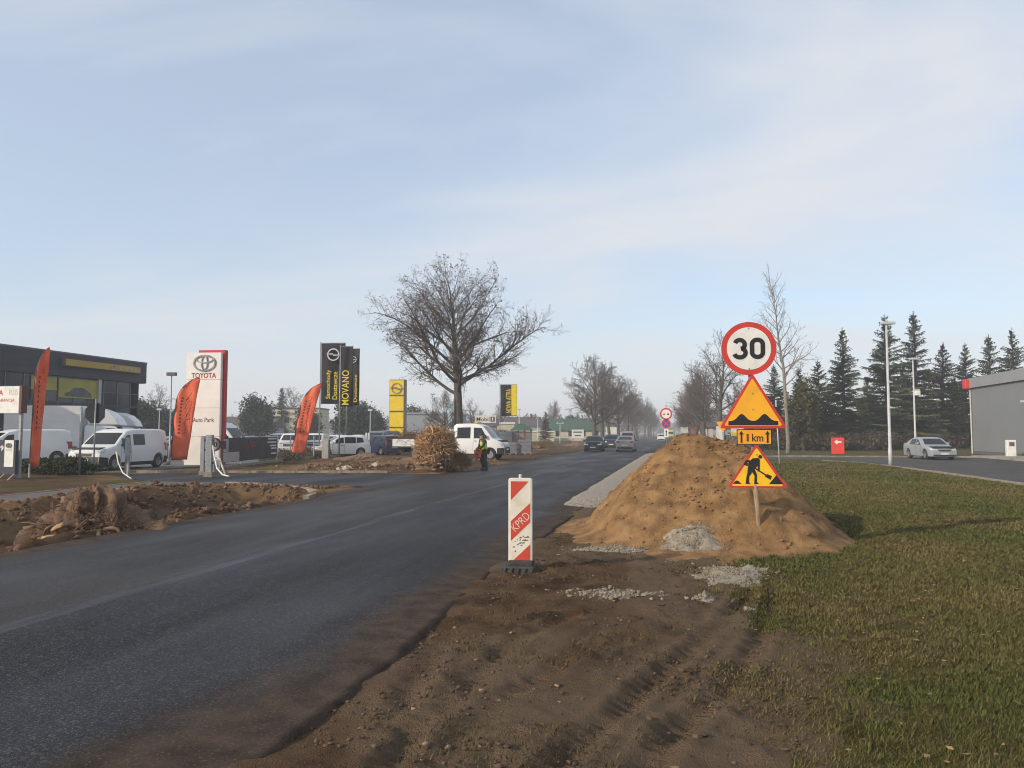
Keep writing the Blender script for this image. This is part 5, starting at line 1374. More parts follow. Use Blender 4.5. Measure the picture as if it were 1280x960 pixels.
SPECS = {
 'sedan': dict(L=4.65, W=0.89, clr=0.20, belt=0.92, tum=0.34, wheels=(0.93, 3.60), R=0.315, top=[(0, .50), (.04, .66), (.30, .755), (.75, .85), (1.25, .945), (1.65, 1.17), (2.05, 1.37), (2.45, 1.435), (3.0, 1.43), (3.4, 1.35), (3.75, 1.20), (4.10, 1.06), (4.5, 1.03), (4.61, .98), (4.65, .62)],
   side=[[(1.52, .95), (2.36, .95), (2.36, 1.33), (2.06, 1.28)], [(2.43, .95), (3.35, .97), (3.18, 1.30), (2.43, 1.335)]], ws=(.70, .98, .56, 1.35), rw=(.66, 1.08, .52, 1.33), bump=(.22, .42), head=((.42, .60), (.80, .62), (.82, .74), (.48, .70)), tail=((.45, .80), (.82, .82), (.82, .98), (.48, .95)), grille=(.36, .55, .66), mir=(1.72, .98)),
 'hatch': dict(L=4.05, W=0.86, clr=0.19, belt=0.93, tum=0.28, wheels=(0.80, 3.28), R=0.30, top=[(0, .50), (.04, .68), (.25, .80), (.95, 1.0), (1.5, 1.34), (1.85, 1.48), (2.4, 1.53), (3.3, 1.50), (3.7, 1.44), (3.85, 1.25), (4.0, .95), (4.05, .60)],
   side=[[(1.20, .98), (2.02, .98), (2.02, 1.40), (1.62, 1.34)], [(2.09, .98), (2.92, .98), (2.90, 1.42), (2.09, 1.42)], [(2.98, 1.0), (3.52, 1.04), (3.40, 1.38), (2.97, 1.41)]], ws=(.70, 1.04, .60, 1.42), rw=(.62, 1.05, .56, 1.38), bump=(.22, .46), head=((.40, .64), (.78, .66), (.78, .84), (.52, .78)), tail=((.62, .78), (.80, .80), (.74, 1.15), (.64, 1.12)), grille=(.34, .55, .66), mir=(1.35, 1.02)),
 'suv': dict(L=4.4, W=0.92, clr=0.24, belt=1.05, tum=0.24, wheels=(0.87, 3.53), R=0.35, top=[(0, .60), (.04, .85), (.25, .98), (1.1, 1.12), (1.65, 1.48), (2.0, 1.64), (2.6, 1.68), (3.7, 1.63), (4.05, 1.55), (4.25, 1.25), (4.37, 1.0), (4.4, .65)],
   side=[[(1.40, 1.10), (2.22, 1.10), (2.22, 1.53), (1.82, 1.48)], [(2.29, 1.10), (3.15, 1.10), (3.12, 1.55), (2.29, 1.55)], [(3.2, 1.12), (3.85, 1.16), (3.72, 1.50), (3.2, 1.54)]], ws=(.74, 1.16, .64, 1.56), rw=(.66, 1.18, .58, 1.5), bump=(.26, .58), head=((.42, .80), (.84, .82), (.84, .98), (.55, .93)), tail=((.66, .85), (.86, .86), (.84, 1.15), (.70, 1.12)), grille=(.40, .72, .90), mir=(1.52, 1.12)),
 'van': dict(L=4.95, W=0.95, clr=0.22, belt=1.12, tum=0.13, wheels=(0.92, 4.12), R=0.335, top=[(0, .52), (.04, .86), (.20, .98), (.95, 1.16), (1.35, 1.50), (1.75, 1.80), (2.15, 1.90), (3.0, 1.92), (4.6, 1.91), (4.84, 1.85), (4.90, 1.4), (4.95, .55)],
   side=[[(1.28, 1.13), (2.0, 1.13), (2.0, 1.66), (1.70, 1.60)], [(2.20, 1.15), (3.05, 1.15), (3.05, 1.67), (2.20, 1.67)]], ws=(.80, 1.20, .72, 1.74), rw=None, bump=(.24, .64), head=((.42, .80), (.86, .84), (.88, 1.0), (.50, .90)), tail=((.80, .85), (.90, .86), (.88, 1.25), (.80, 1.25)), grille=(.40, .66, .80), mir=(1.45, 1.16)),
 'highvan': dict(L=5.6, W=1.02, clr=0.24, belt=1.3, tum=0.05, wheels=(0.98, 4.5), R=0.34, top=[(0, .52), (.04, .95), (.20, 1.12), (.75, 1.32), (1.2, 1.85), (1.65, 2.28), (2.0, 2.48), (3.0, 2.54), (5.3, 2.52), (5.5, 2.46), (5.55, 1.8), (5.6, .55)],
   side=[[(1.12, 1.36), (2.0, 1.36), (2.0, 1.95), (1.50, 1.92)]], ws=(.86, 1.38, .80, 2.1), rw=(.80, 1.40, .80, 2.0), bump=(.26, .66), head=((.50, .85), (.90, .88), (.92, 1.15), (.62, 1.05)), tail=((.86, .85), (.96, .86), (.95, 1.35), (.86, 1.35)), grille=(.45, .75, .95), mir=(1.30, 1.40)),
 'truckcab': dict(L=3.35, W=0.98, clr=0.40, belt=1.32, tum=0.12, wheels=(0.92, 9.0), R=0.37, top=[(0, .55), (.04, 1.0), (.15, 1.12), (.75, 1.38), (1.1, 1.85), (1.4, 2.16), (1.75, 2.29), (2.5, 2.31), (3.2, 2.29), (3.32, 2.2), (3.35, .8)],
   side=[[(1.10, 1.38), (1.98, 1.38), (1.98, 2.06), (1.48, 2.03)], [(2.20, 1.38), (3.08, 1.38), (3.08, 2.06), (2.20, 2.08)]], ws=(.84, 1.42, .76, 2.14), rw=None, bump=(.42, .80), head=((.50, .86), (.90, .90), (.92, 1.12), (.60, 1.05)), tail=None, grille=(.42, .68, .84), mir=(1.18, 1.42)),
}
def body_mesh(S):
    L, W, clr, belt, tum, Rw = S['L'], S['W'], S['clr'], S['belt'], S['tum'], S['R']
    Ra = Rw + 0.065
    ty = [p[0] for p in S['top']]; tz = [p[1] for p in S['top']]
    ysl = set(np.round(np.arange(0, L + 0.001, 0.11), 4)) | set(ty)
    for yw in S['wheels']:
        for a in np.linspace(0, math.pi, 15): ysl.add(round(yw - Ra * math.cos(a), 4))
        ysl |= {round(yw - Ra - 0.012, 4), round(yw + Ra + 0.012, 4)}
    ysl = sorted(v for v in ysl if 0 <= v <= L)
    yy = [ysl[0]]
    for v in ysl[1:]:
        if v - yy[-1] > 0.006: yy.append(v)
    rows = []
    for y in yy:
        zt = float(np.interp(y, ty, tz)); zb = clr
        for yw in S['wheels']:
            if abs(y - yw) < Ra: zb = max(zb, Rw + math.sqrt(max(Ra ** 2 - (y - yw) ** 2, 0)))
        e = abs(y - L / 2) / (L / 2)
        pw = W * (1 - (0.17 if y < L / 2 else 0.10) * e ** 6)
        zb = min(zb, zt - 0.10)
        rc = min(0.09, (zt - zb) * 0.35)
        def w(z):
            k = pw * (1 - 0.035 * ((z - 0.75) / 0.5) ** 2) if z < belt else pw * (1 - 0.035 * ((belt - 0.75) / 0.5) ** 2) - tum * (z - belt)
            return k
        half = [(w(zb) - 0.10, zb + 0.0), (w(zb), zb + 0.02)]
        for t in np.linspace(0.05, 1, 11): z = zb + 0.02 + (zt - rc - zb - 0.02) * t; half.append((w(z), z))
        wt = w(zt - rc)
        for a in (30, 60, 90): half.append((wt - rc * 1.3 * (1 - math.cos(R(a))), zt - rc + rc * math.sin(R(a))))
        xt = half[-1][0]
        for t in (0.66, 0.33): half.append((xt * t, zt + 0.028 * (1 - t * t)))
        ring_ = half + [(0, zt + 0.028)] + [(-a, b) for a, b in half[::-1]]
        rows.append([(a, y - L / 2, b) for a, b in ring_])
    n = len(rows[0]); mb = MB(); vs = [p for r_ in rows for p in r_]; fs = []
    for i in range(len(rows) - 1):
        for j in range(n - 1): fs.append((i * n + j, i * n + j + 1, (i + 1) * n + j + 1, (i + 1) * n + j))
        fs.append((i * n + n - 1, i * n, (i + 1) * n, (i + 1) * n + n - 1))
    fs.append(tuple(range(n - 1, -1, -1))); fs.append(tuple(range((len(rows) - 1) * n, len(rows) * n)))
    mb.add(vs, fs); return mb
BODY = {}
def get_body(kind):
    if kind not in BODY:
        mb = body_mesh(SPECS[kind]); BODY[kind] = (mb, BVHTree.FromPolygons([Vector(v) for v in mb.v], mb.f))
    return BODY[kind]
PCACHE = {}
def patch(kind, quad, axis, off=0.008, n=7, m_=4):
    """thin skin laid on the body: quad corners in the plane seen along axis"""
    key = (kind, tuple(quad), axis, off)
    if key in PCACHE: return PCACHE[key]
    bvh = get_body(kind)[1]; vs = []; okk = []
    for j in range(m_ + 1):
        for i in range(n + 1):
            u, v = i / n, j / m_
            a = [(1 - u) * (1 - v) * quad[0][k] + u * (1 - v) * quad[1][k] + u * v * quad[2][k] + (1 - u) * v * quad[3][k] for k in (0, 1)]
            if axis == 'x+': o_, d_ = Vector((4, a[0], a[1])), Vector((-1, 0, 0))
            elif axis == 'x-': o_, d_ = Vector((-4, a[0], a[1])), Vector((1, 0, 0))
            elif axis == 'f': o_, d_ = Vector((a[0], -8, a[1])), Vector((0, 1, 0))
            else: o_, d_ = Vector((a[0], 8, a[1])), Vector((0, -1, 0))
            h = bvh.ray_cast(o_, d_)
            if h[0] is None: vs.append(o_ + d_ * 4); okk.append(False)
            else:
                nn = h[1] if h[1].dot(d_) < 0 else -h[1]
                vs.append(h[0] + nn * off); okk.append(True)
    fs = []
    for j in range(m_):
        for i in range(n):
            f = (j * (n + 1) + i, j * (n + 1) + i + 1, (j + 1) * (n + 1) + i + 1, (j + 1) * (n + 1) + i)
            if all(okk[k] for k in f): fs.append(f)
    mb = MB(); mb.add([tuple(v) for v in vs], fs); PCACHE[key] = mb
    return mb
def heading(px, alpha):
    """bearing of the front: 0 looks at the viewpoint, positive swings towards image left"""
    u = (px - 640.0) / FOC
    tx, ty = -u, -1.0; l_ = math.hypot(tx, ty); tx /= l_; ty /= l_
    a = -R(alpha); cx, cy = tx * math.cos(a) - ty * math.sin(a), tx * math.sin(a) + ty * math.cos(a)
    wx, wy = cx * math.cos(PS) - cy * math.sin(PS), cx * math.sin(PS) + cy * math.cos(PS)
    return math.atan2(wx, -wy)
def vehicle(kind, label, cat, xy, rz, pm, name=None, z=0.0, group=None, rear_bed=False, side_windows=None, into=None, yoff=0.0, plates=True, bumper=TRIM):
    S = SPECS[kind]; L = S['L']; h = L / 2
    t = into or thing(name or 'parked_car', label, cat, (xy[0], xy[1], z), rz, group)
    def put(mb, nm, m, par=None, smooth=True): return mb.build(nm, m, par or t, loc=(0, yoff, 0) if (par is None or par is t) else None, smooth=smooth)
    mb = get_body(kind)[0]
    key = 'body_' + kind + pm.name
    if key in bpy.data.meshes:
        b = bpy.data.objects.new('body', bpy.data.meshes[key]); COL.objects.link(b); b.parent = t; b.location = (0, yoff, 0)
    else:
        b = put(mb, 'body', pm); b.data.name = key
        try: b.data.set_sharp_from_angle(angle=R(35))
        except Exception: pass
    u_ = MB(); u_.box(-S['W'] + 0.24, -h + 0.15, S['clr'] - 0.04, S['W'] - 0.24, h - 0.15, S['belt'] - 0.05); put(u_, 'underbody', TRIM, smooth=False)
    sw = S['side'] if side_windows is None else S['side'][:side_windows]
    for q in sw:
        for ax in ('x+', 'x-'):
            put(patch(kind, [(a - h, c) for a, c in q], ax), 'window', GLASS)
    w0, z0, w1, z1 = S['ws']
    put(patch(kind, [(-w0, z0), (w0, z0), (w1, z1), (-w1, z1)], 'f'), 'windscreen', GLASS)
    if S['rw']:
        w0, z0, w1, z1 = S['rw']; put(patch(kind, [(-w0, z0), (w0, z0), (w1, z1), (-w1, z1)], 'r'), 'rear_window', GLASS)
    for s_ in (-1, 1):
        put(patch(kind, [(s_ * a, c) for a, c in S['head']], 'f', 0.012), 'headlight', HEADL)
        if S['tail']: put(patch(kind, [(s_ * a, c) for a, c in S['tail']], 'r', 0.012), 'tail_light', TAILL)
    b0, b1 = S['bump']; W = S['W'] * 0.80
    put(patch(kind, [(-W, b0), (W, b0), (W * 0.97, b0 + (b1 - b0) * 0.55), (-W * 0.97, b0 + (b1 - b0) * 0.55)], 'f', 0.014), 'lower_grille', bumper)
    g, g0, g1 = S['grille']; put(patch(kind, [(-g, g0), (g, g0), (g * 1.05, g1), (-g * 1.05, g1)], 'f', 0.012), 'grille', TRIM)
    if not rear_bed:
        put(patch(kind, [(-W, b0 + .02), (W, b0 + .02), (W, b1), (-W, b1)], 'r', 0.012), 'rear_bumper', bumper)
    if kind in ('van', 'highvan', 'truckcab'):
        put(patch(kind, [(-W, b0), (W, b0), (W, b1), (-W, b1)], 'f', 0.011), 'front_bumper', bumper)
        for ax in ('x+', 'x-'):
            put(patch(kind, [(0.02 - h, b0), (S['wheels'][0] - S['R'] - 0.08 - h, b0), (S['wheels'][0] - S['R'] - 0.10 - h, b1 - 0.04), (0.02 - h, b1)], ax, 0.010), 'front_bumper', bumper)
            if not rear_bed:
                put(patch(kind, [(S['wheels'][1] + S['R'] + 0.09 - h, b0), (L - 0.03 - h, b0), (L - 0.03 - h, b1 - 0.06), (S['wheels'][1] + S['R'] + 0.12 - h, b1 - 0.06)], ax, 0.010), 'rear_bumper', bumper)
                put(patch(kind, [(S['wheels'][0] + S['R'] + 0.09 - h, b0), (S['wheels'][1] - S['R'] - 0.09 - h, b0), (S['wheels'][1] - S['R'] - 0.09 - h, b0 + 0.12), (S['wheels'][0] + S['R'] + 0.09 - h, b0 + 0.12)], ax, 0.010), 'sill', bumper)
    if plates:
        zf = (b0 + b1) / 2 + 0.02
        put(patch(kind, [(-.26, zf), (.26, zf), (.26, zf + .11), (-.26, zf + .11)], 'f', 0.022), 'number_plate', PLATE)
        if not rear_bed: put(patch(kind, [(-.26, zf + .2), (.26, zf + .2), (.26, zf + .31), (-.26, zf + .31)], 'r', 0.022), 'number_plate', PLATE)
    for y0, z0_ in ((S['side'][0][0][0] + 0.02, None),) + ((S['side'][0][1][0] + 0.03, None),):
        for ax in ('x+', 'x-'):
            put(patch(kind, [(y0 - h - 0.008, S['clr'] + 0.12), (y0 - h + 0.008, S['clr'] + 0.12), (y0 - h + 0.008, S['belt']), (y0 - h - 0.008, S['belt'])], ax, 0.004, 1, 6), 'door_seam', TRIM)
    yh = S['side'][0][1][0] - 0.2
    for ax in ('x+', 'x-'):
        put(patch(kind, [(yh - h, S['belt'] - .13), (yh - h + .16, S['belt'] - .13), (yh - h + .16, S['belt'] - .09), (yh - h, S['belt'] - .09)], ax, 0.025, 2, 1), 'door_handle', TRIM)
    my, mz = S['mir']
    for s_ in (-1, 1):
        m2 = MB(); m2.lump((s_ * (S['W'] + 0.07), my - h, mz + 0.06), (0.11, 0.07, 0.08 if kind not in ('van', 'highvan', 'truckcab') else 0.14), 3, 0.1, 2); put(m2, 'mirror', TRIM if kind in ('van', 'highvan', 'truckcab') else pm)
    for yw in S['wheels']:
        if yw > L: continue
        for s_ in (-1, 1): make_wheel(S['R'], 0.215, t, (s_ * (S['W'] - 0.13), yw - h + yoff, S['R']))
    return t

# silver saloon on the service road
x, y = at(1160, 52.0)
vehicle('sedan', 'silver saloon car turning on the service road by the grey building', 'car', (x, y), heading(1160, -22), P_SILVER, 'saloon_car', 0.002)
# traffic
vehicle('sedan', 'dark saloon with bright headlamps leading the oncoming cars', 'car', (-7.95, 73.0), R(2), P_DARK, 'oncoming_car', 0.02)
vehicle('hatch', 'dark hatchback following the leading oncoming saloon', 'car', (-7.75, 90.0), R(1), P_NAVY, 'oncoming_car', 0.02)
vehicle('sedan', 'champagne saloon driving away, seen from behind beside the oncoming cars', 'car', (-5.0, 73.5), R(180), P_BEIGE, 'departing_car', 0.02)
vehicle('van', 'pale van far behind the champagne saloon', 'van', (-7.4, 112.0), R(0), P_BEIGE, 'distant_van', 0.02)
vehicle('hatch', 'small white car far down the road', 'car', (-3.9, 165.0), R(180), P_WHITE, 'distant_car', 0.0)
vehicle('highvan', 'yellow van far down the road', 'van', (-2.9, 240.0), R(180), P_YEL, 'distant_van', 0.0)
# forecourt, the vans
x, y = at(152, 37.5)
v = vehicle('van', 'white panel van with dark front bumper and blue door lettering by the stop sign', 'van', (x, y), heading(152, 37), P_WHITE, 'panel_van', 0.01, side_windows=2)
for k, (a, b_, c_) in enumerate(((1.50, .92, 0.42), (1.46, .80, 0.52))):
    patch('van', [(a - 2.475, b_), (a - 2.475 + c_, b_), (a - 2.475 + c_, b_ + .07), (a - 2.475, b_ + .07)], 'x+', 0.010, 3, 1).build('door_lettering', mat('decal_blue', (0.05, 0.08, 0.16), 0.5), v)
x, y = at(24, 42.0)
vehicle('van', 'white panel van half hidden behind the dark notice board', 'van', (x, y), heading(24, 72), P_WHITE, 'panel_van', 0.01, side_windows=1)
BOXW = mat('box_white', (0.76, 0.74, 0.70), 0.45, (0.68, 0.66, 0.62), 1.2)
def box_truck(px, d, al, label, box_l=4.5, H=3.5):
    x, y = at(px, d); t = thing('box_truck', label, 'truck', (x, y, 0.005), heading(px, al))
    vehicle('truckcab', '', '', None, 0, P_WHITE, into=t, yoff=-(box_l / 2) - 0.1, side_windows=1, rear_bed=True)
    y0 = -0.65 - 0.1 + 0.2
    b_ = MB().box(-1.08, y0, 0.85, 1.08, y0 + box_l, H).build('cargo_box', BOXW, t, bevel=0.03)
    for zz in np.arange(1.15, H - 0.1, 0.45): MB().box(-1.092, y0 + 0.04, zz, 1.092, y0 + box_l - 0.04, zz + 0.03).build('side_rib', BOXW, b_)
    MB().box(-0.45, -3.2, 0.45, 0.45, y0 + box_l, 0.80).build('chassis', TRIM, t)
    yc = -(box_l / 2) - 0.1
    mb = MB(); mb.xprism([(yc - 0.55, 2.22), (yc - 0.30, 2.70), (yc + 0.15, 3.12), (yc + 0.75, 3.35), (yc + 1.45, 3.38), (yc + 1.45, 2.26)], -0.92, 0.92)
    mb.build('roof_deflector', P_WHITE, t, bevel=0.10)
    for s_ in (-1, 1): make_wheel(0.37, 0.30, t, (s_ * 0.86, y0 + box_l - 1.3, 0.37))
    return t
box_truck(97, 51.0, -72, 'white box truck with roof deflector parked before the showroom glass')
box_truck(128, 62.0, -72, 'second white box truck showing its roof deflector behind the first')
x, y = at(270, 58.0)
vehicle('highvan', 'white high roof van behind the white and red sign tower', 'van', (x, y), heading(270, -58), P_WHITE, 'high_van', 0.01)
lot_cars = [('sedan', 323, 60, 62, P_DARK, 'dark saloon parked behind the printed fence banner', 'car'), ('suv', 349, 70, 35, P_SILVER, 'silver estate car parked before the cream house', 'car'),
  ('sedan', 336, 66, 70, P_BLUE, 'steel blue car in the row behind the dark saloon', 'car'), ('suv', 367, 60, 8, P_WHITE, 'white off roader facing the road beside the leaning flag', 'car'),
  ('suv', 394, 63, 12, P_WHITE, 'white off roader parked under the black banners', 'car'), ('hatch', 421, 70, 15, P_WHITE, 'white hatchback in the row behind the white estate', 'car'), ('hatch', 446, 74, 30, P_WHITE, 'white hatchback parked beside the grey van', 'car'),
  ('hatch', 427, 56.5, 76, P_WHITE, 'white small estate car parked side on behind the banner poles', 'car'), ('hatch', 463, 64, 120, P_DARK, 'black hatchback behind the white gate posts', 'car'),
  ('hatch', 478, 61.5, 150, P_NAVY, 'navy hatchback showing its tail next to the yellow sign tower', 'car'), ('van', 476, 72, 30, P_GREY, 'grey high windowed van behind the navy hatchback', 'van'), ('hatch', 489, 70, 20, P_WHITE, 'white car nose behind the yellow sign tower', 'car'),
  ('hatch', 216, 50, 60, P_SILVER, 'silver car tail behind the broad orange flag', 'car'), ('sedan', 308, 70, 60, P_SILVER, 'silver saloon beside the white high roof van', 'car')]
for kind, px, d, al, pm, lab, cat in lot_cars:
    x, y = at(px, d); vehicle(kind, lab, cat, (x, y), heading(px, al), pm, 'parked_' + cat, 0.01, 'vehicles on the dealer forecourt')

# works truck with its load of branches
rz = heading(566, -73)
tc_ = Vector(at(566, 50.0))
t = thing('tipper_truck', 'white crew cab works truck with a low drop side bed', 'truck', (tc_.x, tc_.y, 0.02), rz)
cabo = 7.4 / 2
vehicle('truckcab', '', '', None, 0, P_WHITE, into=t, yoff=-cabo + 1.675 + 0.05, rear_bed=True)
y0, y1 = -cabo + 3.55, cabo
MB().box(-1.02, y0, 0.78, 1.02, y1, 0.88).build('bed_floor', TRIM, t)
for s_ in (-1, 1):
    for a, b_ in ((y0, (y0 + y1) / 2 - 0.01), ((y0 + y1) / 2 + 0.01, y1)):
        q = MB().box(s_ * 1.02 - 0.025, a, 0.86, s_ * 1.02 + 0.025, b_, 1.32).build('side_board', P_WHITE, t, bevel=0.008)
        for k in range(2): MB().box(s_ * 1.05 - 0.01, a + 0.45 + k * 0.85, 0.84, s_ * 1.05 + 0.01, a + 0.5 + k * 0.85, 1.3).build('board_rib', BOXW, q)
    MB().box(s_ * 0.6 - 0.3, 3.0, 0.5, s_ * 0.6 + 0.3, 3.02, 0.78).build('mudflap', TRIM, t)
    make_wheel(0.37, 0.34, t, (s_ * 0.82, cabo - 1.45, 0.37))
MB().box(-1.02, y0 - 0.05, 0.86, 1.02, y0, 1.95).build('headboard', P_WHITE, t)
MB().box(-1.0, y1, 0.86, 1.0, y1 + 0.05, 1.32).build('tailboard', P_WHITE, t)
MB().box(-0.45, -1.2, 0.45, 0.45, y1 - 0.2, 0.78).build('chassis', TRIM, t)
MB().box(-0.5, -cabo + 1.9, 2.34, 0.5, -cabo + 2.1, 2.44).build('beacon_bar', P_YEL, t)
load = thing('branch_load', 'load of dark cut branches lying in the truck bed', 'branches', (tc_.x, tc_.y, 0.9), rz)
def load_pts(r, n):
    P = np.stack([r.uniform(-0.9, 0.9, n), r.uniform(y0 + 0.1, y1 - 0.1, n), 0.05 + 0.75 * r.random(n)], 1)
    N_ = np.stack([r.normal(size=n) * 0.3, r.choice([-1.0, 1.0], n), 0.15 * r.normal(size=n)], 1)
    return P, N_
twig_cloud('branches', load_pts, 900, (0.5, 1.4), (0.008, 0.022), ((0.10, 0.065, 0.045), (0.20, 0.12, 0.07)), 71, load, 1.6)
# ================================================================== BUILDINGS
CLAD = mat('dark_cladding', (0.030, 0.033, 0.042), 0.6, (0.040, 0.043, 0.053), 0.6, spec=0.3, stretch=(1, 0.2, 4))
PANE = mat('curtain_glass', (0.020, 0.026, 0.035), 0.05, (0.045, 0.055, 0.068), 0.35, spec=0.45)
MULL = mat('mullion', (0.13, 0.135, 0.145), 0.4, (0.10, 0.105, 0.115), 3, metal=0.3)
X0, Y0, Y1 = -47.0, 20.0, 60.0
b_ = thing('showroom', 'dark clad car showroom with glass front and yellow name sign', 'building', (X0, (Y0 + Y1) / 2, 0))
def rel(mb, nm, m, par=None, **kw): return mb.build(nm, m, par or b_, **kw)
hl = (Y1 - Y0) / 2
rel(MB().box(-16, -hl, -0.1, -1.2, hl - 0.5, 7.6), 'wall', CLAD)
rel(MB().box(-1.2, hl - 0.5, -0.1, -0.10, hl - 0.35, 6.2), 'end_wall', CLAD)
zf0, zf1 = 6.15, 7.95
nr_ = 4; lp = 5.0
for i in range(nr_):
    z0 = zf0 + (zf1 - zf0) * i / nr_; z1 = zf0 + (zf1 - zf0) * (i + 1) / nr_
    for k in range(8):
        rel(MB().box(0.30, -hl + k * lp + 0.006, z0 + 0.006, 0.38, -hl + (k + 1) * lp - 0.006, z1 - 0.006), 'cladding_panel', CLAD)
rel(MB().box(-1.3, -hl, zf0 - 0.02, 0.30, hl, zf1 + 0.02), 'fascia', CLAD)
rel(MB().box(-16, -hl, 7.9, 0.42, hl + 0.02, 8.02), 'roof_edge', mat('roof_flashing', (0.10, 0.105, 0.115), 0.5))
# glass front: panes between mullions, two rails
pw = 1.6; np_ = int((2 * hl - 0.5) / pw)
for k in range(np_ + 1):
    yy = -hl + k * pw
    rel(MB().box(-0.06, yy - 0.04, 0.0, 0.08, yy + 0.04, zf0), 'mullion', MULL)
for k in range(np_):
    yy = -hl + k * pw
    for z0, z1 in ((0.2, 2.0), (2.1, 3.9), (4.15, 5.1), (5.15, 6.12)):
        rel(MB().box(-0.02, yy + 0.045, z0, 0.02, yy + pw - 0.045, z1), 'pane', PANE)
for zz, hh in ((0.0, 0.2), (2.0, 0.1), (3.9, 0.25), (5.1, 0.05)):
    rel(MB().box(-0.05, -hl, zz, 0.06, hl - 0.5, zz + hh), 'rail', MULL if hh < 0.2 else CLAD)
for k in (21.5,):
    rel(MB().box(0.10, -hl + k * pw, 0.0, 0.30, -hl + k * pw + 0.28, zf0), 'white_column', mat('column_white', (0.42, 0.43, 0.45), 0.4))
# yellow posters behind the glass with a dark car picture
POST = mat('poster_yellow', (0.36, 0.31, 0.03), 0.5, (0.28, 0.25, 0.04), 0.8)
for ya, yb, za, zb in ((9.8, 12.2, 5.0, 6.0), (12.4, 16.4, 4.5, 6.0), (9.8, 12.2, 4.2, 4.95)):
    q = rel(MB().box(0.09, ya - 2.0, za, 0.12, yb - 2.0, zb), 'poster', POST if za > 4.3 else PANE)
    if yb - ya > 3:
        prof = [(0.1, 0.25), (0.1, 0.55), (0.6, 0.72), (1.0, 1.15), (2.0, 1.2), (2.6, 0.8), (2.9, 0.65), (2.9, 0.25)]
        MB().xprism([(ya - 2.0 + 0.5 + a, za - 0.1 + b * 0.8) for a, b in prof], 0.125, 0.13).build('car_picture', mat('poster_dark', (0.045, 0.05, 0.06), 0.5, (0.10, 0.10, 0.11), 3), q)
sg = rel(MB().box(0.40, hl - 9.9, 6.92, 0.66, hl - 1.1, 7.52), 'name_sign', mat('frame_dark', (0.055, 0.05, 0.045), 0.5))
rel(MB().box(0.66, hl - 9.6, 6.98, 0.69, hl - 1.2, 7.47), 'sign_face', mat('sign_amber', (0.42, 0.27, 0.015), 0.45, (0.36, 0.23, 0.012), 2), sg)
lettering('OPEL', 2.3, 0.34, mat('letter_silver', (0.45, 0.40, 0.30), 0.4), sg, 'lettering', (0.705, hl - 2.6, 7.22), (0, 0, R(90)), bold=0.005)
e = ring(0, 0, 0.24, 0.24, 0.05, 24).build('emblem_ring', CHROME, sg, loc=(0.53, hl - 4.6, 7.22), rot=(0, 0, R(90)))

# grey shed-like building on the right
GREYW = mat('grey_cladding', (0.200, 0.212, 0.222), 0.55, (0.185, 0.196, 0.206), 0.4)
GREYL = mat('grey_fascia', (0.27, 0.28, 0.29), 0.5, (0.25, 0.26, 0.27), 0.8)
bx, by0, by1 = 24.0, 30.0, 71.5
b_ = thing('grey_store', 'plain grey clad store building with pale fascia and red corner piece', 'building', (bx, by0, 0))
L = by1 - by0
rel(MB().box(0.06, 0, -0.1, 18, L - 0.06, 5.9), 'wall', GREYW)
for k in range(12):
    y0, y1 = L * k / 12, L * (k + 1) / 12
    rel(MB().box(0, y0 + 0.006, 0.25, 0.06, y1 - 0.006, 5.45), 'wall_panel', GREYW)
for k in range(16):
    y0, y1 = L * k / 16, L * (k + 1) / 16
    rel(MB().box(-0.22, y0 + 0.008, 5.5, 0.06, y1 - 0.008, 6.32), 'fascia_panel', GREYL)
rel(MB().box(-0.02, 0, -0.1, 0.05, L, 0.24), 'plinth', mat('plinth_dark', (0.12, 0.12, 0.12), 0.8))
rel(MB().box(-0.55, L - 0.35, 5.42, 0.3, L + 0.35, 6.25), 'red_corner', mat('corner_red', (0.62, 0.05, 0.045), 0.4), bevel=0.08)
for yy in (L - 0.08, L - 11.6): rel(MB().tube([(-0.09, yy, 0.0), (-0.09, yy, 5.5)], 0.06, 10), 'downpipe', WPOLE)
MB().box(-0.42, L - 11.0, 3.9, -0.05, L - 10.6, 4.05).build('wall_lamp', WPOLE, b_)
x, y = 22.6, 60.2
t = thing('service_box', 'small white service cabinet standing by the grey building', 'cabinet', (x, y, 0.1))
MB().box(-0.28, -0.2, 0, 0.28, 0.2, 1.15).build('body', WHITE, t, bevel=0.03)
MB().box(-0.16, -0.215, 0.72, 0.16, -0.195, 1.0).build('display', DGREY, t)

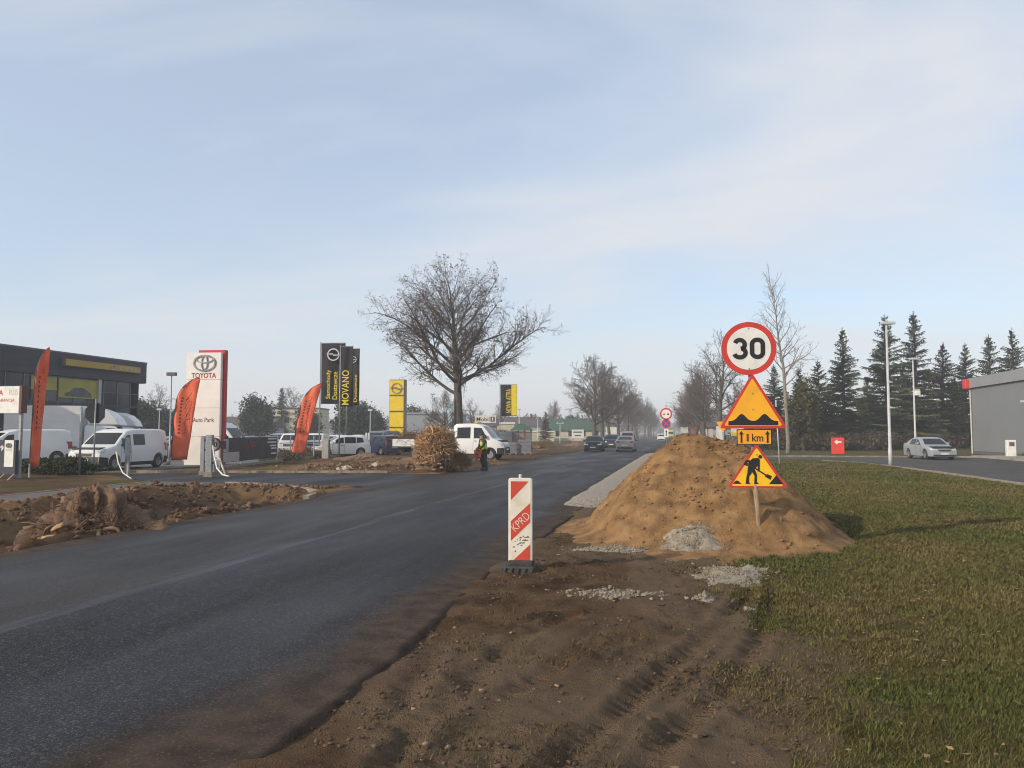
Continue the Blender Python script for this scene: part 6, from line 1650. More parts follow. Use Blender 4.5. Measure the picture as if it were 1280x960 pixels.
# houses and sheds in the background
CREAM = mat('render_cream', (0.60, 0.54, 0.38), 0.85, (0.52, 0.47, 0.33), 1.0)
GREYR = mat('render_grey', (0.42, 0.41, 0.40), 0.85, (0.36, 0.35, 0.34), 1.0)
ROOFD = mat('roof_dark', (0.075, 0.062, 0.058), 0.8, (0.11, 0.085, 0.075), 2)
ROOFG = mat('roof_green', (0.055, 0.115, 0.07), 0.7, (0.04, 0.085, 0.055), 1.2)
WINM = mat('house_window', (0.04, 0.045, 0.055), 0.15)
def house(px, d, w, dep, h, rh, wm, rm, label, rz=None, wins=2, floors=1, flat=False, name='house', cat='house', chimney=True, rib=0):
    x, y = at(px, d); rz = PS if rz is None else rz
    t = thing(name, label, cat, (x, y, 0), rz)
    MB().box(-w / 2, 0, -0.2, w / 2, dep, h).build('wall', wm, t)
    if flat:
        MB().box(-w / 2 - 0.15, -0.15, h, w / 2 + 0.15, dep + 0.15, h + 0.25).build('roof', rm, t)
    else:
        mb = MB(); o_ = 0.35
        mb.add([(-w / 2 - o_, -o_, h - 0.1), (w / 2 + o_, -o_, h - 0.1), (w / 2 + o_, dep / 2, h + rh), (-w / 2 - o_, dep / 2, h + rh), (w / 2 + o_, dep + o_, h - 0.1), (-w / 2 - o_, dep + o_, h - 0.1)],
               [(0, 1, 2, 3), (3, 2, 4, 5), (1, 4, 2), (0, 3, 5), (0, 5, 4, 1)])
        r_ = mb.build('roof', rm, t)
        for k in range(rib):
            xx = -w / 2 + w * (k + 0.5) / rib
            m2 = MB(); m2.tube([(xx, -o_ + 0.02, h - 0.06), (xx, dep / 2, h + rh + 0.04)], 0.05, 5); m2.build('roof_rib', rm, r_)
        if chimney: MB().box(w * 0.2, dep * 0.4, h + rh * 0.5, w * 0.2 + 0.5, dep * 0.4 + 0.5, h + rh + 0.7).build('chimney', ROOFD, r_)
    for f in range(floors):
        for k in range(wins):
            xx = -w / 2 + w * (k + 0.5) / wins; z0 = 0.9 + f * 2.7
            q = MB().box(xx - 0.55, -0.04, z0, xx + 0.55, 0.02, z0 + 1.3).build('window', WHITE, t)
            MB().box(xx - 0.48, -0.06, z0 + 0.07, xx + 0.48, -0.03, z0 + 1.23).build('pane', WINM, q)
    return t
house(372, 150, 8.4, 8, 6.4, 0, CREAM, ROOFD, 'cream flat roofed house behind the forecourt', wins=2, floors=2, flat=True)
house(322, 135, 4.6, 8, 2.9, 1.6, GREYR, ROOFD, 'low house with a dark pitched roof behind the parked cars', wins=1)
house(285, 145, 5.0, 8, 3.4, 1.4, CREAM, ROOFD, 'small house roof behind the white high roof van', wins=1)
METAL = mat('metal_sheet', (0.30, 0.31, 0.33), 0.5, (0.26, 0.27, 0.29), 0.8)
house(540, 108, 8.0, 14, 4.35, 0, METAL, METAL, 'grey metal warehouse behind the works truck', flat=True, wins=0, name='warehouse', cat='warehouse')
house(608, 118, 3.0, 6, 2.9, 0.9, GREYR, ROOFD, 'grey hut behind the oil sign', wins=1)
house(629, 125, 3.6, 8, 3.2, 0, CREAM, WHITE, 'cream flat roofed annex behind the works truck cab', flat=True, wins=1)
house(655, 165, 7.0, 8, 3.2, 2.0, GREYR, ROOFD, 'dark roofed house behind the red framed kiosk', wins=2)
house(680, 190, 6.0, 8, 3.0, 1.8, CREAM, ROOFD, 'far dark roofed cottage beside the spruce', wins=2)
house(721, 165, 11.0, 12, 2.3, 2.6, CREAM, ROOFG, 'cream shed with a long green ribbed roof', wins=4, name='shed', cat='shed', chimney=False, rib=16)
house(676, 158, 5.5, 5, 1.9, 0, CREAM, WHITE, 'low cream wall block joined to the green roofed shed', flat=True, wins=0, name='shed', cat='shed')
house(912, 110, 5.0, 6, 2.6, 0.8, GREYR, ROOFD, 'low pale building behind the bare roadside tree', wins=2)
house(945, 120, 6.0, 6, 2.5, 1.0, CREAM, ROOFD, 'cream bungalow behind the road works signs', wins=2)
# kiosk with red frame
d = 84.0; x, y = at(652, d)
t = thing('kiosk', 'red framed glass kiosk with a green hipped roof', 'kiosk', (x, y, 0), PS)
RF = mat('frame_red', (0.32, 0.06, 0.045), 0.6)
for xx in (-1.05, -0.35, 0.35, 1.05):
    for yy in (0, 2.0): MB().box(xx - 0.06, yy - 0.06, -0.1, xx + 0.06, yy + 0.06, 2.0).build('post', RF, t)
for xx in (-0.7, 0.0, 0.7): MB().box(xx - 0.28, -0.02, 0.3, xx + 0.28, 0.02, 1.9).build('pane', mat('kiosk_glass', (0.22, 0.25, 0.24), 0.2, (0.15, 0.17, 0.17), 1.0), t)
mb = MB(); mb.add([(-1.35, -0.3, 2.0), (1.35, -0.3, 2.0), (1.35, 2.3, 2.0), (-1.35, 2.3, 2.0), (-0.35, 1.0, 2.75), (0.35, 1.0, 2.75)], [(0, 1, 5, 4), (1, 2, 5), (2, 3, 4, 5), (3, 0, 4), (3, 2, 1, 0)]); mb.build('roof', ROOFG, t)
# pallets of paving blocks
d = 62.0; x, y = at(643, d)
PB = mat('paving_block', (0.22, 0.23, 0.25), 0.85, (0.16, 0.165, 0.18), 4)
for i, (dx, dy, n_, lab) in enumerate(((-0.35, 0, 4, 'wrapped grey paving block stack beside the truck nose'), (0.75, 0.5, 5, 'taller grey paving block stack next to the kiosk'))):
    t = thing('block_stack', lab, 'pallet stack', (x + dx, y + dy, 0), PS)
    for xx in (-0.45, 0.0, 0.45): MB().box(xx - 0.06, -0.5, 0, xx + 0.06, 0.5, 0.1).build('pallet_runner', WOOD, t)
    for j in range(n_): MB().box(-0.52 + 0.02 * (j % 2), -0.5, 0.1 + j * 0.22, 0.52 - 0.015 * (j % 3), 0.5, 0.1 + j * 0.22 + 0.205).build('block_layer', PB, t, bevel=0.01)
# sand mounds and soil along the far verge
for px, d, rx, ry_, h, lab, mm in ((679, 88, 1.55, 1.4, 1.05, 'far mound of yellow sand beside the kiosk', SAND), (722, 105, 1.8, 2.5, 0.6, 'low brown soil mound before the green roofed shed', EARTH), (530, 44, 1.2, 1.0, 0.45, 'low tan soil mound beside the root heap', EARTH), (455, 50, 1.6, 1.0, 0.35, 'flat brown soil mound below the gate posts', EARTH)):
    c = at(px, d); mound('soil_mound', lab, c, rx, ry_, h, mm, 150, int(px), 'soil mound', tint=(0.36, 0.22, 0.11) if mm is SAND else (0.19, 0.12, 0.07), smax=0.07)
# far boards
def board(px, d, py0, py1, w, label, m, stripe=None, text=None):
    x, y = at(px, d); t = thing('roadside_board', label, 'sign', (x, y, 0), PS * 0.6); k = d / FOC
    q = MB().box(-w * k / 2, -0.06, zat(py1, d), w * k / 2, 0.06, zat(py0, d)).build('panel', m, t)
    for s_ in (-1, 1): MB().box(s_ * w * k * 0.35 - 0.05, 0.06, -0.1, s_ * w * k * 0.35 + 0.05, 0.14, zat(py0, d)).build('post', GALV, t)
    if stripe: MB().box(-w * k / 2, -0.08, zat(py1, d), w * k / 2, -0.05, zat(py0 * 0.45 + py1 * 0.55, d)).build('lower_field', stripe, q)
    if text:
        for a, b2 in text: MB().box(-w * k * a, -0.075, zat(py0 + (py1 - py0) * b2, d) - 0.12, w * k * a, -0.055, zat(py0 + (py1 - py0) * b2, d) + 0.12).build('line_of_writing', DGREY, q)
board(722, 140, 537, 547.5, 15, 'white board with two dark lines before the green roofed shed', WHITE, text=((0.36, 0.3), (0.25, 0.7)))
board(766, 165, 534, 545, 18, 'white board between the avenue trunks', WHITE)
board(868, 130, 535, 548, 9, 'orange and blue board beyond the soil heap', mat('board_orange', (0.70, 0.16, 0.05), 0.5), BLUE)
board(855, 150, 534, 548, 9, 'white and grey board left of the orange one', WHITE, DGREY)
board(899.5, 70, 533, 560, 9, 'white upright panel behind the inverted yellow sign', WHITE)
board(921, 72, 535, 545, 15, 'yellow and white low board under the bump sign', WHITE, YEL)
d = 100.0; k = d / FOC; x, y = at(564, d)
t = thing('blue_sign', 'tall pale blue sign tower behind the big tree trunk', 'sign tower', (x, y, 0), PS)
MB().box(-4 * k, -0.1, 0, 4 * k, 0.1, zat(503, d)).build('panel', mat('pale_blue', (0.42, 0.58, 0.62), 0.5, (0.55, 0.65, 0.67), 0.6), t)
MB().box(-4.3 * k, 0.1, -0.1, 4.3 * k, 0.2, zat(502, d)).build('frame', GALV, t)
# pale paling fence behind the soil heap on the right, and along the left lot
def paling(px0, d0_, px1, d1_, h, n_, label, m):
    a, b2 = Vector(at(px0, d0_)), Vector(at(px1, d1_)); L = (b2 - a).length; ang = math.atan2(b2.y - a.y, b2.x - a.x)
    t = thing('paling_fence', label, 'fence', (a.x, a.y, 0), ang)
    me = None
    for i in range(n_):
        mb = MB().box(-L / n_ * 0.36, -0.02, 0.05, L / n_ * 0.36, 0.02, h * (0.97 + 0.06 * ((i * 7) % 5) / 5))
        mb.build('pale', m, t, loc=(L * (i + 0.5) / n_, 0, 0))
    for z_ in (0.3, h * 0.8): MB().box(0, 0.02, z_, L, 0.06, z_ + 0.08).build('rail', m, t)
    return t
paling(908, 75, 966, 82, 1.5, 26, 'pale upright paling fence behind the soil heap', mat('pale_wood', (0.42, 0.40, 0.38), 0.85, (0.32, 0.30, 0.28), 3))
paling(618, 76, 640, 84, 1.9, 16, 'grey mesh like paling fence behind the truck nose', GALV)
# ================================================================== TREES
BARK = mat('bark', (0.105, 0.088, 0.070), 0.9, (0.060, 0.050, 0.042), 9, bump=0.7, bscale=18, stretch=(1, 1, 0.3))
TWIG = mat('twigs', (0.140, 0.110, 0.088), 0.9, (0.095, 0.074, 0.060), 2)
TWIGR = mat('reddish_twigs', (0.155, 0.095, 0.072), 0.9, (0.105, 0.065, 0.052), 2)
SEEDS = mat('seed_clusters', (0.085, 0.055, 0.038), 0.9, (0.14, 0.085, 0.055), 2)
PALEB = mat('pale_bark', (0.27, 0.235, 0.19), 0.85, (0.17, 0.145, 0.115), 7, bump=0.3, stretch=(1, 1, 0.4))

def bare_tree(seed, H, r0, fork, limbs, limb_len, ang=(58, 22), lev=4, dens=(0, 2.3, 4.2, 6.0), leader=1.0, up=0.06, twig_r=0.010, seeds=0, wig=0.14, ratio=0.42, shrink=0.55, tmin=0.22):
    """returns (trunk MB, limb MB, twig verts/faces, seed verts/faces)"""
    rn = random.Random(seed); tr = MB(); lm = MB(); P0, P1, R0, R1 = [], [], [], []; tips = []
    def rotated(d, a):
        ax = d.orthogonal().normalized(); ax.rotate(Matrix.Rotation(rn.uniform(0, 6.283), 3, d))
        q = d.copy(); q.rotate(Matrix.Rotation(a, 3, ax)); return q.normalized()
    def branch(p, d, L, r, lv):
        n = max(2, min(9, int(L / (0.55, 0.5, 0.35, 0.22, 0.16)[lv])))
        st = L / n; pts = [p.copy()]; rad = [r]
        for i in range(n):
            w = wig * (1.0, 0.9, 1.3, 1.7, 2.0)[lv]
            d = (d + Vector((rn.gauss(0, w), rn.gauss(0, w), rn.gauss(0, w) + up * (1.0 if lv < 3 else 0.3) - (0.028 * i if lv == 1 and i > n * 0.6 else 0)))).normalized()
            p = p + d * st; pts.append(p.copy()); rad.append(max(r * (1 - 0.82 * (i + 1) / n), twig_r * 0.5))
        if lv <= 1: lm.tube(pts, rad, 6, cap=False)
        else:
            for i in range(n): P0.append(pts[i][:]); P1.append(pts[i + 1][:]); R0.append(rad[i]); R1.append(rad[i + 1])
        if lv >= lev: tips.append(pts[-1][:])
        if lv < lev:
            nc = max(2, int(dens[lv] * L * rn.uniform(0.8, 1.25))); 
            for k in range(nc):
                t = tmin + (1 - tmin) * (k + rn.random()) / nc
                f = t * n; i = min(int(f), n - 1); cp = pts[i].lerp(pts[i + 1], f - i)
                dd = (pts[i + 1] - pts[i]).normalized()
                cd = rotated(dd, R(rn.uniform(28, 62)))
                cl = max(L * ratio * (1.2 - 0.75 * t) * rn.uniform(0.65, 1.25), 0.22)
                rr_ = min(max(rad[i] * 0.6, twig_r), r * 0.55)
                branch(cp, cd, cl, max(rr_, twig_r), lv + 1)
    # trunk / leader
    n = 14; p = Vector((0, 0, -0.25)); d = Vector((0, 0, 1)); pts = [p.copy()]; rad = [r0 * 1.45]
    Ht = H * leader
    for i in range(n):
        d = (d + Vector((rn.gauss(0, 0.035), rn.gauss(0, 0.035), 0.12))).normalized(); p = p + d * (Ht + 0.25) / n; pts.append(p.copy())
        f = (i + 1) / n; rad.append(r0 * (1.12 - 0.12 * f if f * Ht < 0.8 else 1.0) * max(1 - 0.55 * f ** 0.9 - (0.42 * sstep(fork / H, 1.0, np.array(f)) if f * H > fork else 0), 0.03))
    tr.tube(pts, rad, 12)
    for k in range(limbs):
        t = (k + rn.uniform(0.1, 0.7)) / limbs
        z = fork + (Ht * 0.98 - fork) * t ** 0.9
        f = min(max((z + 0.25) / (Ht + 0.25) * n, 0), n - 0.01); i = int(f); cp = pts[i].lerp(pts[i + 1], f - i)
        az = k * 2.4 + rn.uniform(-0.5, 0.5); a = R(ang[0] + (ang[1] - ang[0]) * t + rn.uniform(-7, 7))
        dd = Vector((math.cos(az) * math.sin(a), math.sin(az) * math.sin(a), math.cos(a)))
        branch(cp, dd, limb_len * (1 - shrink * t) * rn.uniform(0.85, 1.15), max(rad[i] * 0.48, 0.035), 1)
    V, F_ = segs(np.array(P0), np.array(P1), np.array(R0), np.array(R1), 3)
    sv = None
    if seeds:
        T = np.array(tips); r_ = np.random.default_rng(seed); m_ = int(seeds)
        T = T[r_.integers(0, len(T), m_)] + r_.normal(size=(m_, 3)) * 0.10
        q = []
        for s_ in range(3): q.append(T + r_.normal(size=(m_, 3)) * 0.045)
        sv = (np.stack(q, 1).reshape(-1, 3), np.arange(3 * m_).reshape(-1, 3))
    return tr, lm, (V, F_), sv
def tree_object(label, loc, rz, parts, bark=BARK, twig=TWIG, scale=1.0, name='bare_tree', group=None):
    tr, lm, (V, F_), sv = parts
    t = thing(name, label, 'tree', loc, rz, group); t.scale = (scale,) * 3
    k = tr.build('trunk', bark, t, smooth=True); lm.build('limbs', bark, k, smooth=True)
    c = finish(np_mesh('crown', V, F_), 'crown', twig, t)
    if sv is not None: finish(np_mesh('seed_clusters', *sv), 'seed_clusters', SEEDS, c)
    return t
def tree_copy(src, label, loc, rz, sc_, group=None, sz=None):
    c = copy_tree(src); c.location = loc; c.rotation_euler = (0, 0, rz); c.scale = (sc_, sc_, sz or sc_); c['label'] = label
    if group: c['group'] = group
    return c

# the big tree behind the works truck
x, y = at(573, 60)
big = bare_tree(27, 14.0, 0.40, 4.5, 32, 8.2, ang=(76, 32), dens=(0, 2.4, 4.4, 5.3), twig_r=0.0088, seeds=11000, up=0.062, leader=0.93, wig=0.085, shrink=0.62)
tree_object('big spreading bare tree with clusters of seeds behind the works truck', (x, y, 0), 3.0, big, name='bare_tree')
# roadside rows
AV = 'bare trees of the roadside avenue'
a1 = bare_tree(21, 12.0, 0.38, 2.8, 26, 7.2, ang=(74, 20), dens=(0, 2.4, 4.2, 5.0), twig_r=0.019, up=0.07, leader=0.92)
a2 = bare_tree(22, 13.0, 0.34, 3.2, 22, 6.2, ang=(62, 18), dens=(0, 2.3, 4.0, 5.0), twig_r=0.016, up=0.08, leader=0.94)
a3 = bare_tree(23, 11.0, 0.30, 1.8, 32, 5.2, ang=(62, 14), dens=(0, 3.0, 4.8, 5.5), twig_r=0.020, up=0.08, leader=0.92)
t1 = tree_object('wide bare avenue tree with low branches, first past the green roofed shed', (-12.9, 118, 0), 0.3, a1, name='avenue_tree', group=AV)
t2 = tree_object('slender bare roadside tree standing behind the 30 limit sign', (*at(899, 92), 0), 1.3, a2, name='avenue_tree', group=AV)
t3 = tree_object('reddish brown dense roadside tree behind the soil heap', (2.6, 128, 0), 2.1, a3, twig=TWIGR, name='avenue_tree', group=AV)
rn = random.Random(77)
words = ['second', 'third', 'fourth', 'fifth', 'sixth', 'seventh', 'eighth', 'ninth', 'tenth', 'eleventh', 'twelfth', 'thirteenth']
for k in range(12):
    yy = 131 + k * 14.5 + rn.uniform(-3, 3) + k * k * 0.9
    tree_copy((t1, t2)[k % 2], '%s bare tree of the avenue row on the shed side of the road' % words[k], (-12.8 + rn.uniform(-0.8, 0.8), yy, 0), rn.uniform(0, 6.28), rn.uniform(0.86, 1.05), AV)
for k in range(10):
    yy = 140 + k * 13 + rn.uniform(-2, 2) + k * k * 0.8
    tree_copy(t3 if k % 4 != 3 else t2, '%s bare tree of the avenue row on the heap side of the road' % words[k], (2.9 + rn.uniform(-0.7, 0.9), yy, 0), rn.uniform(0, 6.28), rn.uniform(0.84, 1.0), AV)
tree_copy(t3, 'reddish bare tree between the slender tree and the spruces', (*at(925, 118), 0), 4.0, 0.80, AV)
tree_copy(t2, 'bare tree peeping above the soil heap beside the slender one', (*at(880, 112), 0), 2.0, 0.86, AV)
# bare trees beside the road behind the viewpoint, whose shade lies over the foreground
tree_copy(bpy.data.objects['bare_tree'], 'bare roadside tree behind the viewpoint that shades the verge', (-11.6, -19.5, 0), 2.0, 0.95)
tree_copy(t1, 'second bare roadside tree behind the viewpoint', (-13.5, -32, 0), 1.0, 1.1, AV)
# tall pale tree by the spruces
tall = bare_tree(31, 15.4, 0.17, 5.5, 34, 3.3, ang=(58, 34), dens=(0, 2.6, 3.6, 4.0), twig_r=0.012, up=0.10, lev=3, ratio=0.5)
tree_object('tall thin pale bare tree beside the spruces', (*at(984, 66), 0), 0.4, tall, PALEB, mat('pale_twigs', (0.24, 0.19, 0.15), 0.9), name='pale_tree')
# shrubby bare trees in the background left
tree_copy(t2, 'bare tree behind the floodlight pole', (*at(196, 118), 0), 2.2, 0.66)
tree_copy(t1, 'bare tree behind the two hanging banners', (*at(362, 160), 0), 0.2, 0.82)
tree_copy(t3, 'small bare tree behind the oil sign', (*at(625, 190), 0), 0.9, 0.78)
tree_copy(t3, 'pale bare tree behind the dark spruce by the shed', (*at(692, 210), 0), 1.9, 0.88)
tree_copy(t2, 'small bare tree behind the warehouse', (*at(590, 150), 0), 4.9, 0.6)
tree_copy(t1, 'small bare sapling tree beside the trunk of the big tree', (*at(556, 72), 0), 4.0, 0.42)

# ------------------------------------------------------------------ spruces
def spruce_mesh(seed, H=12.0, width=0.22, gap=0.31):
    r = np.random.default_rng(seed); T = []; C = []; limbs = MB()
    z = 0.05 * H
    while z < H * 0.965:
        f = z / H
        Lb = width * H * (1 - f) ** 1.0 * (1.0 if f > 0.1 else 0.8) + 0.05
        nb = int(5 + 5 * (1 - f))
        for k in range(nb):
            L = Lb * r.choice([0.6, 0.85, 1.0, 1.12, 1.45]) * r.uniform(0.85, 1.12); az = r.random() * 6.283
            slope = -0.28 + 0.95 * f ** 1.6 + r.normal() * 0.08
            dx, dy = math.cos(az), math.sin(az)
            m_ = max(3, int(L / 0.17)); zz0 = z + r.uniform(-0.15, 0.15)
            shade = r.uniform(0.65, 1.25)
            prev = None
            for i in range(m_ + 1):
                s_ = i / m_ * L
                zz = zz0 + slope * s_ + 0.10 * s_ * s_ / max(L, 0.3) * (1 if f < 0.6 else 0)
                c = np.array([dx * s_, dy * s_, zz])
                for side in (-1, 1):
                    tl = (0.20 + 0.42 * (1 - abs(i / m_ - 0.45))) * r.uniform(0.6, 1.2) * min(1, 0.14 + L / 1.7)
                    ox, oy = -dy * side, dx * side
                    tip = c + np.array([ox * tl * 0.75 + dx * tl * 0.55, oy * tl * 0.75 + dy * tl * 0.55, -tl * r.uniform(0.25, 0.75)])
                    w = 0.075 * r.uniform(0.7, 1.4)
                    T.append([c + np.array([dx * w, dy * w, 0.02]), c - np.array([dx * w, dy * w, 0.03]), tip]); C.append(shade * r.uniform(0.8, 1.2))
                if prev is not None:
                    w = 0.05
                    T.append([prev + np.array([-dy * w, dx * w, 0]), prev + np.array([dy * w, -dx * w, -0.02]), c + np.array([dx * 0.1, dy * 0.1, 0.02])]); C.append(shade)
                    if r.random() < 0.7:
                        tl = r.uniform(0.2, 0.5); T.append([c + np.array([dx * 0.05, dy * 0.05, 0]), c - np.array([dx * 0.05, dy * 0.05, 0]), c + np.array([r.normal() * 0.06, r.normal() * 0.06, -tl])]); C.append(shade * 0.9)
                prev = c
        z += gap * r.uniform(0.8, 1.25) * (1.15 - 0.55 * f)
    # leading shoot
    for k in range(14):
        zz = H * (0.95 + 0.05 * k / 14); a = r.random() * 6.283
        T.append([np.array([0, 0, zz]), np.array([0.03, 0.02, zz - 0.05]), np.array([math.cos(a) * 0.14, math.sin(a) * 0.14, zz + 0.10])]); C.append(1.0)
    V = np.array(T).reshape(-1, 3); F_ = np.arange(len(V)).reshape(-1, 3)
    base = np.array([0.062, 0.070, 0.030]); col = np.repeat(np.array(C)[:, None] * base[None], 3, axis=0)
    tr = MB(); tr.tube([(0, 0, -0.2), (0, 0, 0.3), (0, 0, H * 0.6), (0, 0, H + 0.02)], [0.26, 0.20, 0.11, 0.012], 8)
    return tr, V, F_, col
def spruce_object(label, loc, rz, sm, scale, name='spruce_tree', group=None):
    tr, V, F_, col = sm
    t = thing(name, label, 'tree', loc, rz, group); t.scale = (scale,) * 3
    tr.build('trunk', BARK, t, smooth=True)
    finish(np_mesh('crown', V, F_, {'tint': col}), 'crown', TINT, t)
    return t
SPG = 'spruces behind the lawn and grey store'
sm = [spruce_mesh(s_, 12.0, w_) for s_, w_ in ((1, 0.245), (2, 0.285), (3, 0.225))]
protos = []
spots = [(1055, 82, 409, 'tall spruce behind the red arrow box'), (1109, 84, 392, 'tall spruce directly behind the tall lamp post'), (1146, 86, 388, 'tallest spruce behind the silver car'), (1176, 90, 428, 'shorter spruce between the tallest one and the store'), (1207, 92, 428, 'spruce beside the red corner of the store'), (1238, 92, 418, 'spruce rising behind the store roof near its red corner'), (1270, 92, 409, 'bushy spruce rising behind the store roof past the others'), (1027, 80, 450, 'short spruce between the pale tree and the red arrow box'), (1000, 84, 458, 'short spruce right behind the pale tree'), (968, 90, 455, 'spruce hidden partly by the bump sign'), (1082, 90, 470, 'low spruce in the gap beside the tall lamp post'), (1128, 92, 455, 'low spruce in the gap behind the camera lamp'), (1190, 98, 470, 'low dark spruce filling the gap near the store')]
for i, (px, d, pyt, lab) in enumerate(spots):
    x, y = at(px, d); H = zat(pyt, d); j = i % 3
    if i < 3: protos.append(spruce_object(lab, (x, y, 0), i * 1.1, sm[j], H / 12.0, group=SPG))
    else:
        c = tree_copy(protos[j], lab, (x, y, 0), i * 1.7, H / 12.0 * (1.15 if H < 9.5 else (0.85, 1.12, 0.98, 1.2)[i % 4]), SPG, H / 12.0); c.rotation_euler = (R((i * 37) % 5 - 2), R((i * 53) % 5 - 2), i * 1.7)
x, y = at(682, 150); tree_copy(protos[0], 'dark spruce beside the green roofed shed', (x, y, 0), 0.4, 0.50)
x, y = at(300, 170); tree_copy(protos[1], 'far conifer behind the small house roof', (x, y, 0), 0.9, 0.5)
x, y = at(352, 150); tree_copy(protos[2], 'ragged conifer behind the cream house', (x, y, 0), 1.9, 0.90)

# ------------------------------------------------------------------ broad evergreens and shrubs made of leaf sprays
def leafy(seed, n, rx, ry_, rz_, clumps, size, base, spread=0.33, bottom=0.0):
    r = np.random.default_rng(seed)
    u = r.normal(size=(clumps, 3)); u /= np.linalg.norm(u, axis=1, keepdims=True)
    cc = u * (0.35 + 0.6 * r.random((clumps, 1))) * np.array([rx, ry_, rz_]); cc[:, 2] = np.maximum(cc[:, 2], -rz_ * 0.9) + rz_ + bottom
    idx_ = r.integers(0, clumps, n); c = cc[idx_] + r.normal(size=(n, 3)) * np.array([rx, ry_, rz_]) * spread * 0.5
    tri = np.stack([c + r.normal(size=(n, 3)) * size for _ in range(3)], 1)
    sh = (0.6 + 0.8 * r.random(clumps))[idx_] * (0.75 + 0.5 * r.random(n))
    col = np.repeat(sh[:, None] * np.array(base)[None], 3, axis=0)
    return tri.reshape(-1, 3), np.arange(3 * n).reshape(-1, 3), col
def leafy_object(name, label, cat, loc, parts, trunk=None, group=None, sc_=1.0):
    V, F_, col = parts; t = thing(name, label, cat, loc, 0, group); t.scale = (sc_,) * 3
    if trunk:
        mb = MB(); mb.tube([(0, 0, -0.1), (0, 0, trunk)], [0.22, 0.10], 8); rn_ = random.Random(9)
        for k in range(7):
            a = k * 0.9; mb.tube([(0, 0, trunk * (0.35 + 0.08 * k)), (math.cos(a) * trunk * 0.22, math.sin(a) * trunk * 0.22, trunk * (0.5 + 0.08 * k))], [0.07, 0.03], 5)
        mb.build('trunk', BARK, t)
    finish(np_mesh('crown', V, F_, {'tint': col}), 'crown', TINT, t)
    return t
pine = leafy(5, 9000, 3.0, 3.0, 3.6, 60, 0.16, (0.040, 0.052, 0.030), bottom=0.6)
p0 = leafy_object('pine_tree', 'dense round topped pine behind the printed fence banner', 'tree', (*at(322, 122), 0), pine, 5.5)
for px, d, s_, lab in ((180, 104, 0.80, 'dark pine at the end of the showroom'), (206, 112, 0.72, 'dark pine behind the distant lamp post'), (228, 118, 0.78, 'dark pine behind the broad orange flag'), (438, 115, 0.86, 'dark pine behind the black banners'), (468, 122, 0.66, 'lower dark pine between the banners and the yellow tower'), (385, 132, 0.80, 'dark pine behind the leaning flag'), (520, 160, 0.95, 'dark pine behind the grey warehouse'), (545, 165, 0.80, 'lower dark pine behind the grey warehouse'), (715, 210, 0.85, 'round dark pine behind the green roofed shed'), (455, 130, 0.9, 'tall dark pine behind the grey van')):
    c = copy_tree(p0); c.location = (*at(px, d), 0); c.rotation_euler = (0, 0, px * 0.7); c.scale = (s_, s_, s_ * 1.02); c['label'] = lab
th = leafy(6, 9000, 1.6, 1.6, 3.3, 50, 0.13, (0.085, 0.082, 0.034), bottom=0.2)
leafy_object('thuja_tree', 'olive green feathery conifer just behind the pale tree', 'tree', (*at(1003, 76), 0), th, 5.0)
br = leafy(7, 9000, 4.2, 1.2, 0.95, 60, 0.11, (0.085, 0.066, 0.045))
for px, d, lab in ((1000, 79, 'brown leafless undergrowth at the foot of the pale tree'), (1075, 80, 'brown undergrowth behind the red arrow box'), (1150, 84, 'brown undergrowth behind the silver car'), (1200, 90, 'brown undergrowth beside the store corner'), (940, 100, 'brown undergrowth behind the paling fence'), (1110, 78, 'brown undergrowth behind the tall lamp post'), (1035, 76, 'brown undergrowth between the pale tree and the red arrow box')):
    leafy_object('undergrowth', lab, 'shrub', (*at(px, d), -0.1), br)
# clipped low hedge in front of the vans
hd = leafy(8, 13000, 1.55, 0.7, 0.36, 70, 0.045, (0.050, 0.058, 0.026), 0.30)
x, y = at(84, 32.6); leafy_object('low_hedge', 'low dark green creeping hedge in front of the white vans', 'hedge', (x, y, -0.05), hd)
x, y = at(58, 33.5); h2 = leafy(9, 8000, 1.3, 0.7, 0.33, 50, 0.045, (0.048, 0.055, 0.026), 0.30); leafy_object('low_hedge', 'low dark hedge behind the narrow red flag', 'hedge', (x, y, -0.05), h2)
dry = leafy(10, 5000, 2.2, 0.5, 0.40, 40, 0.035, (0.12, 0.095, 0.06), 0.3)
for px, d, lab in ((385, 53.5, 'dry leafless shrub row behind the wire fence'), (352, 48.5, 'dry shrub at the end of the printed banner')):
    leafy_object('dry_shrub', lab, 'shrub', (*at(px, d), -0.1), dry)
# far woodland closing the horizon
r = np.random.default_rng(91); nW = 60000
xx = np.concatenate([r.uniform(-560, -22, nW // 2), r.uniform(14, 420, nW // 2)]); yy = 330 + 150 * r.random(nW)
xx[:5000] = r.uniform(-60, 50, 5000); yy[:5000] = 640 + 90 * r.random(5000)
top_ = 5 + 8 * fbm(xx * 0.035, yy * 0.03, 3, 301); zz = top_ * r.random(nW) ** 0.6
c = np.stack([xx, yy, zz], 1); tri = np.stack([c + r.normal(size=(nW, 3)) * 0.75 for _ in range(3)], 1)
cl = np.array([0.085, 0.072, 0.058]) * (0.6 + 0.8 * r.random((nW, 1)))
o = finish(np_mesh('woodland', tri.reshape(-1, 3), np.arange(3 * nW).reshape(-1, 3), {'tint': np.repeat(cl, 3, axis=0)}), 'woodland', TINT, kind='stuff')
tag(o, 'far hazy woodland closing the horizon', 'woodland')

# ================================================================== THE WORKMAN
SKIN = mat('skin', (0.50, 0.30, 0.21), 0.6, (0.44, 0.25, 0.17), 9)
x, y = gp(606, 588)
man = thing('person', 'person in black clothes and yellow green vest holding a chainsaw at the road edge', 'person', (x, y, 0.0), heading(606, 62))
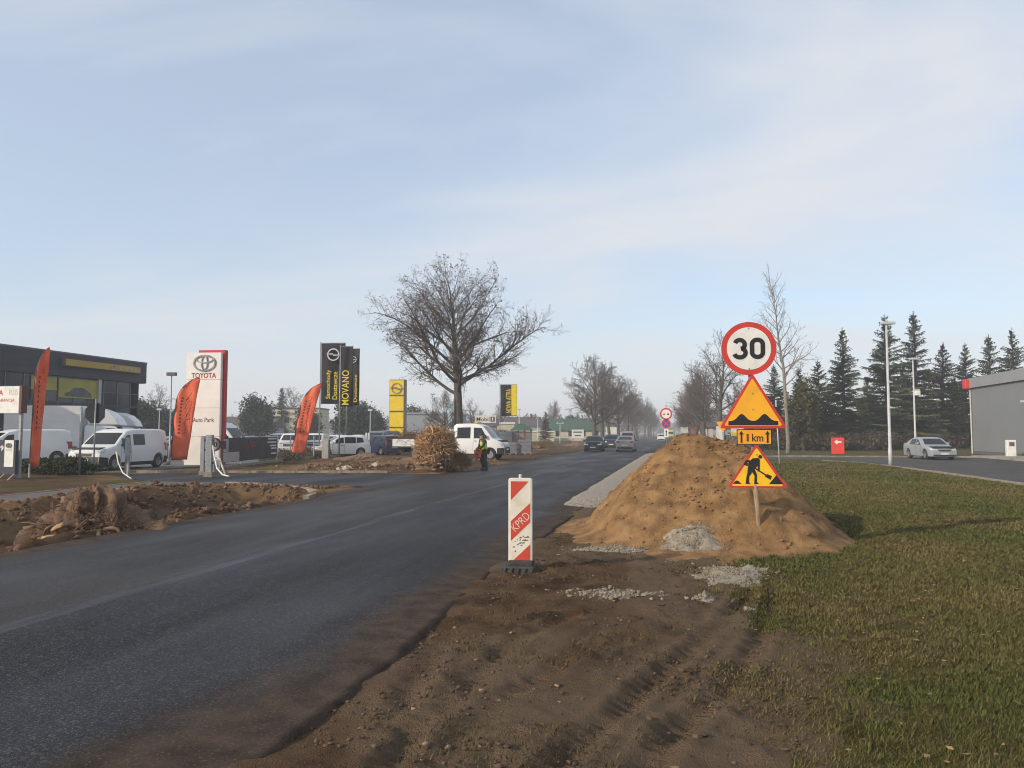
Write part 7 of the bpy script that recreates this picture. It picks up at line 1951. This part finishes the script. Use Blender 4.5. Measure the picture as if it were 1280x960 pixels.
# local: front is -Y. one vertex per joint
J = dict(pel=(0, 0, .93), spi=(0, -.05, 1.14), che=(0, -.12, 1.34), nec=(0, -.16, 1.49), hea=(0, -.20, 1.60), top=(0, -.21, 1.72),
  lh=(.10, 0, .90), lk=(.12, -.06, .50), la=(.12, .04, .10), lt=(.13, -.10, .05), rh=(-.10, 0, .90), rk=(-.13, -.10, .50), ra=(-.13, .02, .10), rt=(-.14, -.12, .05),
  ls=(.19, -.13, 1.41), le=(.24, -.20, 1.15), lw=(.13, -.40, 1.00), rs=(-.19, -.13, 1.41), re=(-.25, -.15, 1.14), rw=(-.14, -.33, .94))
K_ = list(J); ix_ = {k: i for i, k in enumerate(K_)}
E_ = [('pel', 'spi'), ('spi', 'che'), ('che', 'nec'), ('nec', 'hea'), ('hea', 'top'), ('pel', 'lh'), ('lh', 'lk'), ('lk', 'la'), ('la', 'lt'), ('pel', 'rh'), ('rh', 'rk'), ('rk', 'ra'), ('ra', 'rt'), ('che', 'ls'), ('ls', 'le'), ('le', 'lw'), ('che', 'rs'), ('rs', 're'), ('re', 'rw')]
RAD = dict(pel=(.15, .11), spi=(.14, .10), che=(.16, .11), nec=.055, hea=(.075, .09), top=.06, lh=.085, lk=.06, la=.042, lt=.035, rh=.085, rk=.06, ra=.042, rt=.035, ls=.06, le=.043, lw=.028, rs=.06, re=.043, rw=.028)
def sub_skel(keys, grow, name, m, root, extra=0.0):
    kk = [k for k in K_ if k in keys]; im = {k: i for i, k in enumerate(kk)}
    ed = [(im[a], im[b]) for a, b in E_ if a in im and b in im]
    rd = []
    for k in kk:
        r_ = RAD[k]; rd.append(tuple(v * grow + extra for v in r_) if isinstance(r_, tuple) else (r_ * grow + extra,) * 2)
    return kk, ed, rd, im
def build_skel(keys, grow, extra, name, m, root):
    kk, ed, rd, im = sub_skel(keys, grow, name, m, root, extra)
    me = bpy.data.meshes.new(name); me.from_pydata([J[k] for k in kk], ed, []); me.update()
    o = bpy.data.objects.new(name, me); COL.objects.link(o)
    sk = o.modifiers.new('Skin', 'SKIN'); sk.use_smooth_shade = True
    bpy.context.view_layer.update()
    lay = me.skin_vertices[0] if len(me.skin_vertices) else me.attributes.get('skin')
    for i, r_ in enumerate(rd):
        lay.data[i].radius = r_; lay.data[i].use_root = (kk[i] == root)
    sb = o.modifiers.new('Subsurf', 'SUBSURF'); sb.levels = 2; sb.render_levels = 2
    dg = bpy.context.evaluated_depsgraph_get()
    me2 = bpy.data.meshes.new_from_object(o.evaluated_get(dg)); me2.name = name
    bpy.data.objects.remove(o)
    return finish(me2, name, m, man, smooth=True)
CLOTH = mat('work_clothes', (0.028, 0.030, 0.034), 0.9, (0.045, 0.045, 0.048), 9, bump=0.4)
VEST = mat('vest_yellow', (0.55, 0.72, 0.06), 0.7, (0.45, 0.60, 0.05), 8)
ORNG = mat('saw_orange', (0.70, 0.13, 0.03), 0.5, (0.58, 0.10, 0.025), 8)
build_skel(K_, 1.0, 0.0, 'body', SKIN, 'pel')
build_skel(['pel', 'spi', 'che', 'nec', 'ls', 'le', 'rs', 're', 'lw', 'rw'], 1.05, 0.020, 'jacket', CLOTH, 'spi')
build_skel(['pel', 'lh', 'lk', 'la', 'rh', 'rk', 'ra'], 1.05, 0.022, 'trousers', CLOTH, 'pel')
build_skel(['spi', 'che', 'pel'], 1.06, 0.055, 'vest', VEST, 'spi')
for s_, a in ((1, 'l'), (-1, 'r')):
    ax, ay, az = J[a + 'a']; m2 = MB(); m2.lump((ax, ay - 0.06, 0.055), (0.058, 0.15, 0.06), 3, 0.08, 2); m2.lump((ax, ay, 0.13), (0.06, 0.065, 0.10), 4, 0.05, 2); m2.build('boot', RUBBER, man, smooth=True)
    wx_, wy_, wz_ = J[a + 'w']
    h_ = MB(); h_.lump((wx_, wy_ - 0.05, wz_ - 0.02), (0.03, 0.05, 0.045), 5, 0.05, 2)
    for f in range(4): h_.tube([(wx_ + s_ * 0.015 - 0.012 * (f - 1.5) * 0, wy_ - 0.075 - 0.002 * f, wz_ + 0.012 - 0.020 * f), (wx_ - s_ * 0.012, wy_ - 0.115 + 0.004 * abs(f - 1), wz_ + 0.006 - 0.020 * f), (wx_ - s_ * 0.045, wy_ - 0.10, wz_ + 0.002 - 0.020 * f), (wx_ - s_ * 0.05, wy_ - 0.07, wz_ - 0.020 * f)], [0.010, 0.0095, 0.009, 0.007], 6)
    h_.tube([(wx_ - s_ * 0.015, wy_ - 0.03, wz_ + 0.025), (wx_ - s_ * 0.045, wy_ - 0.06, wz_ + 0.035), (wx_ - s_ * 0.06, wy_ - 0.085, wz_ + 0.025)], [0.012, 0.011, 0.008], 6)
    h_.build('glove', mat('work_glove', (0.30, 0.12, 0.06), 0.8), man, smooth=True)
m2 = MB(); m2.lump((0, -0.185, 1.665), (0.094, 0.112, 0.085), 6, 0.05, 2); m2.build('cap', CLOTH, man, smooth=True)
m2 = MB(); m2.lump((0, -0.30, 1.60), (0.016, 0.022, 0.022), 7, 0.05, 1); m2.build('nose', SKIN, man, smooth=True)
for s_ in (-1, 1): MB().lump((s_ * 0.035, -0.285, 1.63), 0.011, 1, 0.0, 1).build('eye', BLACK, man)
m2 = MB(); m2.lump((0, -0.285, 1.565), (0.026, 0.010, 0.007), 2, 0.0, 1); m2.build('mouth', mat('lips', (0.35, 0.16, 0.12), 0.6), man)
for s_ in (-1, 1): MB().lump((s_ * 0.085, -0.19, 1.61), (0.014, 0.026, 0.036), 1, 0.0, 2).build('ear', SKIN, man, smooth=True)
saw = thing('chainsaw', 'orange chainsaw held low by the person in the vest', 'chainsaw', (x, y, 0.0), heading(606, 62))
MB().box(-0.11, -0.52, 0.78, 0.11, -0.18, 0.97).build('engine', ORNG, saw, bevel=0.03)
MB().prism([(-0.10, 0.60), (0.10, 0.60), (0.12, 0.80), (-0.12, 0.80)], -0.40, -0.24).build('tank', ORNG, saw, bevel=0.03)
MB().tube([(-0.13, -0.38, 0.85), (-0.14, -0.40, 1.02), (0.0, -0.42, 1.06), (0.14, -0.40, 1.02), (0.13, -0.38, 0.85)], 0.016, 8).build('front_handle', BLACK, saw, smooth=True)
MB().tube([(0, -0.20, 0.92), (0, -0.10, 0.96), (0, -0.06, 0.86), (0, -0.20, 0.80)], 0.018, 8).build('rear_handle', BLACK, saw, smooth=True)
MB().xprism([(-0.48, 0.86), (-0.50, 0.74), (-0.92, 0.10), (-0.98, 0.11), (-0.97, 0.18)], -0.012, 0.012).build('guide_bar', mat('bar_steel', (0.20, 0.20, 0.20), 0.4, metal=0.6), saw)

# ================================================================== AIR
hz = MB(); hz.box(-1700, -520, -2.2, 1700, 2000, 19.5)
hm = bpy.data.materials.new('haze_air'); hm.use_nodes = True
ht = hm.node_tree
for n in list(ht.nodes):
    if n.type != 'OUTPUT_MATERIAL': ht.nodes.remove(n)
pv_ = ht.nodes.new('ShaderNodeVolumePrincipled')
pv_.inputs['Color'].default_value = (0.86, 0.89, 0.94, 1)
pv_.inputs['Density'].default_value = 0.0011
pv_.inputs['Anisotropy'].default_value = 0.0
ht.links.new(pv_.outputs[0], [n for n in ht.nodes if n.type == 'OUTPUT_MATERIAL'][0].inputs['Volume'])
ho = hz.build('haze', hm, kind='stuff')
